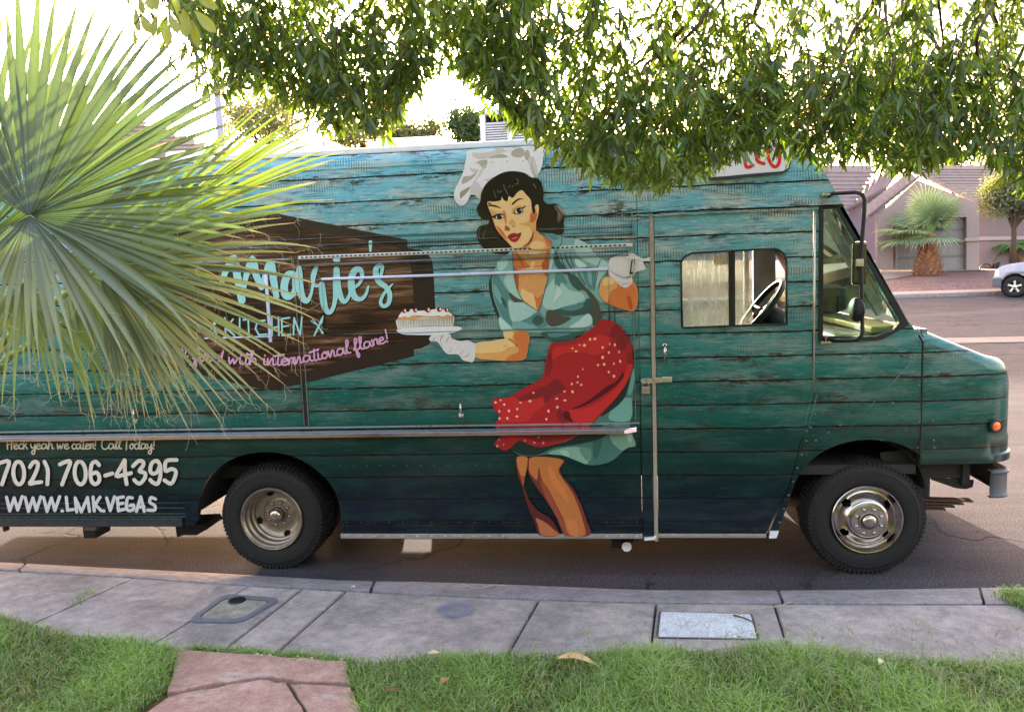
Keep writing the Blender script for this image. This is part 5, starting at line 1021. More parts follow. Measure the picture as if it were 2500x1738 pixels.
def asphalt():
    t = NT('old asphalt'); v, p = t.coord()
    a = t.noise(v, 95, 4, .75); b = t.noise(v, .9, 4, .6); c = t.noise(v, 1, 4, .6, (.6, 6, 1)); d = t.noise(v, 55, 4, .7)
    col = t.ramp(a, [(.34, (.010, .010, .012)), (.5, (.036, .033, .040)), (.66, (.100, .093, .112))])
    k = t.mapr(b, .3, .7, .82, 1.18); col = t.mix(1.0, col, t.comb(k, k, k), 'MULTIPLY')
    k = t.mapr(d, .35, .65, .7, 1.3); col = t.mix(1.0, col, t.comb(k, k, k), 'MULTIPLY'); k = t.mapr(c, .35, .65, .85, 1.18); col = t.mix(1.0, col, t.comb(k, k, k), 'MULTIPLY')
    vo = t.n('TexVoronoi', feature='DISTANCE_TO_EDGE'); vo.inputs['Scale'].default_value = .38
    wv = t.n('VectorMath', operation='ADD'); nn = t.n('TexNoise'); nn.inputs['Scale'].default_value = 2.2; nn.inputs['Detail'].default_value = 6; t.l(v, nn.inputs[0]); sc = t.n('VectorMath', operation='SCALE'); t.l(nn.outputs[1], sc.inputs[0]); sc.inputs['Scale'].default_value = .55; t.l(v, wv.inputs[0]); t.l(sc.outputs[0], wv.inputs[1]); t.l(wv.outputs[0], vo.inputs[0])
    ck = t.mapr(vo.outputs['Distance'], .002, .007, 1, 0); ck = t.math('MULTIPLY', ck, t.mapr(t.noise(v, .5, 2), .45, .55, .15, .9))
    col = t.mix(ck, col, (.012, .010, .010))
    t.set(col=col, rough=.95, spec=.12); t.bump(t.math('ADD', t.math('ADD', a, d), t.math('MULTIPLY', ck, -1.5)), .55, .006); return t.m
M_ASPH = asphalt()
def concrete(name, c1, c2, sc=1.0, spots=True):
    t = NT(name); v, p = t.coord(); a = t.noise(v, 2.2*sc, 6, .65); b = t.noise(v, 140, 3, .7); c = t.noise(v, 14*sc, 5, .7); s = t.noise(v, 1, 5, .7, (3, 9, 3))
    col = t.mix(t.mapr(a, .35, .66), lin(c1), lin(c2)); k = t.mapr(b, .3, .7, .70, 1.28); col = t.mix(1.0, col, t.comb(k, k, k), 'MULTIPLY')
    k = t.mapr(c, .35, .65, .78, 1.16); col = t.mix(1.0, col, t.comb(k, k, k), 'MULTIPLY')
    if spots: col = t.mix(t.math('MULTIPLY', t.mapr(s, .60, .66), .5), col, lin((176, 170, 168))); col = t.mix(t.math('MULTIPLY', t.mapr(t.noise(v, 5, 6, .7), .60, .72), .35), col, lin((92, 78, 74)))
    t.set(col=col, rough=.85, spec=.3); t.bump(t.math('ADD', b, t.math('MULTIPLY', c, 2.0)), .6, .006); return t.m
M_CONC = concrete('weathered sidewalk concrete', (126, 118, 118), (166, 155, 152))
M_CURB = concrete('curb concrete', (122, 117, 122), (150, 144, 149), 1.6)
M_JOINT = concrete('joint filler', (88, 90, 104), (122, 126, 144), 4, False)
M_DIRT = concrete('brown lawn soil', (72, 58, 42), (98, 84, 54), 3, False)
M_FLAG = concrete('pink flagstone', (150, 116, 106), (176, 146, 136), 1.4)
# road sheet: flat near the truck, rising gently to the far kerb
def road_z(y): return 0.0 if y < 7 else (.45*min(1, (y-7)/18.0) if y < 25 else .45)
ys = [-9, -1.2, 0, 1, 2, 3, 4, 5, 6, 7, 9, 11, 13, 15, 17, 19, 21, 23, 25]+[28, 32, 40, 60, 120, 300]
xs = [-200, -60, -30, -15, -8, -4, 0, 4, 8, 15, 30, 60, 200]
V = [(x, y, road_z(y)) for y in ys for x in xs]; n = len(xs)
F = [(j*n+i, j*n+i+1, (j+1)*n+i+1, (j+1)*n+i) for j in range(len(ys)-1) for i in range(n-1)]
setp(mk('road', V, F, M_ASPH), kind='structure')
# sunlit stripe on the far half of the road, put in as a pale quad
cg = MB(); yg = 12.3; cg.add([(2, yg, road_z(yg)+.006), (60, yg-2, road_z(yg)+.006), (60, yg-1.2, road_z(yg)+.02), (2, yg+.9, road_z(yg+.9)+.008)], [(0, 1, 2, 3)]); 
setp(cg.build('road_sun_stripe', concrete('pale sun stripe', (92, 86, 86), (104, 98, 98))), kind='structure')
L1 = [(-500, 1322), (-200, 1352), (0, 1372), (230, 1384), (462, 1395), (840, 1417), (1031, 1420), (1262, 1427), (1493, 1437), (1600, 1440), (1900, 1441), (2200, 1438), (2500, 1433), (2900, 1427), (7000, 1380)]
L2 = [(-500, 1340), (-200, 1370), (0, 1391), (324, 1409), (592, 1428), (840, 1441), (985, 1449), (1309, 1463), (1586, 1471), (1896, 1473), (2200, 1474), (2446, 1474), (2900, 1474), (7000, 1455)]
L3 = [(-500, 1400), (0, 1498), (92, 1522), (185, 1552), (347, 1575), (439, 1592), (578, 1606), (840, 1622), (1077, 1606), (1300, 1600), (1586, 1596), (1831, 1584), (2016, 1594), (2247, 1615), (2500, 1632), (2900, 1645), (7000, 1690)]
def interp(L, x):
    for (a, b), (c, d) in zip(L, L[1:]):
        if x <= c: return b+(d-b)*(x-a)/(c-a)
    return L[-1][1]
Z1, Z2, Z3 = .004, .085, .098
def zlawn(y): return .085+max(0, -y-1.0)*.055
walk = setp(bpy.data.objects.new('sidewalk', None), kind='structure'); COL.objects.link(walk)
curb = setp(bpy.data.objects.new('curb', None), kind='structure'); COL.objects.link(curb)
def prism(name, top, zb__, mat, par, bev=.0):
    k = len(top); V = [tuple(p) for p in top]+[(p[0], p[1], zb__) for p in top]
    a = sum((top[i][0]*top[(i+1) % k][1]-top[(i+1) % k][0]*top[i][1]) for i in range(k))
    f = tuple(range(k)) if a > 0 else tuple(range(k))[::-1]
    F = [f]
    for i in range(k): F.append((i, i+k, (i+1) % k+k, (i+1) % k) if a > 0 else (i, (i+1) % k, (i+1) % k+k, i+k))
    o = mk(name, V, F, mat, par)
    if bev:
        bm = bmesh.new(); bm.from_mesh(o.data); es = [e for e in bm.edges if all(v.index < k for v in e.verts)] if False else [e for e in bm.edges if e.verts[0].co.z > zb__+.01 and e.verts[1].co.z > zb__+.01 and len(e.link_faces) == 2]
        bmesh.ops.bevel(bm, geom=es, offset=bev, segments=2, affect='EDGES'); bm.to_mesh(o.data); bm.free()
    return o
joints = [((-700, -420), (-900, -600)), ((325, 1405), (55, 1514)), ((606, 1430), (335, 1573)), ((735, 1437), (500, 1600)), ((842, 1441), (630, 1612)), ((1313, 1463), (1222, 1602)), ((1600, 1471), (1583, 1596)), ((1888, 1473), (1932, 1588)), ((2790, 1474), (2900, 1640)), ((3700, 1472), (4100, 1640)), ((5000, 1470), (5600, 1650))]
def gap(a, b, w): return a, b
for i in range(len(joints)-1):
    (ta, ba), (tb, bb) = joints[i], joints[i+1]
    if i == 0: xa_t, xa_b = -500, -900
    else: xa_t, xa_b = ta[0]+(2 if i in (1, 2) else 5), ba[0]+(1 if i in (1, 2) else 4)
    xb_t, xb_b = tb[0]-1, bb[0]-1
    if i == len(joints)-2: xb_t, xb_b = 6600, 6900
    n = 8; top = []
    for k in range(n+1): x = xa_t+(xb_t-xa_t)*k/n; top.append(onZ(x, interp(L2, x)+2, Z2))
    for k in range(n+1): x = xb_b+(xa_b-xb_b)*k/n; top.append(onZ(x, interp(L3, x)+22, Z3))
    prism('concrete_slab', top, -.02, M_CONC, walk, .006)
cj = [-500, 60, 912, 1898, 2389, 2900, 3900, 5000, 6600]
for a, b in zip(cj, cj[1:]):
    n = 10; top = []
    a0 = a+(6 if a > -500 else 0); b0 = b-2
    skew = lambda x: (-25 if x < 500 else (-14 if x < 1500 else 18 if x > 1800 else 0))
    V = []; 
    for k in range(n+1):
        t_ = k/n; x = a0+(b0-a0)*t_; x2 = x+skew(x)*.6
        p1 = onZ(x, interp(L1, x), Z1); pm = onZ((x+x2)/2, (interp(L1, x)*.5+interp(L2, x2)*.5), .062); pn = onZ(x2, interp(L2, x2)-6, Z2-.002); p2 = onZ(x2, interp(L2, x2)-1, Z2)
        V += [(p1[0], p1[1], -.03), p1, pm, pn, p2, (p2[0], p2[1], -.03)]
    F = [(k*6+j, k*6+j+1, (k+1)*6+j+1, (k+1)*6+j) for k in range(n) for j in range(5)]+[tuple(range(6))[::-1], tuple(n*6+j for j in range(6))]
    o = mk('curb_stone', V, F, M_CURB, curb); auto_smooth(o, 50)
base = [onZ(x, interp(L1, x)+3, .001) for x in range(-500, 6601, 170)]; bb_ = [onZ(x, interp(L3, x)+40, .06) for x in range(6600, -501, -170)]
o = prism('joint_filler', [(p[0], p[1], p[2]+.052 if False else .055 if i >= len(base) else .0) for i, p in enumerate(list(base)+list(bb_))], -.04, M_JOINT, walk); o['kind'] = 'structure'
# lawn soil
ex = [onZ(x, interp(L3, x)+16, Z3) for x in range(-900, 7001, 60)]
V = []; nx = len(ex); ny = 14
for j in range(ny):
    t_ = (j/(ny-1))**1.6
    for p in ex:
        y = p[1]+(-7.5-p[1])*t_; V.append((p[0]*(1-t_*.2), y, zlawn(y)))
F = [(j*nx+i, (j+1)*nx+i, (j+1)*nx+i+1, j*nx+i+1) for j in range(ny-1) for i in range(nx-1)]
setp(mk('lawn', V, F, M_DIRT), kind='structure')
# flagstone path, thick stones a little proud of the soil
path = setp(bpy.data.objects.new('path', None), kind='structure'); COL.objects.link(path)
def zat(px, py):
    z = .12
    for _ in range(6): q = onZ(px, py, z); z = zlawn(q[1])+.022
    return onZ(px, py, z)
st = [[(432, 1588), (560, 1592), (700, 1602), (842, 1612), (850, 1640), (858, 1668), (760, 1664), (640, 1650), (520, 1668), (412, 1690), (420, 1640)],
      [(408, 1697), (520, 1676), (638, 1658), (700, 1666), (735, 1720), (760, 1800), (560, 1800), (350, 1760), (330, 1752)],
      [(710, 1668), (760, 1672), (860, 1677), (868, 1700), (886, 1760), (900, 1830), (775, 1820), (748, 1725)],
      [(325, 1762), (560, 1810), (765, 1812), (770, 1990), (560, 2050), (180, 2000), (240, 1860)], [(785, 1828), (905, 1838), (960, 1980), (900, 2080), (780, 2000)]]
for s_ in st:
    q = [((a[0]*(1-t_)+b[0]*t_), (a[1]*(1-t_)+b[1]*t_)) for a, b in zip(s_, s_[1:]+s_[:1]) for t_ in (0, .33, .66)]; q = [(x+random.uniform(-5, 5), y+random.uniform(-3, 3)) for x, y in q]
    top = [zat(x, y) for x, y in q]; prism('flagstone', [(p[0], p[1], p[2]) for p in top], .02, M_FLAG, path, .003)
path_poly = [onZ(x, y, .13)[:2] for x, y in [(425, 1583), (846, 1610), (860, 1670), (905, 1830), (960, 2080), (170, 2060), (320, 1760), (405, 1690)]]
def inside(poly, X, Y):
    c = np.zeros(len(X), bool); j = len(poly)-1
    for i in range(len(poly)):
        xi, yi = poly[i]; xj, yj = poly[j]
        m = ((yi > Y) != (yj > Y)) & (X < (xj-xi)*(Y-yi)/(yj-yi+1e-12)+xi); c ^= m; j = i
    return c
# ---- grass
M_GRASS = leafmat('grass blades', .4, .42, (1.15, 1.25, .6), .05)
def blades(name, X, Y, Zb, H, W, lean, col, mat):
    n = len(X); az = rng.uniform(0, 2*np.pi, n); fx, fy = np.cos(az), np.sin(az); la = rng.uniform(0, 2*np.pi, n); lx, ly = np.cos(la)*lean*H, np.sin(la)*lean*H
    def row(t, wd, drop=0): 
        cx_ = X+lx*t*t; cy_ = Y+ly*t*t; cz = Zb+H*(t-drop*t*t)
        return np.stack([cx_-fx*W*wd, cy_-fy*W*wd, cz], 1), np.stack([cx_+fx*W*wd, cy_+fy*W*wd, cz], 1)
    a0, a1 = row(0, 1); b0, b1 = row(.45, .85); c0, c1 = row(.8, .5, .12); d0, d1 = row(1.0, .08, .25)
    V = np.stack([a0, a1, b0, b1, c0, c1, d0, d1], 1).reshape(-1, 3); k = np.arange(n)[:, None]*8
    F = np.concatenate([k+np.array([[0, 1, 3, 2]]), k+np.array([[2, 3, 5, 4]]), k+np.array([[4, 5, 7, 6]])], 0)
    c = np.repeat(col, 8, 0)
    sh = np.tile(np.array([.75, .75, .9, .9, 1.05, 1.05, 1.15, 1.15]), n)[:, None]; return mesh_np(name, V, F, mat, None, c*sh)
def vnoise(x, y, s, seed=0):
    r = np.random.default_rng(seed); o = np.zeros_like(x)
    for k in range(6):
        a = r.uniform(0, 2*np.pi); f = s*r.uniform(.6, 1.8); o += np.sin((x*np.cos(a)+y*np.sin(a))*f+r.uniform(0, 6.28))
    return o/6
edge_x = np.array([p[0] for p in ex]); edge_y = np.array([p[1] for p in ex])
N = 120000
X = rng.uniform(-3.8, 3.0, N); Yt = rng.uniform(0, 1, N)**1.0
ye = np.interp(X, edge_x, edge_y); Y = ye+.03+(-2.45-ye)*Yt
keep = ~inside(path_poly, X+rng.normal(0, .012, N), Y+rng.normal(0, .012, N)); X, Y = X[keep], Y[keep]; n = len(X); ye = ye[keep]
cl_ = vnoise(X, Y, 9, 3); cl2 = vnoise(X, Y, 2.2, 5)
H = (.045+.035*rng.random(n)+.028*np.clip(cl_, -.5, 1)+.012*np.clip(cl2, -1, 1))*np.where(X > .2, 1.25, 1.0); H = np.clip(H, .018, .12)
thin = rng.random(n) < np.clip(.78+.45*cl_+.3*cl2, .3, 1); X, Y, H, cl_ = X[thin], Y[thin], H[thin], cl_[thin]; n = len(X)
g1 = np.array([.085, .17, .030]); g2 = np.array([.36, .52, .13]); g3 = np.array([.34, .30, .16])
mixv = np.clip(rng.random(n)*.8+.3*cl_+.15*(X > .2), 0, 1)[:, None]; col = g1*(1-mixv)+g2*mixv
dry = rng.random(n) < np.clip(.12-.25*cl_, .03, .4); col[dry] = g3*rng.uniform(.6, 1.3, (dry.sum(), 1)); 
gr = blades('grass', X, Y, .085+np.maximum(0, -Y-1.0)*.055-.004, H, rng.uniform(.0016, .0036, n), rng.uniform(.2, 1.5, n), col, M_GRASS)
setp(gr, 'short lawn grass with clumps and dry blades between sidewalk and camera', 'grass', kind='stuff')
# fringe at the path head, edge tufts and the corner patch at the far right
fx = []; fy = []
for (a, b, num, sp) in (((465, 1583), (560, 1594), 260, .02), ((570, 1592), (700, 1612), 900, .03), ((700, 1606), (850, 1622), 1100, .03), ((2472, 1446), (2560, 1480), 1600, .05), ((2500, 1470), (2620, 1510), 1200, .05), ((430, 1590), (400, 1690), 500, .02), ((850, 1640), (885, 1740), 500, .02), ((225, 1440), (175, 1480), 45, .02)):
    p, q = onZ(*a, .1), onZ(*b, .1)
    for k in range(num): t_ = random.random(); fx.append(p[0]+(q[0]-p[0])*t_+random.gauss(0, sp)); fy.append(p[1]+(q[1]-p[1])*t_+random.gauss(0, sp*.6))
fx, fy = np.array(fx), np.array(fy); n = len(fx); m_ = rng.random(n)[:, None]
setp(blades('grass_tuft', fx, fy, np.full(n, .088), rng.uniform(.02, .065, n), rng.uniform(.0014, .003, n), rng.uniform(.3, 1.4, n), g1*.8*(1-m_)+g2*m_, M_GRASS), 'grass tufts creeping over the head of the flagstone path and slab edges', 'grass', kind='stuff')
# taller seed stalks
sm_ = MB(); fdz = []
V = []; Fq = []
for k in range(230):
    x = random.choice([random.uniform(-.4, 2.3), random.uniform(.6, 2.3)]); yy = np.interp(x, edge_x, edge_y)-random.uniform(.0, .55)
    h = random.uniform(.10, .24); z0 = zlawn(yy); dx, dy = random.gauss(0, .05), random.gauss(0, .03)
    top = (x+dx, yy+dy, z0+h); sm_.tube([(x, yy, z0), (x+dx*.4, yy+dy*.4, z0+h*.6), top], [.0011, .0009, .0006], 3, False)
    for j in range(random.choice((3, 4, 4, 5))):
        a = random.uniform(0, 6.28); l = random.uniform(.025, .05); sm_.tube([top, (top[0]+math.cos(a)*l*.5, top[1]+math.sin(a)*l*.5, top[2]+l*.55), (top[0]+math.cos(a)*l, top[1]+math.sin(a)*l, top[2]+l*.5)], [.0009, .0013, .0006], 3, False)
o = sm_.build('grass_seed_stalks', simple('seed stalks', (134, 142, 104), .7, 0, .25, 50)); setp(o, 'thin tall seed heads of grass standing above the lawn in front of the sidewalk', 'grass', kind='stuff')
# ---- things lying on the sidewalk
def zs(px, py, z=.1): return onZ(px, py, z)
def onwalk(px, py, lift=0.0):
    for_ = onZ(px, py, .093+lift); return for_
# oblong meter box
mbx = empty('meter_box', tuple(onwalk(575, 1490)), 'oblong grey meter box with a round black port, set in the sidewalk', 'meter box')
def rel(o, pts): return [tuple(np.array(p)-np.array(o.location)) for p in pts]
def ring_slab(name, outer, inner, z0, z1, mat, par):
    n = len(outer); V = []
    for (x, y) in outer: V.append((x, y, z1))
    for (x, y) in inner: V.append((x, y, z1))
    for (x, y) in outer: V.append((x, y, z0))
    for (x, y) in inner: V.append((x, y, z0))
    F = []
    for i in range(n):
        j = (i+1) % n; F += [(i, j, n+j, n+i), (i, 2*n+i, 2*n+j, j), (n+i, n+j, 3*n+j, 3*n+i)]
    return mk(name, V, F, mat, par)
def quad_round(c4, r, z, n=5):
    P4 = [Vector(onZ(*p, z)[:2]) for p in c4]; out = []
    for i in range(4):
        a, b, c = P4[i-1], P4[i], P4[(i+1) % 4]; u = (a-b).normalized()*r; v = (c-b).normalized()*r
        for k in range(n+1): t_ = k/n; out.append(tuple((b+u)*(1-t_)**2+b*2*t_*(1-t_)+(b+v)*t_*t_))
    return out
z = .094
o4 = [(455, 1520), (588, 1522), (688, 1462), (548, 1452)]
oo = quad_round(o4, .07, z); cxo = sum(p[0] for p in oo)/len(oo); cyo = sum(p[1] for p in oo)/len(oo)
ii = [(cxo+(x-cxo)*.80, cyo+(y-cyo)*.74) for x, y in oo]; lo_ = np.array(mbx.location)
R_ = lambda L: [(x-lo_[0], y-lo_[1]) for x, y in L]
ring_slab('frame', R_(oo), R_(ii), -.03, .010, simple('blue grey meter rim', (96, 98, 108), .6, 0, .15, 25), mbx)
lid = R_([(cxo+(x-cxo)*.77, cyo+(y-cyo)*.70) for x, y in oo]); prism('lid', [(x, y, .006) for x, y in lid], -.03, concrete('meter lid concrete', (122, 116, 110), (158, 150, 140), 6), mbx)
c = onwalk(579, 1468)-lo_; m_ = MB(); m_.lathe([(.0005, .012), (.045, .013), (.052, .010), (.054, .004)], (c[0], c[1]-.0, 0), 28, 'z'); m_.build('port', M_BLACK, mbx, True)
# square white lid
wb = empty('utility_lid', tuple(onwalk(1720, 1522)), 'square white concrete utility lid at the lawn edge beneath the grey twig', 'utility lid')
lo2 = np.array(wb.location); w4 = [(1607, 1556), (1848, 1560), (1832, 1502), (1614, 1496)]
oo = quad_round(w4, .015, z); cxo = sum(p[0] for p in oo)/len(oo); cyo = sum(p[1] for p in oo)/len(oo)
ring_slab('frame', [(cxo+(x-cxo)*1.05-lo2[0], cyo+(y-cyo)*1.07-lo2[1]) for x, y in oo], [(cxo+(x-cxo)*1.012-lo2[0], cyo+(y-cyo)*1.015-lo2[1]) for x, y in oo], -.03, .006, simple('grimy lid surround', (70, 64, 62), .8, 0, .4, 60), wb)
prism('lid', [(x-lo2[0], y-lo2[1], .009) for x, y in oo], -.03, concrete('white lid concrete', (184, 186, 194), (206, 208, 214), 5, False), wb)
# pale blue ring stain on the slab, a thin paint mark
c = onwalk(1113, 1488); ring = []; m_ = MB()
nseg = 30; V = []; 
t = NT('blue spray paint stain'); v, p = t.coord(); nz = t.noise(v, 18, 5, .7); cc = t.n('TexCoord')
gr_ = t.n('VectorMath', operation='LENGTH'); t.l(cc.outputs['Object'], gr_.inputs[0]); rr_ = gr_.outputs['Value']
al = t.math('MULTIPLY', t.mapr(rr_, .045, .085, .25, .75, True), t.mapr(rr_, .09, .125, 1, 0, True)); al = t.math('MULTIPLY', al, t.mapr(nz, .3, .6, .3, 1))
t.set(col=lin((112, 120, 146)), rough=.8, alpha=al)
for k in range(nseg): a = 2*math.pi*k/nseg; V.append((.135*math.cos(a), .135*math.sin(a), 0))
so_ = mk('paint_stain', V, [tuple(range(nseg))], t.m); so_.location = (c[0], c[1], .0895+.010); so_.parent = walk
# twigs and litter
M_TWIG = simple('grey bleached twig', (168, 152, 140), .8, 0, .25, 60); M_DRY = simple('dry brown leaf', (150, 112, 72), .8, 0, .3, 60)
def twig(pts, r, label, group=None, mat=None):
    P3 = [onwalk(x, y, h) for x, y, h in pts]; o0 = P3[0]; m_ = MB(); m_.tube([tuple(p-o0) for p in P3], [r*(1-.5*i/(len(P3)-1)) for i in range(len(P3))], 6)
    o = m_.build('twig', mat or M_TWIG, None, True); o.location = o0; return setp(o, label, 'twig', group)
t1 = twig([(1804, 1499, .012), (1822, 1488, .02), (1850, 1484, .018), (1888, 1481, .02), (1910, 1476, .03), (1937, 1466, .04)], .0045, 'long pale curved twig lying across the joint above the white square lid')
m_ = MB(); b0 = np.array(t1.location); pA, pB, pC = [onwalk(*q, .02)-b0 for q in ((1838, 1486), (1815, 1478), (1802, 1480))]; m_.tube([pA, pB, pC], [.002, .0015, .001], 5); m_.build('side_shoot', M_TWIG, t1, True)
twig([(1791, 1501, .014), (1815, 1507, .014), (1838, 1517, .014)], .006, 'short thick dark twig lying on the corner of the white square lid', None, simple('dark twig bark', (96, 82, 72), .85, 0, .3, 60))
twig([(1130, 1425, .03-.06), (1150, 1432, -.05), (1175, 1436, -.05)], .004, 'short brown twig on the curb near the middle of the picture')
twig([(1172, 1438, -.05), (1190, 1430, -.04), (1210, 1427, -.04), (1235, 1429, -.05)], .0035, 'forked grey twig on the curb to the right of the short brown twig')
twig([(502, 1448, .01), (510, 1446, .012), (515, 1440, .014)], .004, 'tiny pale twig on the slab above the oblong meter box')
def dryleaf(px, py, ln, wd, ang, label, mat=M_DRY, lift=0.012, z=None):
    c = zat(px, py)+np.array([0, 0, lift]) if z is None else onZ(px, py, z)
    n = 7; V = []
    for i in range(n):
        t_ = i/(n-1); h = wd*math.sin(math.pi*min(1, t_*.9+.05))**.8; zc = .15*ln*math.sin(math.pi*t_)
        V += [((t_-.5)*ln, -h, zc+.25*wd), ((t_-.5)*ln, 0, zc), ((t_-.5)*ln, h, zc+.4*wd)]
    F = [(i*3+k, i*3+k+1, (i+1)*3+k+1, (i+1)*3+k) for i in range(n-1) for k in range(2)]
    o = mk('dry_leaf', V, F, mat, None, True); o.location = tuple(c); o.rotation_euler = (random.uniform(-.3, .3), random.uniform(-.2, .2), R(ang)); return setp(o, label, 'dry leaf', 'dry leaves on the lawn')
dryleaf(1405, 1638, .17, .022, -8, 'long tan curled palm husk lying in the lawn grass', simple('tan husk', (178, 146, 100), .7, 0, .25, 40), .05)
dryleaf(1086, 1688, .05, .018, 70, 'brown cupped leaf in the lawn right of the flagstone path', M_DRY, .05)
dryleaf(1060, 1616, .05, .014, 10, 'pale curled leaf near the top edge of the lawn right of the path', simple('pale leaf', (196, 172, 136), .7, 0, .2, 40), .045)
dryleaf(2148, 1640, .04, .012, 60, 'whitish shredded leaf deep in the right-hand lawn', simple('pale shredded leaf', (200, 184, 160), .7, 0, .2, 40), .05)
dryleaf(955, 1702, .06, .012, 5, 'dark red-brown leaf low in the lawn beside the path', simple('red brown leaf', (120, 62, 44), .7, 0, .2, 40), .03)
for k, (px, py) in enumerate(((628, 1597), (640, 1600), (660, 1599), (726, 1602), (760, 1606), (835, 1610))): dryleaf(px, py, .022, .006, random.uniform(0, 180), ('pale leaf scrap at the left end of the flagstone path head', 'pale leaf scrap just right of the leftmost one on the path head', 'pale leaf scrap third from the left on the path head', 'pale leaf scrap at the middle of the flagstone path head', 'pale leaf scrap second from the right on the path head', 'pale leaf scrap at the right end of the path head')[k], simple('litter leaf', (190, 168, 140), .7, 0, .2, 40) if k == 0 else bpy.data.materials['litter leaf'], .0)['group'] = 'leaf litter at the head of the path'
# ================================================================= far side of the street
def rY(k, pts, Y): return [onY(x, y, Y) for x, y in cp(k, pts)]
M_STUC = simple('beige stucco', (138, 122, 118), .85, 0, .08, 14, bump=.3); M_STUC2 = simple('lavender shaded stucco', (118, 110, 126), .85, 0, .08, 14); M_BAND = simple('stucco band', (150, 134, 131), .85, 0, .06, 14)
M_GAR = simple('grey garage door paint', (124, 119, 117), .6, 0, .05, 6); M_TILE = simple('brown roof tile', (98, 84, 82), .85, 0, .22, 3); M_TILE2 = simple('pink brown roof tile', (112, 95, 94), .85, 0, .2, 3); M_FASC = simple('dark fascia', (96, 82, 80), .8, 0, .1, 10)
def gravel():
    t = NT('pink gravel'); v, p = t.coord(); vo = t.n('TexVoronoi'); vo.inputs['Scale'].default_value = 14; t.l(v, vo.inputs[0])
    n2 = t.noise(v, 1.5, 3); c = t.ramp(vo.outputs['Distance'], [(0, (.23, .115, .105)), (.5, (.16, .08, .073)), (.8, (.07, .036, .034))]); k = t.mapr(n2, .3, .7, .8, 1.2)
    t.set(col=t.mix(1.0, c, t.comb(k, k, k), 'MULTIPLY'), rough=.95); t.bump(vo.outputs['Distance'], .8, .05); return t.m
def slabY(name, pts3, d, mat, par):
    """a wall polygon facing the street, with thickness d"""
    k = len(pts3); V = [tuple(p) for p in pts3]+[(p[0], p[1]+d, p[2]) for p in pts3]
    return mk(name, V, [tuple(range(k)), tuple(range(k, 2*k))[::-1]]+[(i, i+k, (i+1) % k+k, (i+1) % k) for i in range(k)], mat, par)
yc = 24.6; zc0 = road_z(yc)
fs = MB(); fs.box(-40, 60, yc, yc+.25, zc0-.1, zc0+.14, bev=.03); setp(fs.build('far_curb', concrete('far curb concrete', (126, 118, 118), (136, 128, 127))), kind='structure')
fw = setp(bpy.data.objects.new('far_sidewalk', None), kind='structure'); COL.objects.link(fw); M_FARC = concrete('far sidewalk concrete', (142, 122, 112), (152, 134, 124))
for k in range(26):
    x0 = -38+k*3.8; m_ = MB(); m_.box(x0, x0+3.76, yc+.26, yc+1.75, zc0-.05, zc0+.15, bev=.01); m_.build('concrete_slab', M_FARC, fw)
def yz(y): return zc0+.13+max(0, (y-26.3))*.085
V = []; xs_ = list(np.linspace(-40, 60, 60)); ysd = [26.35, 27.5, 29, 31, 33, 36, 60]
for y in ysd:
    for x in xs_: V.append((x, y, yz(y)+(.16*math.exp(-((x-15.5)/2.6)**2-((y-29.2)/1.6)**2))))
n = len(xs_); setp(mk('gravel_yard', V, [(j*n+i, j*n+i+1, (j+1)*n+i+1, (j+1)*n+i) for j in range(len(ysd)-1) for i in range(n-1)], gravel(), None, True), kind='structure')
dr = rY('R', [(250, 1195), (620, 1160), (1110, 1112), (420, 1112)], 30)
def onyard(px, py, lift=.02):
    r = ray(px, py); t_ = 20.0
    for _ in range(60):
        p = CAM+r*t_
        if p[2] < yz(p[1])+lift: break
        t_ += .3
    return CAM+r*t_
dpx = [onyard(*q) for q in cp('R', [(300, 1225), (440, 1200), (640, 1165), (760, 1138), (1500, 1128), (1500, 1113), (300, 1113)])]
setp(mk('driveway', [(p[0], p[1], yz(p[1])+.05) for p in dpx], [tuple(range(len(dpx)))[::-1]], concrete('driveway concrete', (124, 115, 115), (134, 124, 124))), kind='structure')
house = empty('garage_house', tuple(onY(2250, 657, 33)), 'beige stucco house with a tiled roof and panelled garage door behind the big fan palm', 'house')
def par_to(o, par): o.parent = par; o.matrix_parent_inverse = Matrix.Translation(-Vector(par.location)); return o
def HP(o): return par_to(o, house)
f_out = rY('R', [(250, 1114), (250, 600), (640, 240), (1240, 470), (1240, 1114)], 33); f_in = rY('R', [(402, 1116), (402, 600), (1116, 600), (1116, 1116)], 33)
wall = plate('wall', [[(p[0], p[2]) for p in f_out[:1]+f_out[1:]], [(p[0], p[2]) for p in f_in][::-1]], 33, 33.35, M_STUC); HP(wall)
gd = HP(slabY('garage_door', rY('R', [(400, 1112), (400, 600), (1118, 600), (1118, 1112)], 33.3), .06, M_GAR, None))
cols_ = [432, 535, 638, 735, 830, 925, 1022, 1116]; rows_ = [(872, 962), (1000, 1088), (744, 834), (620, 706)]
for (ra, rb) in rows_:
    for a, b in zip(cols_, cols_[1:]):
        q = rY('R', [(a+10, rb), (b-10, ra)], 33.28); m_ = MB(); m_.box(q[0][0], q[1][0], 33.285, 33.31, q[0][2], q[1][2], bev=.008); m_.build('panel', M_GAR, gd).matrix_parent_inverse = gd.matrix_world.inverted() if False else Matrix.Identity(4)
        
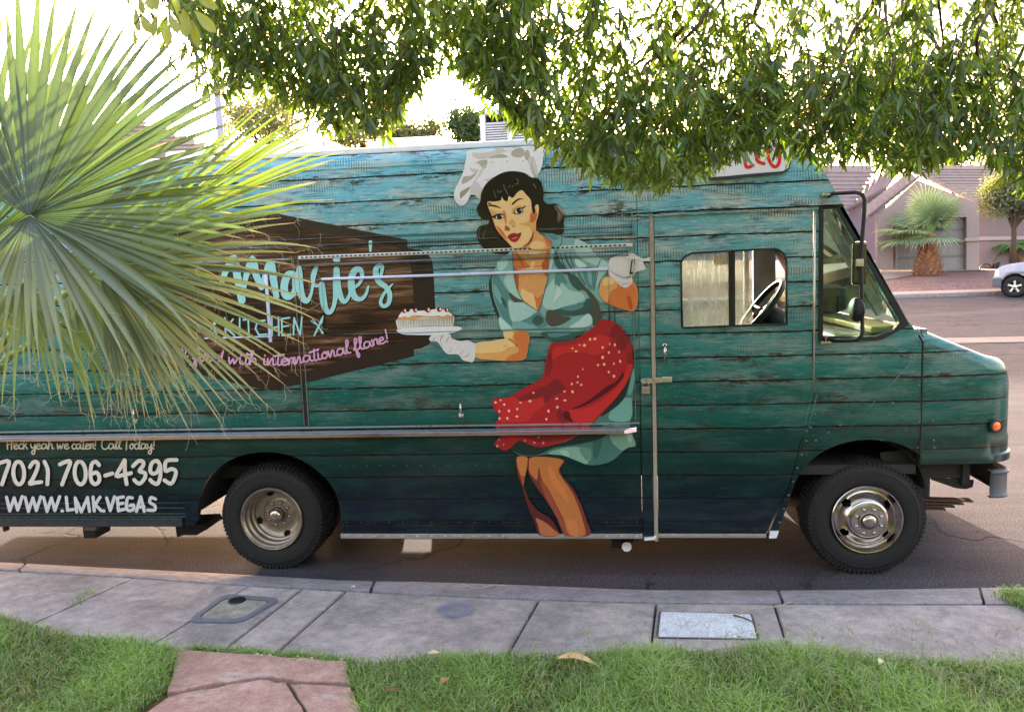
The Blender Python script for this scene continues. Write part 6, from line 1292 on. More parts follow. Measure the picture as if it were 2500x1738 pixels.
m_ = MB()
for ry_ in (989, 862, 733):
    q = rY('R', [(400, ry_+2), (1118, ry_-2)], 33.28); m_.box(q[0][0], q[1][0], 33.28, 33.31, q[0][2], q[1][2])
HP(m_.build('door_joint', simple('garage joint shade', (104, 100, 99), .7, 0, .05, 6)))
q = rY('R', [(402, 1112), (430, 600)], 33.3); m_ = MB(); m_.box(q[0][0], q[1][0], 33.0, 33.3, q[0][2], q[1][2]); HP(m_.build('door_jamb', M_STUC))
for k_, a, b, Y_ in (('R', (240, 868), (372, 832), 32.9), ('R', (1100, 838), (1250, 800), 32.9)):
    q = rY(k_, [a, b], Y_); m_ = MB(); m_.box(q[0][0], q[1][0], Y_, Y_+.2, q[0][2], q[1][2], bev=.03); HP(m_.build('wall_band', M_BAND))
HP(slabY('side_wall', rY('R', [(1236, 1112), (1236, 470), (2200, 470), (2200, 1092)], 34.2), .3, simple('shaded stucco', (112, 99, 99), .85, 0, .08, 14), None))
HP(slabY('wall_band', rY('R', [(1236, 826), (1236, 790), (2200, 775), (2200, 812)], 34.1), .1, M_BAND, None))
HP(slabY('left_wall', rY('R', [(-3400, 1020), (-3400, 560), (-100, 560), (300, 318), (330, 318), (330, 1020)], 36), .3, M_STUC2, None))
# roof in courses, each a real step
def course(Y, pa, pb, th, mat, par, name='tile_course', rise=.30):
    a, b = onY(*cp('R', [pa])[0], Y), onY(*cp('R', [pb])[0], Y); m_ = MB()
    V = [(a[0], Y, a[2]), (b[0], Y, b[2]), (b[0], Y+.85, b[2]+rise), (a[0], Y+.85, a[2]+rise), (a[0], Y, a[2]-th), (b[0], Y, b[2]-th), (b[0], Y+.85, b[2]+rise-.2), (a[0], Y+.85, a[2]+rise-.2)]
    m_.add(V, [(0, 1, 2, 3), (7, 6, 5, 4), (0, 4, 5, 1), (1, 5, 6, 2), (2, 6, 7, 3), (3, 7, 4, 0)]); return par_to(m_.build(name, mat), par)
cy_ = [458, 430, 402, 375, 348, 322, 296, 268, 240, 212, 185, 158, 130]
for i, y in enumerate(cy_): course(33.4+i*.42, (max(560, 1245-i*58), y), (2200, y+6), .11, M_TILE, house)
hip = MB(); a = onY(*cp('R', [(1245, 470)])[0], 33.3); b = onY(*cp('R', [(600, 140)])[0], 38.2); hip.tube([a, b], .09, 6); HP(hip.build('hip_tiles', M_TILE2))
# front gable verge and left roof
for i in range(9): course(32.6+i*.35, (150+i*52, 600-i*42), (215+i*52, 560-i*42), .12, M_TILE2, house, rise=.44)
fz = MB(); a = onY(*cp('R', [(165, 588)])[0], 32.6); b = onY(*cp('R', [(650, 205)])[0], 32.6); fz.tube([a, b], .07, 6); HP(fz.build('fascia', M_FASC))
lr = empty('left_house', tuple(onY(2050, 640, 37)), 'house roof of pale tiles seen just right of the truck windscreen, left of the garage', 'house')
for i in range(11):
    course(35.2+i*.35, (-3460, 560-i*40), (-60+i*24+40, 560-i*40-(0)), .10, M_TILE2, lr, rise=.44)
for i in range(11):
    a = onY(*cp('R', [(-60+i*37, 548-i*22)])[0], 35.6); b = onY(*cp('R', [(-90+i*62, 330-i*42+180-60)])[0], 38.5); m_ = MB(); m_.tube([a, b], .10, 5); par_to(m_.build('verge_tile', M_TILE2), lr)
gz = MB(); gq = rY('R', [(-100, 552), (330, 322)], 35.5); gz.tube(gq, .1, 6); par_to(gz.build('fascia', M_FASC), lr)
# hose coil and pipes at the wall foot
hs_ = empty('garden_hose', tuple(onyard(*cp('R', [(1300, 1110)])[0])), 'black garden hose looped at the foot of the house wall beside the pipes', 'hose'); hp = MB()
c0 = Vector(hs_.location); pts = []
for k in range(14): a = k/13*math.pi*1.15-.2; pts.append((Vector(onY(*cp('R', [(1305-62*math.cos(a), 1118-62*math.sin(a))])[0], 33.6))-c0))
hp.tube(pts, .03, 6); hp.tube([Vector(onY(*cp('R', [(x, y)])[0], 33.5))-c0 for x, y in ((1170, 1118), (1200, 1104), (1240, 1112), (1300, 1120), (1380, 1110))], .03, 6); hp.build('hose', M_BLACK, hs_, True)
pv = empty('water_pipes', tuple(onyard(*cp('R', [(1400, 1108)])[0])), 'bent grey water pipes standing by the wall right of the hose loop', 'pipe'); pm = MB(); c0 = Vector(pv.location)
for L in ([(1378, 1110), (1378, 1060), (1410, 1055), (1412, 1110)], [(1420, 1110), (1420, 1045), (1440, 1045)]): pm.tube([Vector(onY(*cp('R', [q_])[0], 33.6))-c0 for q_ in L], .06, 6)
pm.build('pipe', M_UNDER, pv, True)
# ================================================================= vegetation helpers
M_LEAF = leafmat('tree leaf', .4, .5, (1.45, 1.45, .42), .05)
M_PALM = leafmat('palm leaf', .38, .34, (1.2, 1.25, .6), .05)
M_BARK = simple('dark thin bark', (70, 54, 44), .9, 0, .35, 60)
def leaves(name, Pb, Dr, Nr, Ln, Wd, col, mat, parent=None, curl=.12, stations=None):
    """folded lance leaves: base points, directions, rough normals, lengths, widths"""
    n = len(Pb); Dr = Dr/np.linalg.norm(Dr, axis=1, keepdims=True); S_ = np.cross(Dr, Nr); S_ /= np.linalg.norm(S_, axis=1, keepdims=True)+1e-9; N_ = np.cross(S_, Dr)
    st = stations or ((0, .02), (.22, .85), (.5, 1.0), (.78, .55), (1.0, .02)); rows = []
    for t_, w_ in st:
        c = Pb+Dr*(Ln*t_)[:, None]-N_*(Ln*curl*t_*t_)[:, None]; f = S_*(Wd*w_*.5)[:, None]; up = N_*(Wd*w_*.16)[:, None]
        rows += [c-f+up, c, c+f+up]
    V = np.stack(rows, 1).reshape(-1, 3); m = len(st); b = np.arange(n)[:, None]*(3*m); Fs = []
    for i in range(m-1):
        for k in (0, 1): Fs.append(b+np.array([[i*3+k, i*3+k+1, (i+1)*3+k+1, (i+1)*3+k]]))
    return mesh_np(name, V, np.concatenate(Fs, 0), mat, parent, np.repeat(col, 3*m, 0), True)
def crown_tree(px, py, rx, ry, depth, name, label, cols, nleaf, trunk_h, lsize, cat='tree', loose=.35, shape=1.0, tw=.09, rough_mat=None, up=False):
    c = atD(px, py, depth); sc = depth/FPX; a, b = rx*sc, ry*sc; zg = c[2]-b-trunk_h
    root = empty(name, (c[0], c[1], zg), label, cat); tb = MB(); rr = np.random.default_rng(int(px+py))
    tb.tube([(0, 0, 0), (tw*.3, 0, trunk_h*.5), (0, 0, trunk_h), (0, 0, trunk_h+b*.5)], [tw*1.5, tw*1.1, tw, tw*.5], 8); tb.build('trunk', M_BARK, root, True)
    br = MB(); cl = []
    nb = 26
    for k in range(nb):
        th = rr.uniform(0, 6.28); ph = rr.uniform(-.3, 1.0); r_ = rr.uniform(.55, 1.0)
        e = np.array([a*r_*math.cos(th)*math.cos(ph), a*.8*r_*math.sin(th)*math.cos(ph), b*r_*math.sin(ph)+trunk_h+b*.8]); m = e*.5+np.array([0, 0, (trunk_h+b*.2)*.5])
        br.tube([(0, 0, trunk_h*.8), m, e], [tw*.45, tw*.25, tw*.08], 5, False); cl.append(e); cl.append((m+e)/2+rr.normal(0, a*.12, 3))
    br.build('branch', M_BARK, root, True)
    cl = np.array(cl); idx = rr.integers(0, len(cl), nleaf); Pb = cl[idx]+rr.normal(0, 1, (nleaf, 3))*np.array([a, a, b])*loose*.5
    Dr = rr.normal(0, 1, (nleaf, 3)); Dr[:, 2] += (.9 if up else -.3); Nr = rr.normal(0, 1, (nleaf, 3)); t_ = rr.random(nleaf)[:, None]; tone = (.75+.5*rr.random(len(cl)))[idx][:, None]
    col = (np.array(cols[0])*(1-t_)+np.array(cols[1])*t_)*tone
    lf = leaves('foliage', Pb, Dr, Nr, lsize*rr.uniform(.6, 1.3, nleaf), lsize*.38*rr.uniform(.7, 1.2, nleaf), col, rough_mat or M_LEAF, root); lf['kind'] = 'stuff'; return root
G_OLV = ((.13, .15, .07), (.26, .27, .13)); G_DK = ((.05, .09, .03), (.12, .18, .06))
crown_tree(640, 300, 110, 85, 34, 'desert_tree', 'airy grey-green desert tree rising behind the truck roof next to the lamp post', ((.12, .14, .08), (.25, .26, .16)), 5200, 2.5, .20, loose=.5, up=True)
crown_tree(880, 320, 80, 60, 36, 'desert_tree', 'low grey-green tree behind the truck roof, half hidden by the hanging leaves', G_OLV, 3000, 2.2, .2, loose=.4)
crown_tree(1010, 330, 70, 62, 33, 'leafy_tree', 'olive tree behind the truck roof directly under the sun glare', ((.09, .11, .04), (.2, .22, .09)), 4200, 2.2, .2, loose=.38)
crown_tree(1130, 315, 48, 80, 32, 'leafy_tree', 'narrow green tree standing behind the truck left of the roof vent', G_DK, 4200, 2.2, .18, loose=.36)
crown_tree(2478, 468, 66, 74, 30.5, 'yard_tree', 'pale yellow-green tree in front of the right side of the house roof', ((.09, .11, .06), (.19, .21, .13)), 12000, 1.6, .14, loose=.42)
crown_tree(2440, 405, 48, 40, 44, 'pine_tree', 'wispy grey pine far behind the house roof at the right edge', ((.16, .16, .11), (.24, .24, .16)), 2500, 3, .22, loose=.5, up=True)
crown_tree(2470, 690-28, 26, 12, 29.5, 'dry_shrub', 'round brown dry shrub at the wall behind the white pickup', ((.22, .14, .09), (.34, .24, .16)), 1500, .05, .12, 'shrub', tw=.02)
crown_tree(2330, 380, 60, 20, 48, 'far_tree', 'dark treetop just above the right end of the house roof', G_DK, 1500, 2, .25, loose=.4)
# lamp posts
def lamp(px0, py0, px1, py1, depth, w0, w1, label):
    a, b = atD(px0, py0, depth), atD(px1, py1, depth); root = empty('street_lamp', (b[0], b[1], b[2]-3.0), label, 'street lamp', 'street lamps beyond the street'); o = Vector(root.location); a = Vector(a)-o; m = MB()
    top = a+Vector((0, 0, 3.0)); m.tube([(0, 0, 0), Vector(b)-o, Vector((a.x*0, 0, a.z)), Vector((0, 0, top.z))], [w0*1.1, w0, w1, w1*.8], 12); m.build('pole', simple('lamp post grey', (158, 150, 170), .6, .2, .05, 10), root, True)
    m = MB(); m.tube([(0, 0, top.z-.2), (-.6, 0, top.z+.1), (-1.6, 0, top.z+.2)], .05, 8); m.box(-2.2, -1.6, -.15, .15, top.z+.12, top.z+.26, bev=.05); m.build('lamp_head', M_ALU, root)
lamp(518, 0, 540, 352, 24, .115, .075, 'tall grey lamp post behind the truck at the left, beside the desert tree'); lamp(2470, 380, 2478, 440, 48, .13, .12, 'thin distant lamp post above the house roof at the right edge')
# roof of the house behind the truck on the left
bh = empty('left_back_house', tuple(onY(420, 380, 32)), 'tan tiled hip roof of a house behind the palm and the truck roof', 'house')
for i in range(9):
    y = 1010-i*24; Y = 30+i*.45; a = onY(*cp('1', [(760, y)])[0], Y); b = onY(*cp('1', [(min(1440, 1450-(i*64 if i > 1 else 0)), y)])[0], Y); m_ = MB()
    m_.add([(a[0]-6, Y, a[2]), (b[0], Y, b[2]), (b[0]-.3, Y+.9, b[2]+.4), (a[0]-6, Y+.9, a[2]+.4), (a[0]-6, Y, a[2]-.12), (b[0], Y, b[2]-.12)], [(0, 1, 2, 3), (4, 5, 1, 0)]); par_to(m_.build('tile_course', simple('tan roof tile', (112, 96, 82), .85, 0, .2, 3) if i == 0 else bpy.data.materials['tan roof tile']), bh)
m_ = MB(); a = onY(*cp('1', [(760, 1010)])[0], 30.2); b = onY(*cp('1', [(1440, 1010)])[0], 30.2); m_.box(a[0]-6, b[0]-.3, 30.3, 30.6, 0, a[2]); par_to(m_.build('wall', M_STUC), bh)
# ================================================================= fan palms
TIP = np.array([.42, .30, .15])
def fan_segment(hub, d, e_n, L, wmax, fused, droop, tipdroop, cA, cB, wave=0.0, n=11):
    """one folded blade: hub point, direction, leaf-plane normal, length; returns verts, faces, colours"""
    d = Vector(d).normalized(); e_n = Vector(e_n).normalized(); s = d.cross(e_n).normalized(); p = Vector(hub); V = []; F = []; C = []
    cur = d.copy(); step = L/(n-1)
    for i in range(n):
        t_ = i/(n-1)
        w = wmax*(t_/fused) if t_ < fused else wmax*max(.02, (1-(t_-fused)/(1-fused)))**.75
        w = max(w, .0012)
        if i: p = p+cur*step
        g = droop+(tipdroop*max(0, (t_-fused)/(1-fused))**1.5)
        cur = (cur+Vector((0, 0, -1))*g*step*2.2).normalized()
        fold = .42 if t_ < fused else .42+.25*(t_-fused)
        V += [tuple(p-s*w*.5+e_n*w*fold*.5), tuple(p-e_n*w*fold*.25), tuple(p+s*w*.5+e_n*w*fold*.5)]
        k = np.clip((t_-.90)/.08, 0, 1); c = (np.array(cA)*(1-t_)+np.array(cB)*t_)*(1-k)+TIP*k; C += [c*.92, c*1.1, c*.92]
    for i in range(n-1):
        for k in (0, 1): F.append((i*3+k, i*3+k+1, (i+1)*3+k+1, (i+1)*3+k))
    return V, F, C, p, cur
M_THR = simple('palm fibre threads', (176, 172, 132), .8, 0, .2, 80)
M_PET = simple('palm leaf stalk', (112, 134, 70), .5, 0, .2, 30)
palm = empty('fan_palm', (-2.35, -2.75, .18), 'large fan palm close to the camera at the left, its leaves hanging across the truck', 'palm')
def PAR(o, p=None): o.parent = palm; o.matrix_parent_inverse = Matrix.Translation((2.35, 2.75, -.18)); return o
m_ = MB(); m_.tube([(-2.35, -2.75, .1), (-2.33, -2.75, .5), (-2.3, -2.75, 1.0), (-2.28, -2.75, 1.3)], [.27, .25, .2, .14], 16); PAR(m_.build('trunk', simple('shaggy palm trunk', (120, 84, 58), .9, 0, .4, 30, bump=.6), None, True))
def frond(hpx, hpy, depth, a0, a1, nseg, lens, tilt, turn, cA, cB, droop=.25, tipd=1.0, fused=.5, wk=1.0, jit=2.0, seed=1, pet=True, threads=3):
    rr = random.Random(seed); hub = Vector(atD(hpx, hpy, depth)); cr, cu, cf = [Vector(RW @ np.array(v, float)) for v in ((1, 0, 0), (0, -1, 0), (0, 0, 1))]
    nrm_ = (-cf+cr*turn+cu*tilt).normalized(); e1 = (cr-nrm_*cr.dot(nrm_)).normalized(); e2 = nrm_.cross(e1).normalized()
    if e2.dot(cu) < 0: e2 = -e2
    base = MB()
    if pet:
        crown = Vector((-2.28, -2.75, 1.35)); mid = (hub+crown)*.5+Vector((0, 0, .12)); base.tube([crown, mid, hub-nrm_*.01], [.018, .013, .008], 7)
    else: base.tube([hub-nrm_*.03-e2*.05, hub], .006, 6)
    fo = PAR(base.build('frond', M_PET, None, True)); sc = depth/FPX; ends = []
    for k in range(nseg):
        t_ = k/(nseg-1); a = a0+(a1-a0)*t_+rr.uniform(-jit, jit)*.5; L = np.interp(a, [q[0] for q in lens], [q[1] for q in lens])*sc*rr.uniform(.9, 1.06)
        d = e1*math.cos(R(a))+e2*math.sin(R(a))+nrm_*rr.uniform(.02, .10); w_ = 2*L*fused*math.tan(R(abs(a1-a0)/nseg/2))*1.12*wk; w_ = min(w_, .040)
        mixc = rr.uniform(-.15, .15); ca = np.array(cA)*(1+mixc); cb = np.array(cB)*(1+mixc*1.3)
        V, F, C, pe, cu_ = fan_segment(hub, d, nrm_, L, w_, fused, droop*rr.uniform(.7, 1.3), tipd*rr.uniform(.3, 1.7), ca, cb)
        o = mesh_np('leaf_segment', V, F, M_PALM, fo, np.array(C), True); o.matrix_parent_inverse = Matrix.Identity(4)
        ends.append((pe, cu_, V, L))
    th = MB()
    for (pe, cu_, V, L) in ends:
        for j in range(threads):
            i = rr.choice((7, 8, 9, 10, 10, 10)); p = Vector(V[i*3+rr.choice((0, 2))]); d = (cu_+Vector((rr.gauss(0, .7), rr.gauss(0, .5), rr.gauss(-.1, .7)))).normalized(); pts = [p]; n_ = 6; l = rr.uniform(.02, .075)
            for q in range(n_): d = (d+Vector((rr.gauss(0, .45), rr.gauss(0, .3), rr.gauss(-.12, .4)))).normalized(); p = p+d*l/n_; pts.append(p)
            th.tube(pts, .00042, 3, False)
    if threads: o = th.build('fibre_threads', M_THR, fo); o['kind'] = 'stuff'
    return fo
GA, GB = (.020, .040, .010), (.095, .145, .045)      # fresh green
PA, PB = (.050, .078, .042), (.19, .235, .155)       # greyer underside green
frond(72, 528, 2.15, -28, 150, 46, [(-30, 500), (0, 540), (20, 540), (45, 600), (70, 640), (100, 640), (150, 560)], .25, .15, GA, GB, .10, .35, .56, seed=3)
frond(72, 528, 2.05, -150, -20, 22, [(-150, 420), (-100, 330), (-75, 420), (-60, 360), (-45, 470), (-20, 540)], .1, .1, PA, PB, .5, 2.6, .42, seed=5, threads=4)
frond(300, 600, 2.75, 2, 52, 22, [(0, 500), (15, 590), (30, 590), (52, 510)], .5, -.3, (.10, .16, .018), (.18, .25, .035), .05, .4, .6, seed=7, threads=5)
frond(246, 650, 2.45, -88, 22, 38, [(-88, 380), (-60, 440), (-30, 500), (0, 520), (22, 500)], -.1, .1, PA, PB, .14, .5, .5, seed=9, threads=5)
frond(60, 690, 2.35, -140, -40, 15, [(-140, 200), (-100, 310), (-85, 230), (-70, 330), (-40, 340)], 0, .2, PA, (.2, .3, .1), .7, 2.8, .35, seed=11, threads=4)
frond(-60, 600, 2.5, 35, 110, 22, [(35, 520), (80, 640), (110, 640)], .3, .3, GA, GB, .06, .3, .6, seed=13)
frond(150, 640, 2.6, -75, 45, 28, [(-75, 420), (0, 420), (45, 460)], .2, .0, (.06, .11, .025), (.12, .19, .05), .2, .8, .5, seed=15)
frond(300, 700, 2.62, -100, -20, 18, [(-100, 300), (-20, 330)], 0, 0, PA, PB, .6, 2.0, .4, seed=17, threads=4)
# background palm on the gravel mound
bp_ = onyard(*cp('R', [(735, 1168)])[0]); bpalm = empty('yard_fan_palm', tuple(bp_), 'full fan palm with a fat shaggy trunk on the pink gravel mound before the garage', 'palm'); dB = float((np.array(bp_)-CAM) @ RW[:, 2]) if False else float(np.dot(np.array(bp_)-CAM, RW @ np.array([0, 0, 1.])))
scb = dB/FPX; th_ = 385/3.99*scb; rb = 128/3.99*scb; rt_ = 52/3.99*scb
tp = MB(); tp.tube([(0, 0, -.1), (0, 0, th_*.25), (0, 0, th_*.55), (0, 0, th_*.85), (0, 0, th_*1.05)], [rb*.9, rb*.93, rb*.66, rt_*1.0, rt_*.8], 16); M_BOOT = simple('leaf boot husk', (168, 122, 92), .9, 0, .35, 12); tp.build('trunk', simple('fat palm trunk', (112, 76, 54), .9, 0, .4, 12, bump=.6), bpalm, True)
bt = MB(); boots = []
for ring in range(12):
    z = th_*(ring+.3)/12; rr_ = np.interp(z/th_, [0, .25, .55, .85, 1], [rb*.92, rb*.95, rb*.68, rt_, rt_*.85]); nn_ = max(7, int(15*rr_/rb))
    for k in range(nn_):
        a = 2*math.pi*(k+.5*(ring % 2))/nn_+random.uniform(-.1, .1); o = np.array([math.cos(a), math.sin(a), 0]); s_ = np.array([-math.sin(a), math.cos(a), 0]); w = rr_*2.6/nn_*1.0; l = .15*rb+.12
        p = o*rr_*.93+np.array([0, 0, z]); q = o*(rr_+.12+random.uniform(-.02, .05))+np.array([0, 0, z+l*random.uniform(.5, 1.0)])
        m_ = MB(); m_.add([p-s_*w, p+s_*w, q+s_*w*.45, q-s_*w*.45, p-s_*w*.8-[0, 0, .07], p+s_*w*.8-[0, 0, .07]], [(0, 1, 2, 3), (4, 5, 1, 0)]); m_.build('leaf_boot', M_BOOT, bpalm)
rb_ = random.Random(4); V = []
for k in range(26):
    az = 2*math.pi*k/26*1.618*2.4; el = R([80, 62, 45, 28, 10, -8][k % 6]+rb_.uniform(-6, 6)); stalk = rb_.uniform(.6, 1.25); d = Vector((math.cos(az)*math.cos(el), math.sin(az)*math.cos(el), math.sin(el)))
    o = Vector((0, 0, th_)); hub = o+d*stalk; m_ = MB(); m_.tube([o, hub], [.04, .02], 5, False); fo = m_.build('frond', M_PET, bpalm, True)
    s_ = d.cross(Vector((0, 0, 1))).normalized() if abs(d.z) < .98 else Vector((1, 0, 0)); nn_ = s_.cross(d).normalized(); Vv = []; Ff = []; Cc = []
    for j in range(30):
        a = R(-105+210*j/29+rb_.uniform(-2, 2)); dd = d*math.cos(a)+s_*math.sin(a); L = (1.32-.28*abs(math.sin(a)))*rb_.uniform(.85, 1.05)
        v_, f_, c_, _, _ = fan_segment(hub, dd, nn_, L, .075, .5, .15, .9*rb_.uniform(.4, 1.8), (.13, .21, .11), (.33, .41, .25), n=7); b = len(Vv); Vv += v_; Ff += [tuple(b+i for i in f) for f in f_]; Cc += c_
    mesh_np('fan_blade', Vv, Ff, M_PALM, fo, np.array(Cc), True)
# small leaning palm at the right edge
sp_ = onyard(*cp('R', [(1670, 1080)])[0]); sp0 = empty('small_palm', tuple(sp_), 'small palm with a thin leaning trunk and feathery green leaves behind the white pickup', 'palm')
d0 = float(np.dot(np.array(sp_)-CAM, RW @ np.array([0, 0, 1.]))); s0 = d0/FPX/3.99; top = Vector((-85*s0, 0, 175*s0)); m_ = MB(); m_.tube([(0, 0, 0), (-30*s0, 0, 80*s0), top], [.12, .09, .07], 8); m_.build('trunk', simple('red brown thin trunk', (128, 86, 66), .9, 0, .3, 30), sp0, True)
for k in range(14):
    az = 2*math.pi*k/14; el = R(rb_.uniform(0, 60)); m_ = MB(); pts = []; p = top.copy(); d = Vector((math.cos(az)*math.cos(el), math.sin(az)*math.cos(el), math.sin(el)))
    for j in range(7): pts.append(p.copy()); p = p+d*.17; d = (d+Vector((0, 0, -.28))).normalized()
    m_.tube(pts, .012, 4, False); fo = m_.build('frond', M_PET, sp0, True); Pb = []; Dr = []
    for j in range(1, 7):
        for q in range(4):
            for sgn in (-1, 1): t_ = q/4; pb = pts[j-1].lerp(pts[j], t_); dd = pts[j]-pts[j-1]; sd = dd.cross(Vector((0, 0, 1))).normalized()*sgn; Pb.append(pb); Dr.append(dd.normalized()*.6+sd+Vector((0, 0, -.5)))
    Pb = np.array([tuple(p) for p in Pb]); Dr = np.array([tuple(p) for p in Dr]); n = len(Pb); leaves('leaflets', Pb, Dr, rng.normal(0, 1, (n, 3)), np.full(n, .34), np.full(n, .035), np.tile(np.array([[.10, .2, .05]]), (n, 1))*rng.uniform(.7, 1.3, (n, 1)), M_LEAF, fo)
# ================================================================= white pickup at the right edge
wc = onY(*cp('R', [(1583, 1305)])[0], 23.4); zr_ = road_z(23.6); rw = .36
M_CAR = simple('pale blue white car paint', (150, 156, 176), .25, 0, .02, 5, coat=.8); M_GRYP = simple('grey bumper plastic', (80, 80, 86), .5, 0, .08, 12)
pk = empty('pickup_truck', (wc[0], 23.4, zr_), 'white pickup truck with a grey bumper, parked along the far kerb at the right edge', 'pickup truck')
pk.rotation_euler.z = -.50   # parked along the curve of the street
k_ = 1/ (1.0*FPX/ (float(np.dot(wc-CAM, RW @ np.array([0, 0, 1.])))) )/3.99
def kp(x, y): return ((x-1583)*k_, rw+(1305-y)*k_)
arch = [kp(1583+128*math.cos(a), 1300-128*math.sin(a)) for a in np.linspace(math.pi*.98, .05, 16)]
prof = [kp(1478, 1302), kp(1404, 1300), kp(1402, 1215), kp(1412, 1170), kp(1426, 1130), kp(1470, 1100), kp(1560, 1080), kp(1680, 1066), kp(1850, 1058), kp(1990, 925), (3.3, 1.62), (4.0, 1.60), (4.1, 1.12), (5.0, 1.12), (5.05, .42), (4.55, .38)]+[(3.95+.42*math.cos(a), .40+.42*math.sin(a)) for a in np.linspace(.1, math.pi-.1, 10)]+[(3.4, .36), kp(1716, 1310)]+arch[::-1]
b_ = plate('body', [prof], 0, 1.72, M_CAR, pk)
bm = bmesh.new(); bm.from_mesh(b_.data); bmesh.ops.remove_doubles(bm, verts=bm.verts, dist=1e-5); es = [e for e in bm.edges if len(e.link_faces) == 2 and e.calc_face_angle(0) > 1.2 and abs(e.verts[0].co.y-e.verts[1].co.y) < .01]; bmesh.ops.bevel(bm, geom=es, offset=.05, segments=3, affect='EDGES'); bm.to_mesh(b_.data); bm.free(); auto_smooth(b_, 35)
def kq(a, b, y0, y1, nm, mat, bev=.015): m_ = MB(); (x0, z0), (x1, z1) = kp(*a), kp(*b); m_.box(min(x0, x1), max(x0, x1), y0, y1, min(z0, z1), max(z0, z1), bev=bev); return m_.build(nm, mat, pk)
kq((1396, 1304), (1474, 1214), -.02, 1.74, 'bumper', M_GRYP, .03); kq((1416, 1200), (1452, 1140), -.012, .25, 'headlight', simple('headlamp glass', (226, 214, 196), .15, 0, .05, 20, coat=1), .02)
plate('side_window', [[kp(1890, 1040), kp(2000, 940), (3.25, 1.56), (3.25, 1.15)]], -.006, .0-.001, M_INTD, pk)
plate('arch_liner', [[kp(1583+120*math.cos(a), 1300-120*math.sin(a)) for a in np.linspace(0, 2*math.pi, 25)[:-1]]], .25, .3, M_LINER, pk)
for (x_, nm) in ((0, 0), (3.95, 1)):
    wr = bpy.data.objects.new('wheel', None); COL.objects.link(wr); wr.parent = pk; wr.location = (x_, 0.0, rw)
    m_ = MB(); m_.lathe([(.20, .0), (.235, .01), (.31, .012), (.345, -.01), (.36, -.05), (.36, -.17), (.33, -.21), (.2, -.21)], (0, 0, 0), 40); m_.build('tyre', M_TIRE, wr, True)
    m_ = MB(); m_.lathe([(.235, .008), (.222, .0), (.21, -.03), (.19, -.05)], (0, 0, 0), 40); m_.lathe([(.07, -.005), (.06, .012), (.0005, .016)], (0, 0, 0), 20); m_.build('rim', M_ALU, wr, True)
    for j in range(5):
        a = 2*math.pi*j/5+.3; m_ = MB(); M_ = Matrix.Rotation(-a, 4, 'Y'); m_.box(.05, .215, -.004, .02, -.035, .035, M_, .012); m_.build('spoke', M_ALU, wr)
    m_ = MB(); m_.lathe([(.21, -.06), (.0005, -.06)], (0, 0, 0), 24); m_.build('brake', M_LINER, wr)
# ================================================================= overhanging tree
tree = empty('overhanging_tree', (4.6, -3.2, .2), 'overhanging tree of slender green leaves and thin drooping branches filling the top of the picture', 'tree')
TO = Vector(tree.location)
def PT(o): o.parent = tree; o.matrix_parent_inverse = Matrix.Translation(-TO); return o
m_ = MB(); m_.tube([(4.6, -3.2, .2), (4.5, -3.1, 1.4), (4.3, -2.9, 2.6), (3.9, -2.6, 3.6)], [.17, .15, .13, .10], 12); PT(m_.build('trunk', M_BARK, None, True))
BND = [(440, 60), (500, 130), (530, 280), (600, 250), (680, 285), (760, 310), (800, 375), (860, 330), (930, 385), (990, 300), (1030, 250), (1060, 175), (1100, 150), (1135, 230), (1180, 262), (1250, 330), (1320, 395), (1390, 440), (1450, 470), (1550, 500), (1620, 512), (1700, 470), (1780, 430), (1850, 400), (1950, 430), (2030, 450), (2100, 420), (2200, 470), (2300, 440), (2370, 425), (2400, 320), (2430, 340), (2460, 470), (2500, 520), (2700, 520)]
brs = [('3', [(1390, -120), (1340, 60), (1230, 200), (1150, 420), (1080, 640)], .012), ('3', [(340, -120), (280, 0), (180, 180), (60, 280), (-60, 380)], .012), ('3', [(420, -80), (350, 20), (250, 180), (130, 300), (100, 480), (60, 700)], .009), ('3', [(680, -150), (640, 20), (615, 130), (680, 220), (715, 380), (700, 560), (640, 690)], .009), ('3', [(615, 130), (540, 200), (460, 330), (390, 480)], .006),
       ('3', [(2040, -150), (2075, 20), (2140, 200), (2200, 430), (2260, 560), (2330, 680)], .013), ('3', [(1410, -100), (1400, 60), (1370, 300), (1350, 500), (1400, 640), (1395, 860)], .007), ('3', [(1440, -90), (1430, 60), (1475, 330), (1480, 520), (1540, 700)], .007), ('3', [(800, -90), (860, 80), (940, 280), (980, 480)], .007), ('3', [(980, 560), (860, 540), (760, 510), (680, 470)], .005), ('3', [(2100, 40), (2000, 250), (2030, 500), (1960, 680), (1840, 790), (1720, 840)], .006),
       ('2', [(2300, 170), (2180, 330), (2060, 430), (2000, 580)], .013), ('2', [(1445, -120), (1440, 60), (1400, 300), (1370, 500)], .008), ('2', [(1380, -100), (1340, 120), (1230, 330), (1130, 470)], .006), ('2', [(1080, -120), (1060, 60), (980, 320), (900, 420), (740, 450), (520, 390)], .008), ('2', [(1480, -60), (1530, 130), (1590, 380), (1640, 540)], .006), ('2', [(1800, -100), (1660, 150), (1560, 260)], .006), ('2', [(820, -120), (700, 60), (620, 260)], .007), ('2', [(300, -120), (180, 120), (60, 300)], .008), ('1', [(2100, -100), (1960, 40), (1830, 180), (1760, 300)], .008), ('1', [(1800, -100), (1640, 90), (1560, 230)], .006), ('2', [(0, 60), (300, 210), (500, 330)], .004), ('2', [(-200, 300), (20, 420), (100, 560)], .005),
       ('3', [(120, -100), (60, 150), (40, 400), (0, 620)], .006), ('3', [(1750, -100), (1780, 150), (1800, 380), (1760, 520)], .006), ('3', [(2230, -120), (2260, 40), (2320, 240)], .01)]
rt = np.random.default_rng(12); allp = []; nodes = []
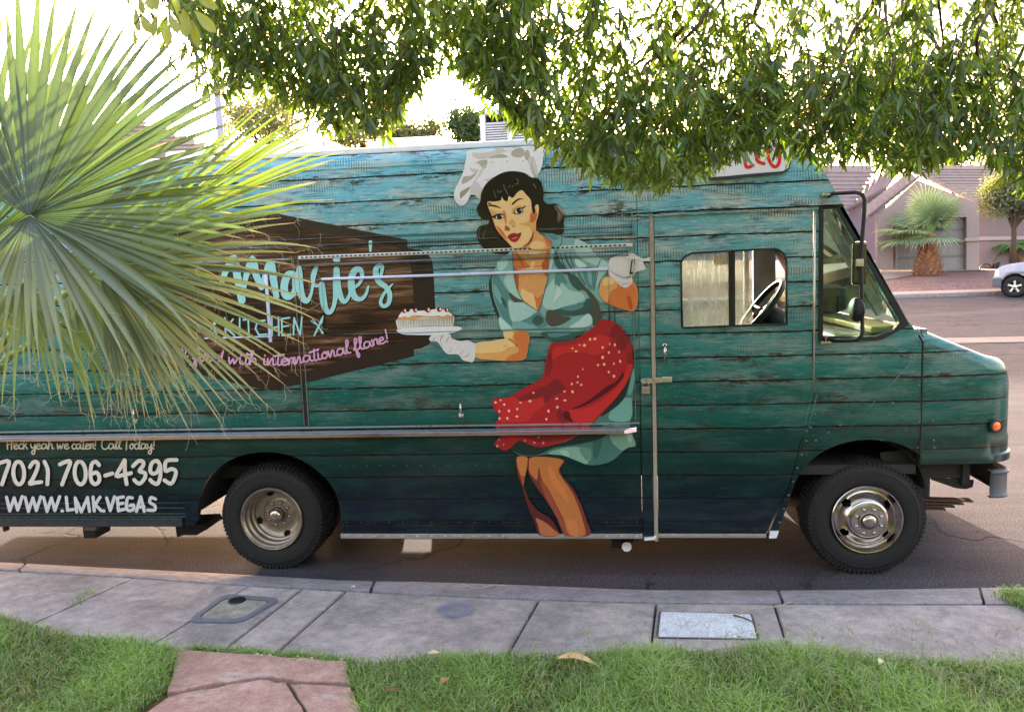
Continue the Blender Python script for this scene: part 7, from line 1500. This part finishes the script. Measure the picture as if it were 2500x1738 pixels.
for i, (k, pts, r_) in enumerate(brs):
    dep = rt.uniform(2.7, 3.6); q = smooth_loop(cp(k, pts), 4, False); m_ = MB(); P3 = [Vector(atD(x, y, dep+.25*math.sin(j*.35+i))) for j, (x, y) in enumerate(q)]
    r_ = r_*1.0; m_.tube(P3, [r_*(1-.72*j/(len(P3)-1)) for j in range(len(P3))], 7); PT(m_.build('branch', M_BARK, None, True)); nodes += P3
# limbs that gather the branches above the frame
for i in range(9):
    a = Vector((3.9, -2.6, 3.6)); b = Vector(atD(rt.uniform(700, 2300), -700, 3.2)); m_ = MB(); mid = (a+b)*.5+Vector((0, 0, .35)); m_.tube([a, mid, b], [.05, .035, .02], 8); PT(m_.build('limb', M_BARK, None, True))
nodes = np.array([tuple(p) for p in nodes])
Pb, Dr, Nr, Ln, Wd, Cl = [], [], [], [], [], []; tw = MB()
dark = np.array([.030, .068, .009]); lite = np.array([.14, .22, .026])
ntw = 0
for _ in range(9000):
    if ntw > 1380: break
    px = rt.uniform(430, 2680); bd = interp(BND, px); lo = -330
    u = rt.random(); py = bd-rt.random()**1.15*(bd-lo) if u > .30 else bd-abs(rt.normal(0, 22))
    # sky windows in the crown
    dens = .5+.5*math.sin(px*.011+py*.013)*math.cos(px*.0067-py*.017+1.3)
    if py < bd-60 and rt.random() > .62+.5*dens: continue
    if any(((px-a)/c)**2+((py-b)/d)**2 < 1 for a, b, c, d in ((1085, 150, 55, 85), (2150, 215, 60, 70), (2420, 330, 70, 90), (1570, 215, 35, 60), (2290, 240, 70, 60), (560, 60, 60, 45), (2260, 60, 90, 60), (1990, 170, 45, 60)) if True) and rt.random() < .62: continue
    ntw += 1; py -= 42
    dep = rt.uniform(2.55, 3.6); T = np.array(atD(px, py, dep)); sd = rt.normal(0, 1, 3)*np.array([.11, .11, 0]); ln_ = rt.uniform(.20, .42); S0 = T+sd*1.6+np.array([0, 0, ln_]); M0 = (S0+T)/2+sd*.35+np.array([0, 0, ln_*.12])
    c3 = [((1-t_)**2)*S0+2*t_*(1-t_)*M0+t_*t_*T for t_ in np.linspace(0, 1, 7)]
    tw.tube(c3, [.0022-.0013*j/6 for j in range(7)], 4, False)
    tone = rt.uniform(.7, 1.25); nn = int(ln_*46)
    for j in range(nn):
        t_ = .12+.88*(j+rt.random()*.5)/nn; p = ((1-t_)**2)*S0+2*t_*(1-t_)*M0+t_*t_*T; az = rt.uniform(0, 6.28); out = np.array([math.cos(az), math.sin(az), 0]); pet = out*.016+np.array([0, 0, -.006]); hub = p+pet
        for s_ in (-1, 0, 1):
            perp = np.array([-out[1], out[0], 0]); d = out*rt.uniform(.25, .8)+perp*s_*rt.uniform(.35, .7)+np.array([0, 0, -rt.uniform(.1, 1.3)]); Pb.append(hub); Dr.append(d); Nr.append(rt.normal(0, .5, 3)+out*.4+np.array([0, 0, .6])); L = rt.uniform(.038, .078)*(1.1 if s_ == 0 else .85); Ln.append(L); Wd.append(L*rt.uniform(.15, .24)); m = np.clip(rt.random()**1.4*.9+(.45 if py > bd-70 else 0)*rt.random(), 0, 1); c = (dark*(1-m)+lite*m)*tone; Cl.append(c)  # leaves by the lower fringe get a lighter colour for the sunlit edge
PT(tw.build('twigs', M_BARK, None)); bpy.data.objects['twigs']['kind'] = 'stuff'
# a dead brown cluster hanging in the leaves
cc = np.array(atD(*cp('3', [(1025, 710)])[0], 3.0))
for k in range(90):
    Pb.append(cc+rt.normal(0, .028, 3)*np.array([1.2, 1, 1.5])); d = rt.normal(0, 1, 3); d[2] -= .6; Dr.append(d); Nr.append(rt.normal(0, 1, 3)); L = rt.uniform(.03, .06); Ln.append(L); Wd.append(L*.2); Cl.append(np.array([.30, .15, .07])*rt.uniform(.6, 1.3))
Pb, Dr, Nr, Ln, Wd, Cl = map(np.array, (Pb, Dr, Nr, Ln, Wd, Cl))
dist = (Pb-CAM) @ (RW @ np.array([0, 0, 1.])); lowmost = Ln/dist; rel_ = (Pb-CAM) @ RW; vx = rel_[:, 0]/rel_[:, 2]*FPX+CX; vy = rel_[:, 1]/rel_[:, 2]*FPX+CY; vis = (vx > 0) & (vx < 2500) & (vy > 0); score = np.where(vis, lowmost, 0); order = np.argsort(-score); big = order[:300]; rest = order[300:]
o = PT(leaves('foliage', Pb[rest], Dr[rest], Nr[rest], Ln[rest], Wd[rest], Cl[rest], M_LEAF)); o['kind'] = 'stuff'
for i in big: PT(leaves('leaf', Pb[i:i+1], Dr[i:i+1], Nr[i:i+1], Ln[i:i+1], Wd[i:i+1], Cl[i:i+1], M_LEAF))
# rounder leaves of a nearer shrub hanging in at the top left
sh_ = empty('hanging_shrub_branch', tuple(atD(420, -200, 1.7)), 'drooping sprig of broad yellow-green leaves hanging in at the top left above the palm', 'branch'); SO = Vector(sh_.location)
def PS(o): o.parent = sh_; o.matrix_parent_inverse = Matrix.Translation(-SO); return o
ov = ((0, .03), (.15, .35), (.4, .8), (.65, 1.0), (.85, .7), (1.0, .03))
for (a, b, w_) in (((880, 40), (902, 212), 62), ((915, 90), (978, 218), 66), ((1020, 90), (990, 244), 52), ((1030, -40), (1015, 66), 60), ((1140, -40), (1148, 92), 84), ((1092, 85), (1155, 218), 62), ((1195, 50), (1205, 248), 84), ((1078, 145), (1092, 290), 66), ((1250, 130), (1290, 308), 62), ((1262, 70), (1402, 212), 78), ((1265, -20), (1415, 52), 66), ((868, 170), (884, 300), 34), ((905, -30), (935, 96), 60), ((960, -60), (990, 70), 70), ((830, -60), (838, 40), 30)):
    dep = 1.62+random.uniform(-.08, .12); A_, B_ = np.array(atD(*cp('1', [a])[0], dep)), np.array(atD(*cp('1', [b])[0], dep)); L = np.linalg.norm(B_-A_)
    PS(leaves('leaf', A_[None], (B_-A_)[None], (-(RW @ np.array([random.uniform(-.5, .5), 0, 1.])))[None], np.array([L]), np.array([w_/2.66/FPX*dep]), (np.array([[.20, .24, .03]])*random.uniform(.8, 1.1)), M_LEAF, None, .05, ov))
m_ = MB(); m_.tube([atD(420, -200, 1.7), atD(400, -60, 1.68), atD(395, 20, 1.65)], [.006, .004, .002], 6)
for q in ((330, 60), (350, 20), (440, 60), (470, 50), (410, 60), (480, 20)): m_.tube([atD(398, -20, 1.66), atD((398+q[0])/2, q[1]-50, 1.65), atD(*q, 1.64)], .0012, 4, False)
PS(m_.build('stem', M_BARK, None, True))

# ================================================================= unseen shrub mass added behind the camera to block low sky
M_SKYBLOCK = simple('sky blocker green', (46, 58, 30), .9, 0, .5, 9, bump=.8)
hm = []; hf = []
for k in range(9):
    cx_ = -17+k*4.1; r_ = 2.6+.5*math.sin(k*2.1); bm = bmesh.new(); bmesh.ops.create_icosphere(bm, subdivisions=4, radius=1)
    for v in bm.verts:
        q = v.co*3.1; f = 1+.16*math.sin(q.x*2+k)*math.cos(q.y*2.3)+.12*math.sin(q.z*3.1+q.x*1.7+k)+.05*math.sin(q.x*7)*math.sin(q.z*6); v.co = Vector((cx_+v.co.x*r_*f, -12.5+v.co.y*1.8*f, 3.0+v.co.z*2.9*f))
    bm.verts.index_update(); b0_ = len(hm); hm += [tuple(v.co) for v in bm.verts]; hf += [tuple(b0_+v.index for v in f.verts) for f in bm.faces]; bm.free()
setp(mk('sky_block_shrubs', hm, hf, M_SKYBLOCK, None, True), 'tall dark shrub mass added behind the camera to block low sky', 'sky blocker', kind='stuff')
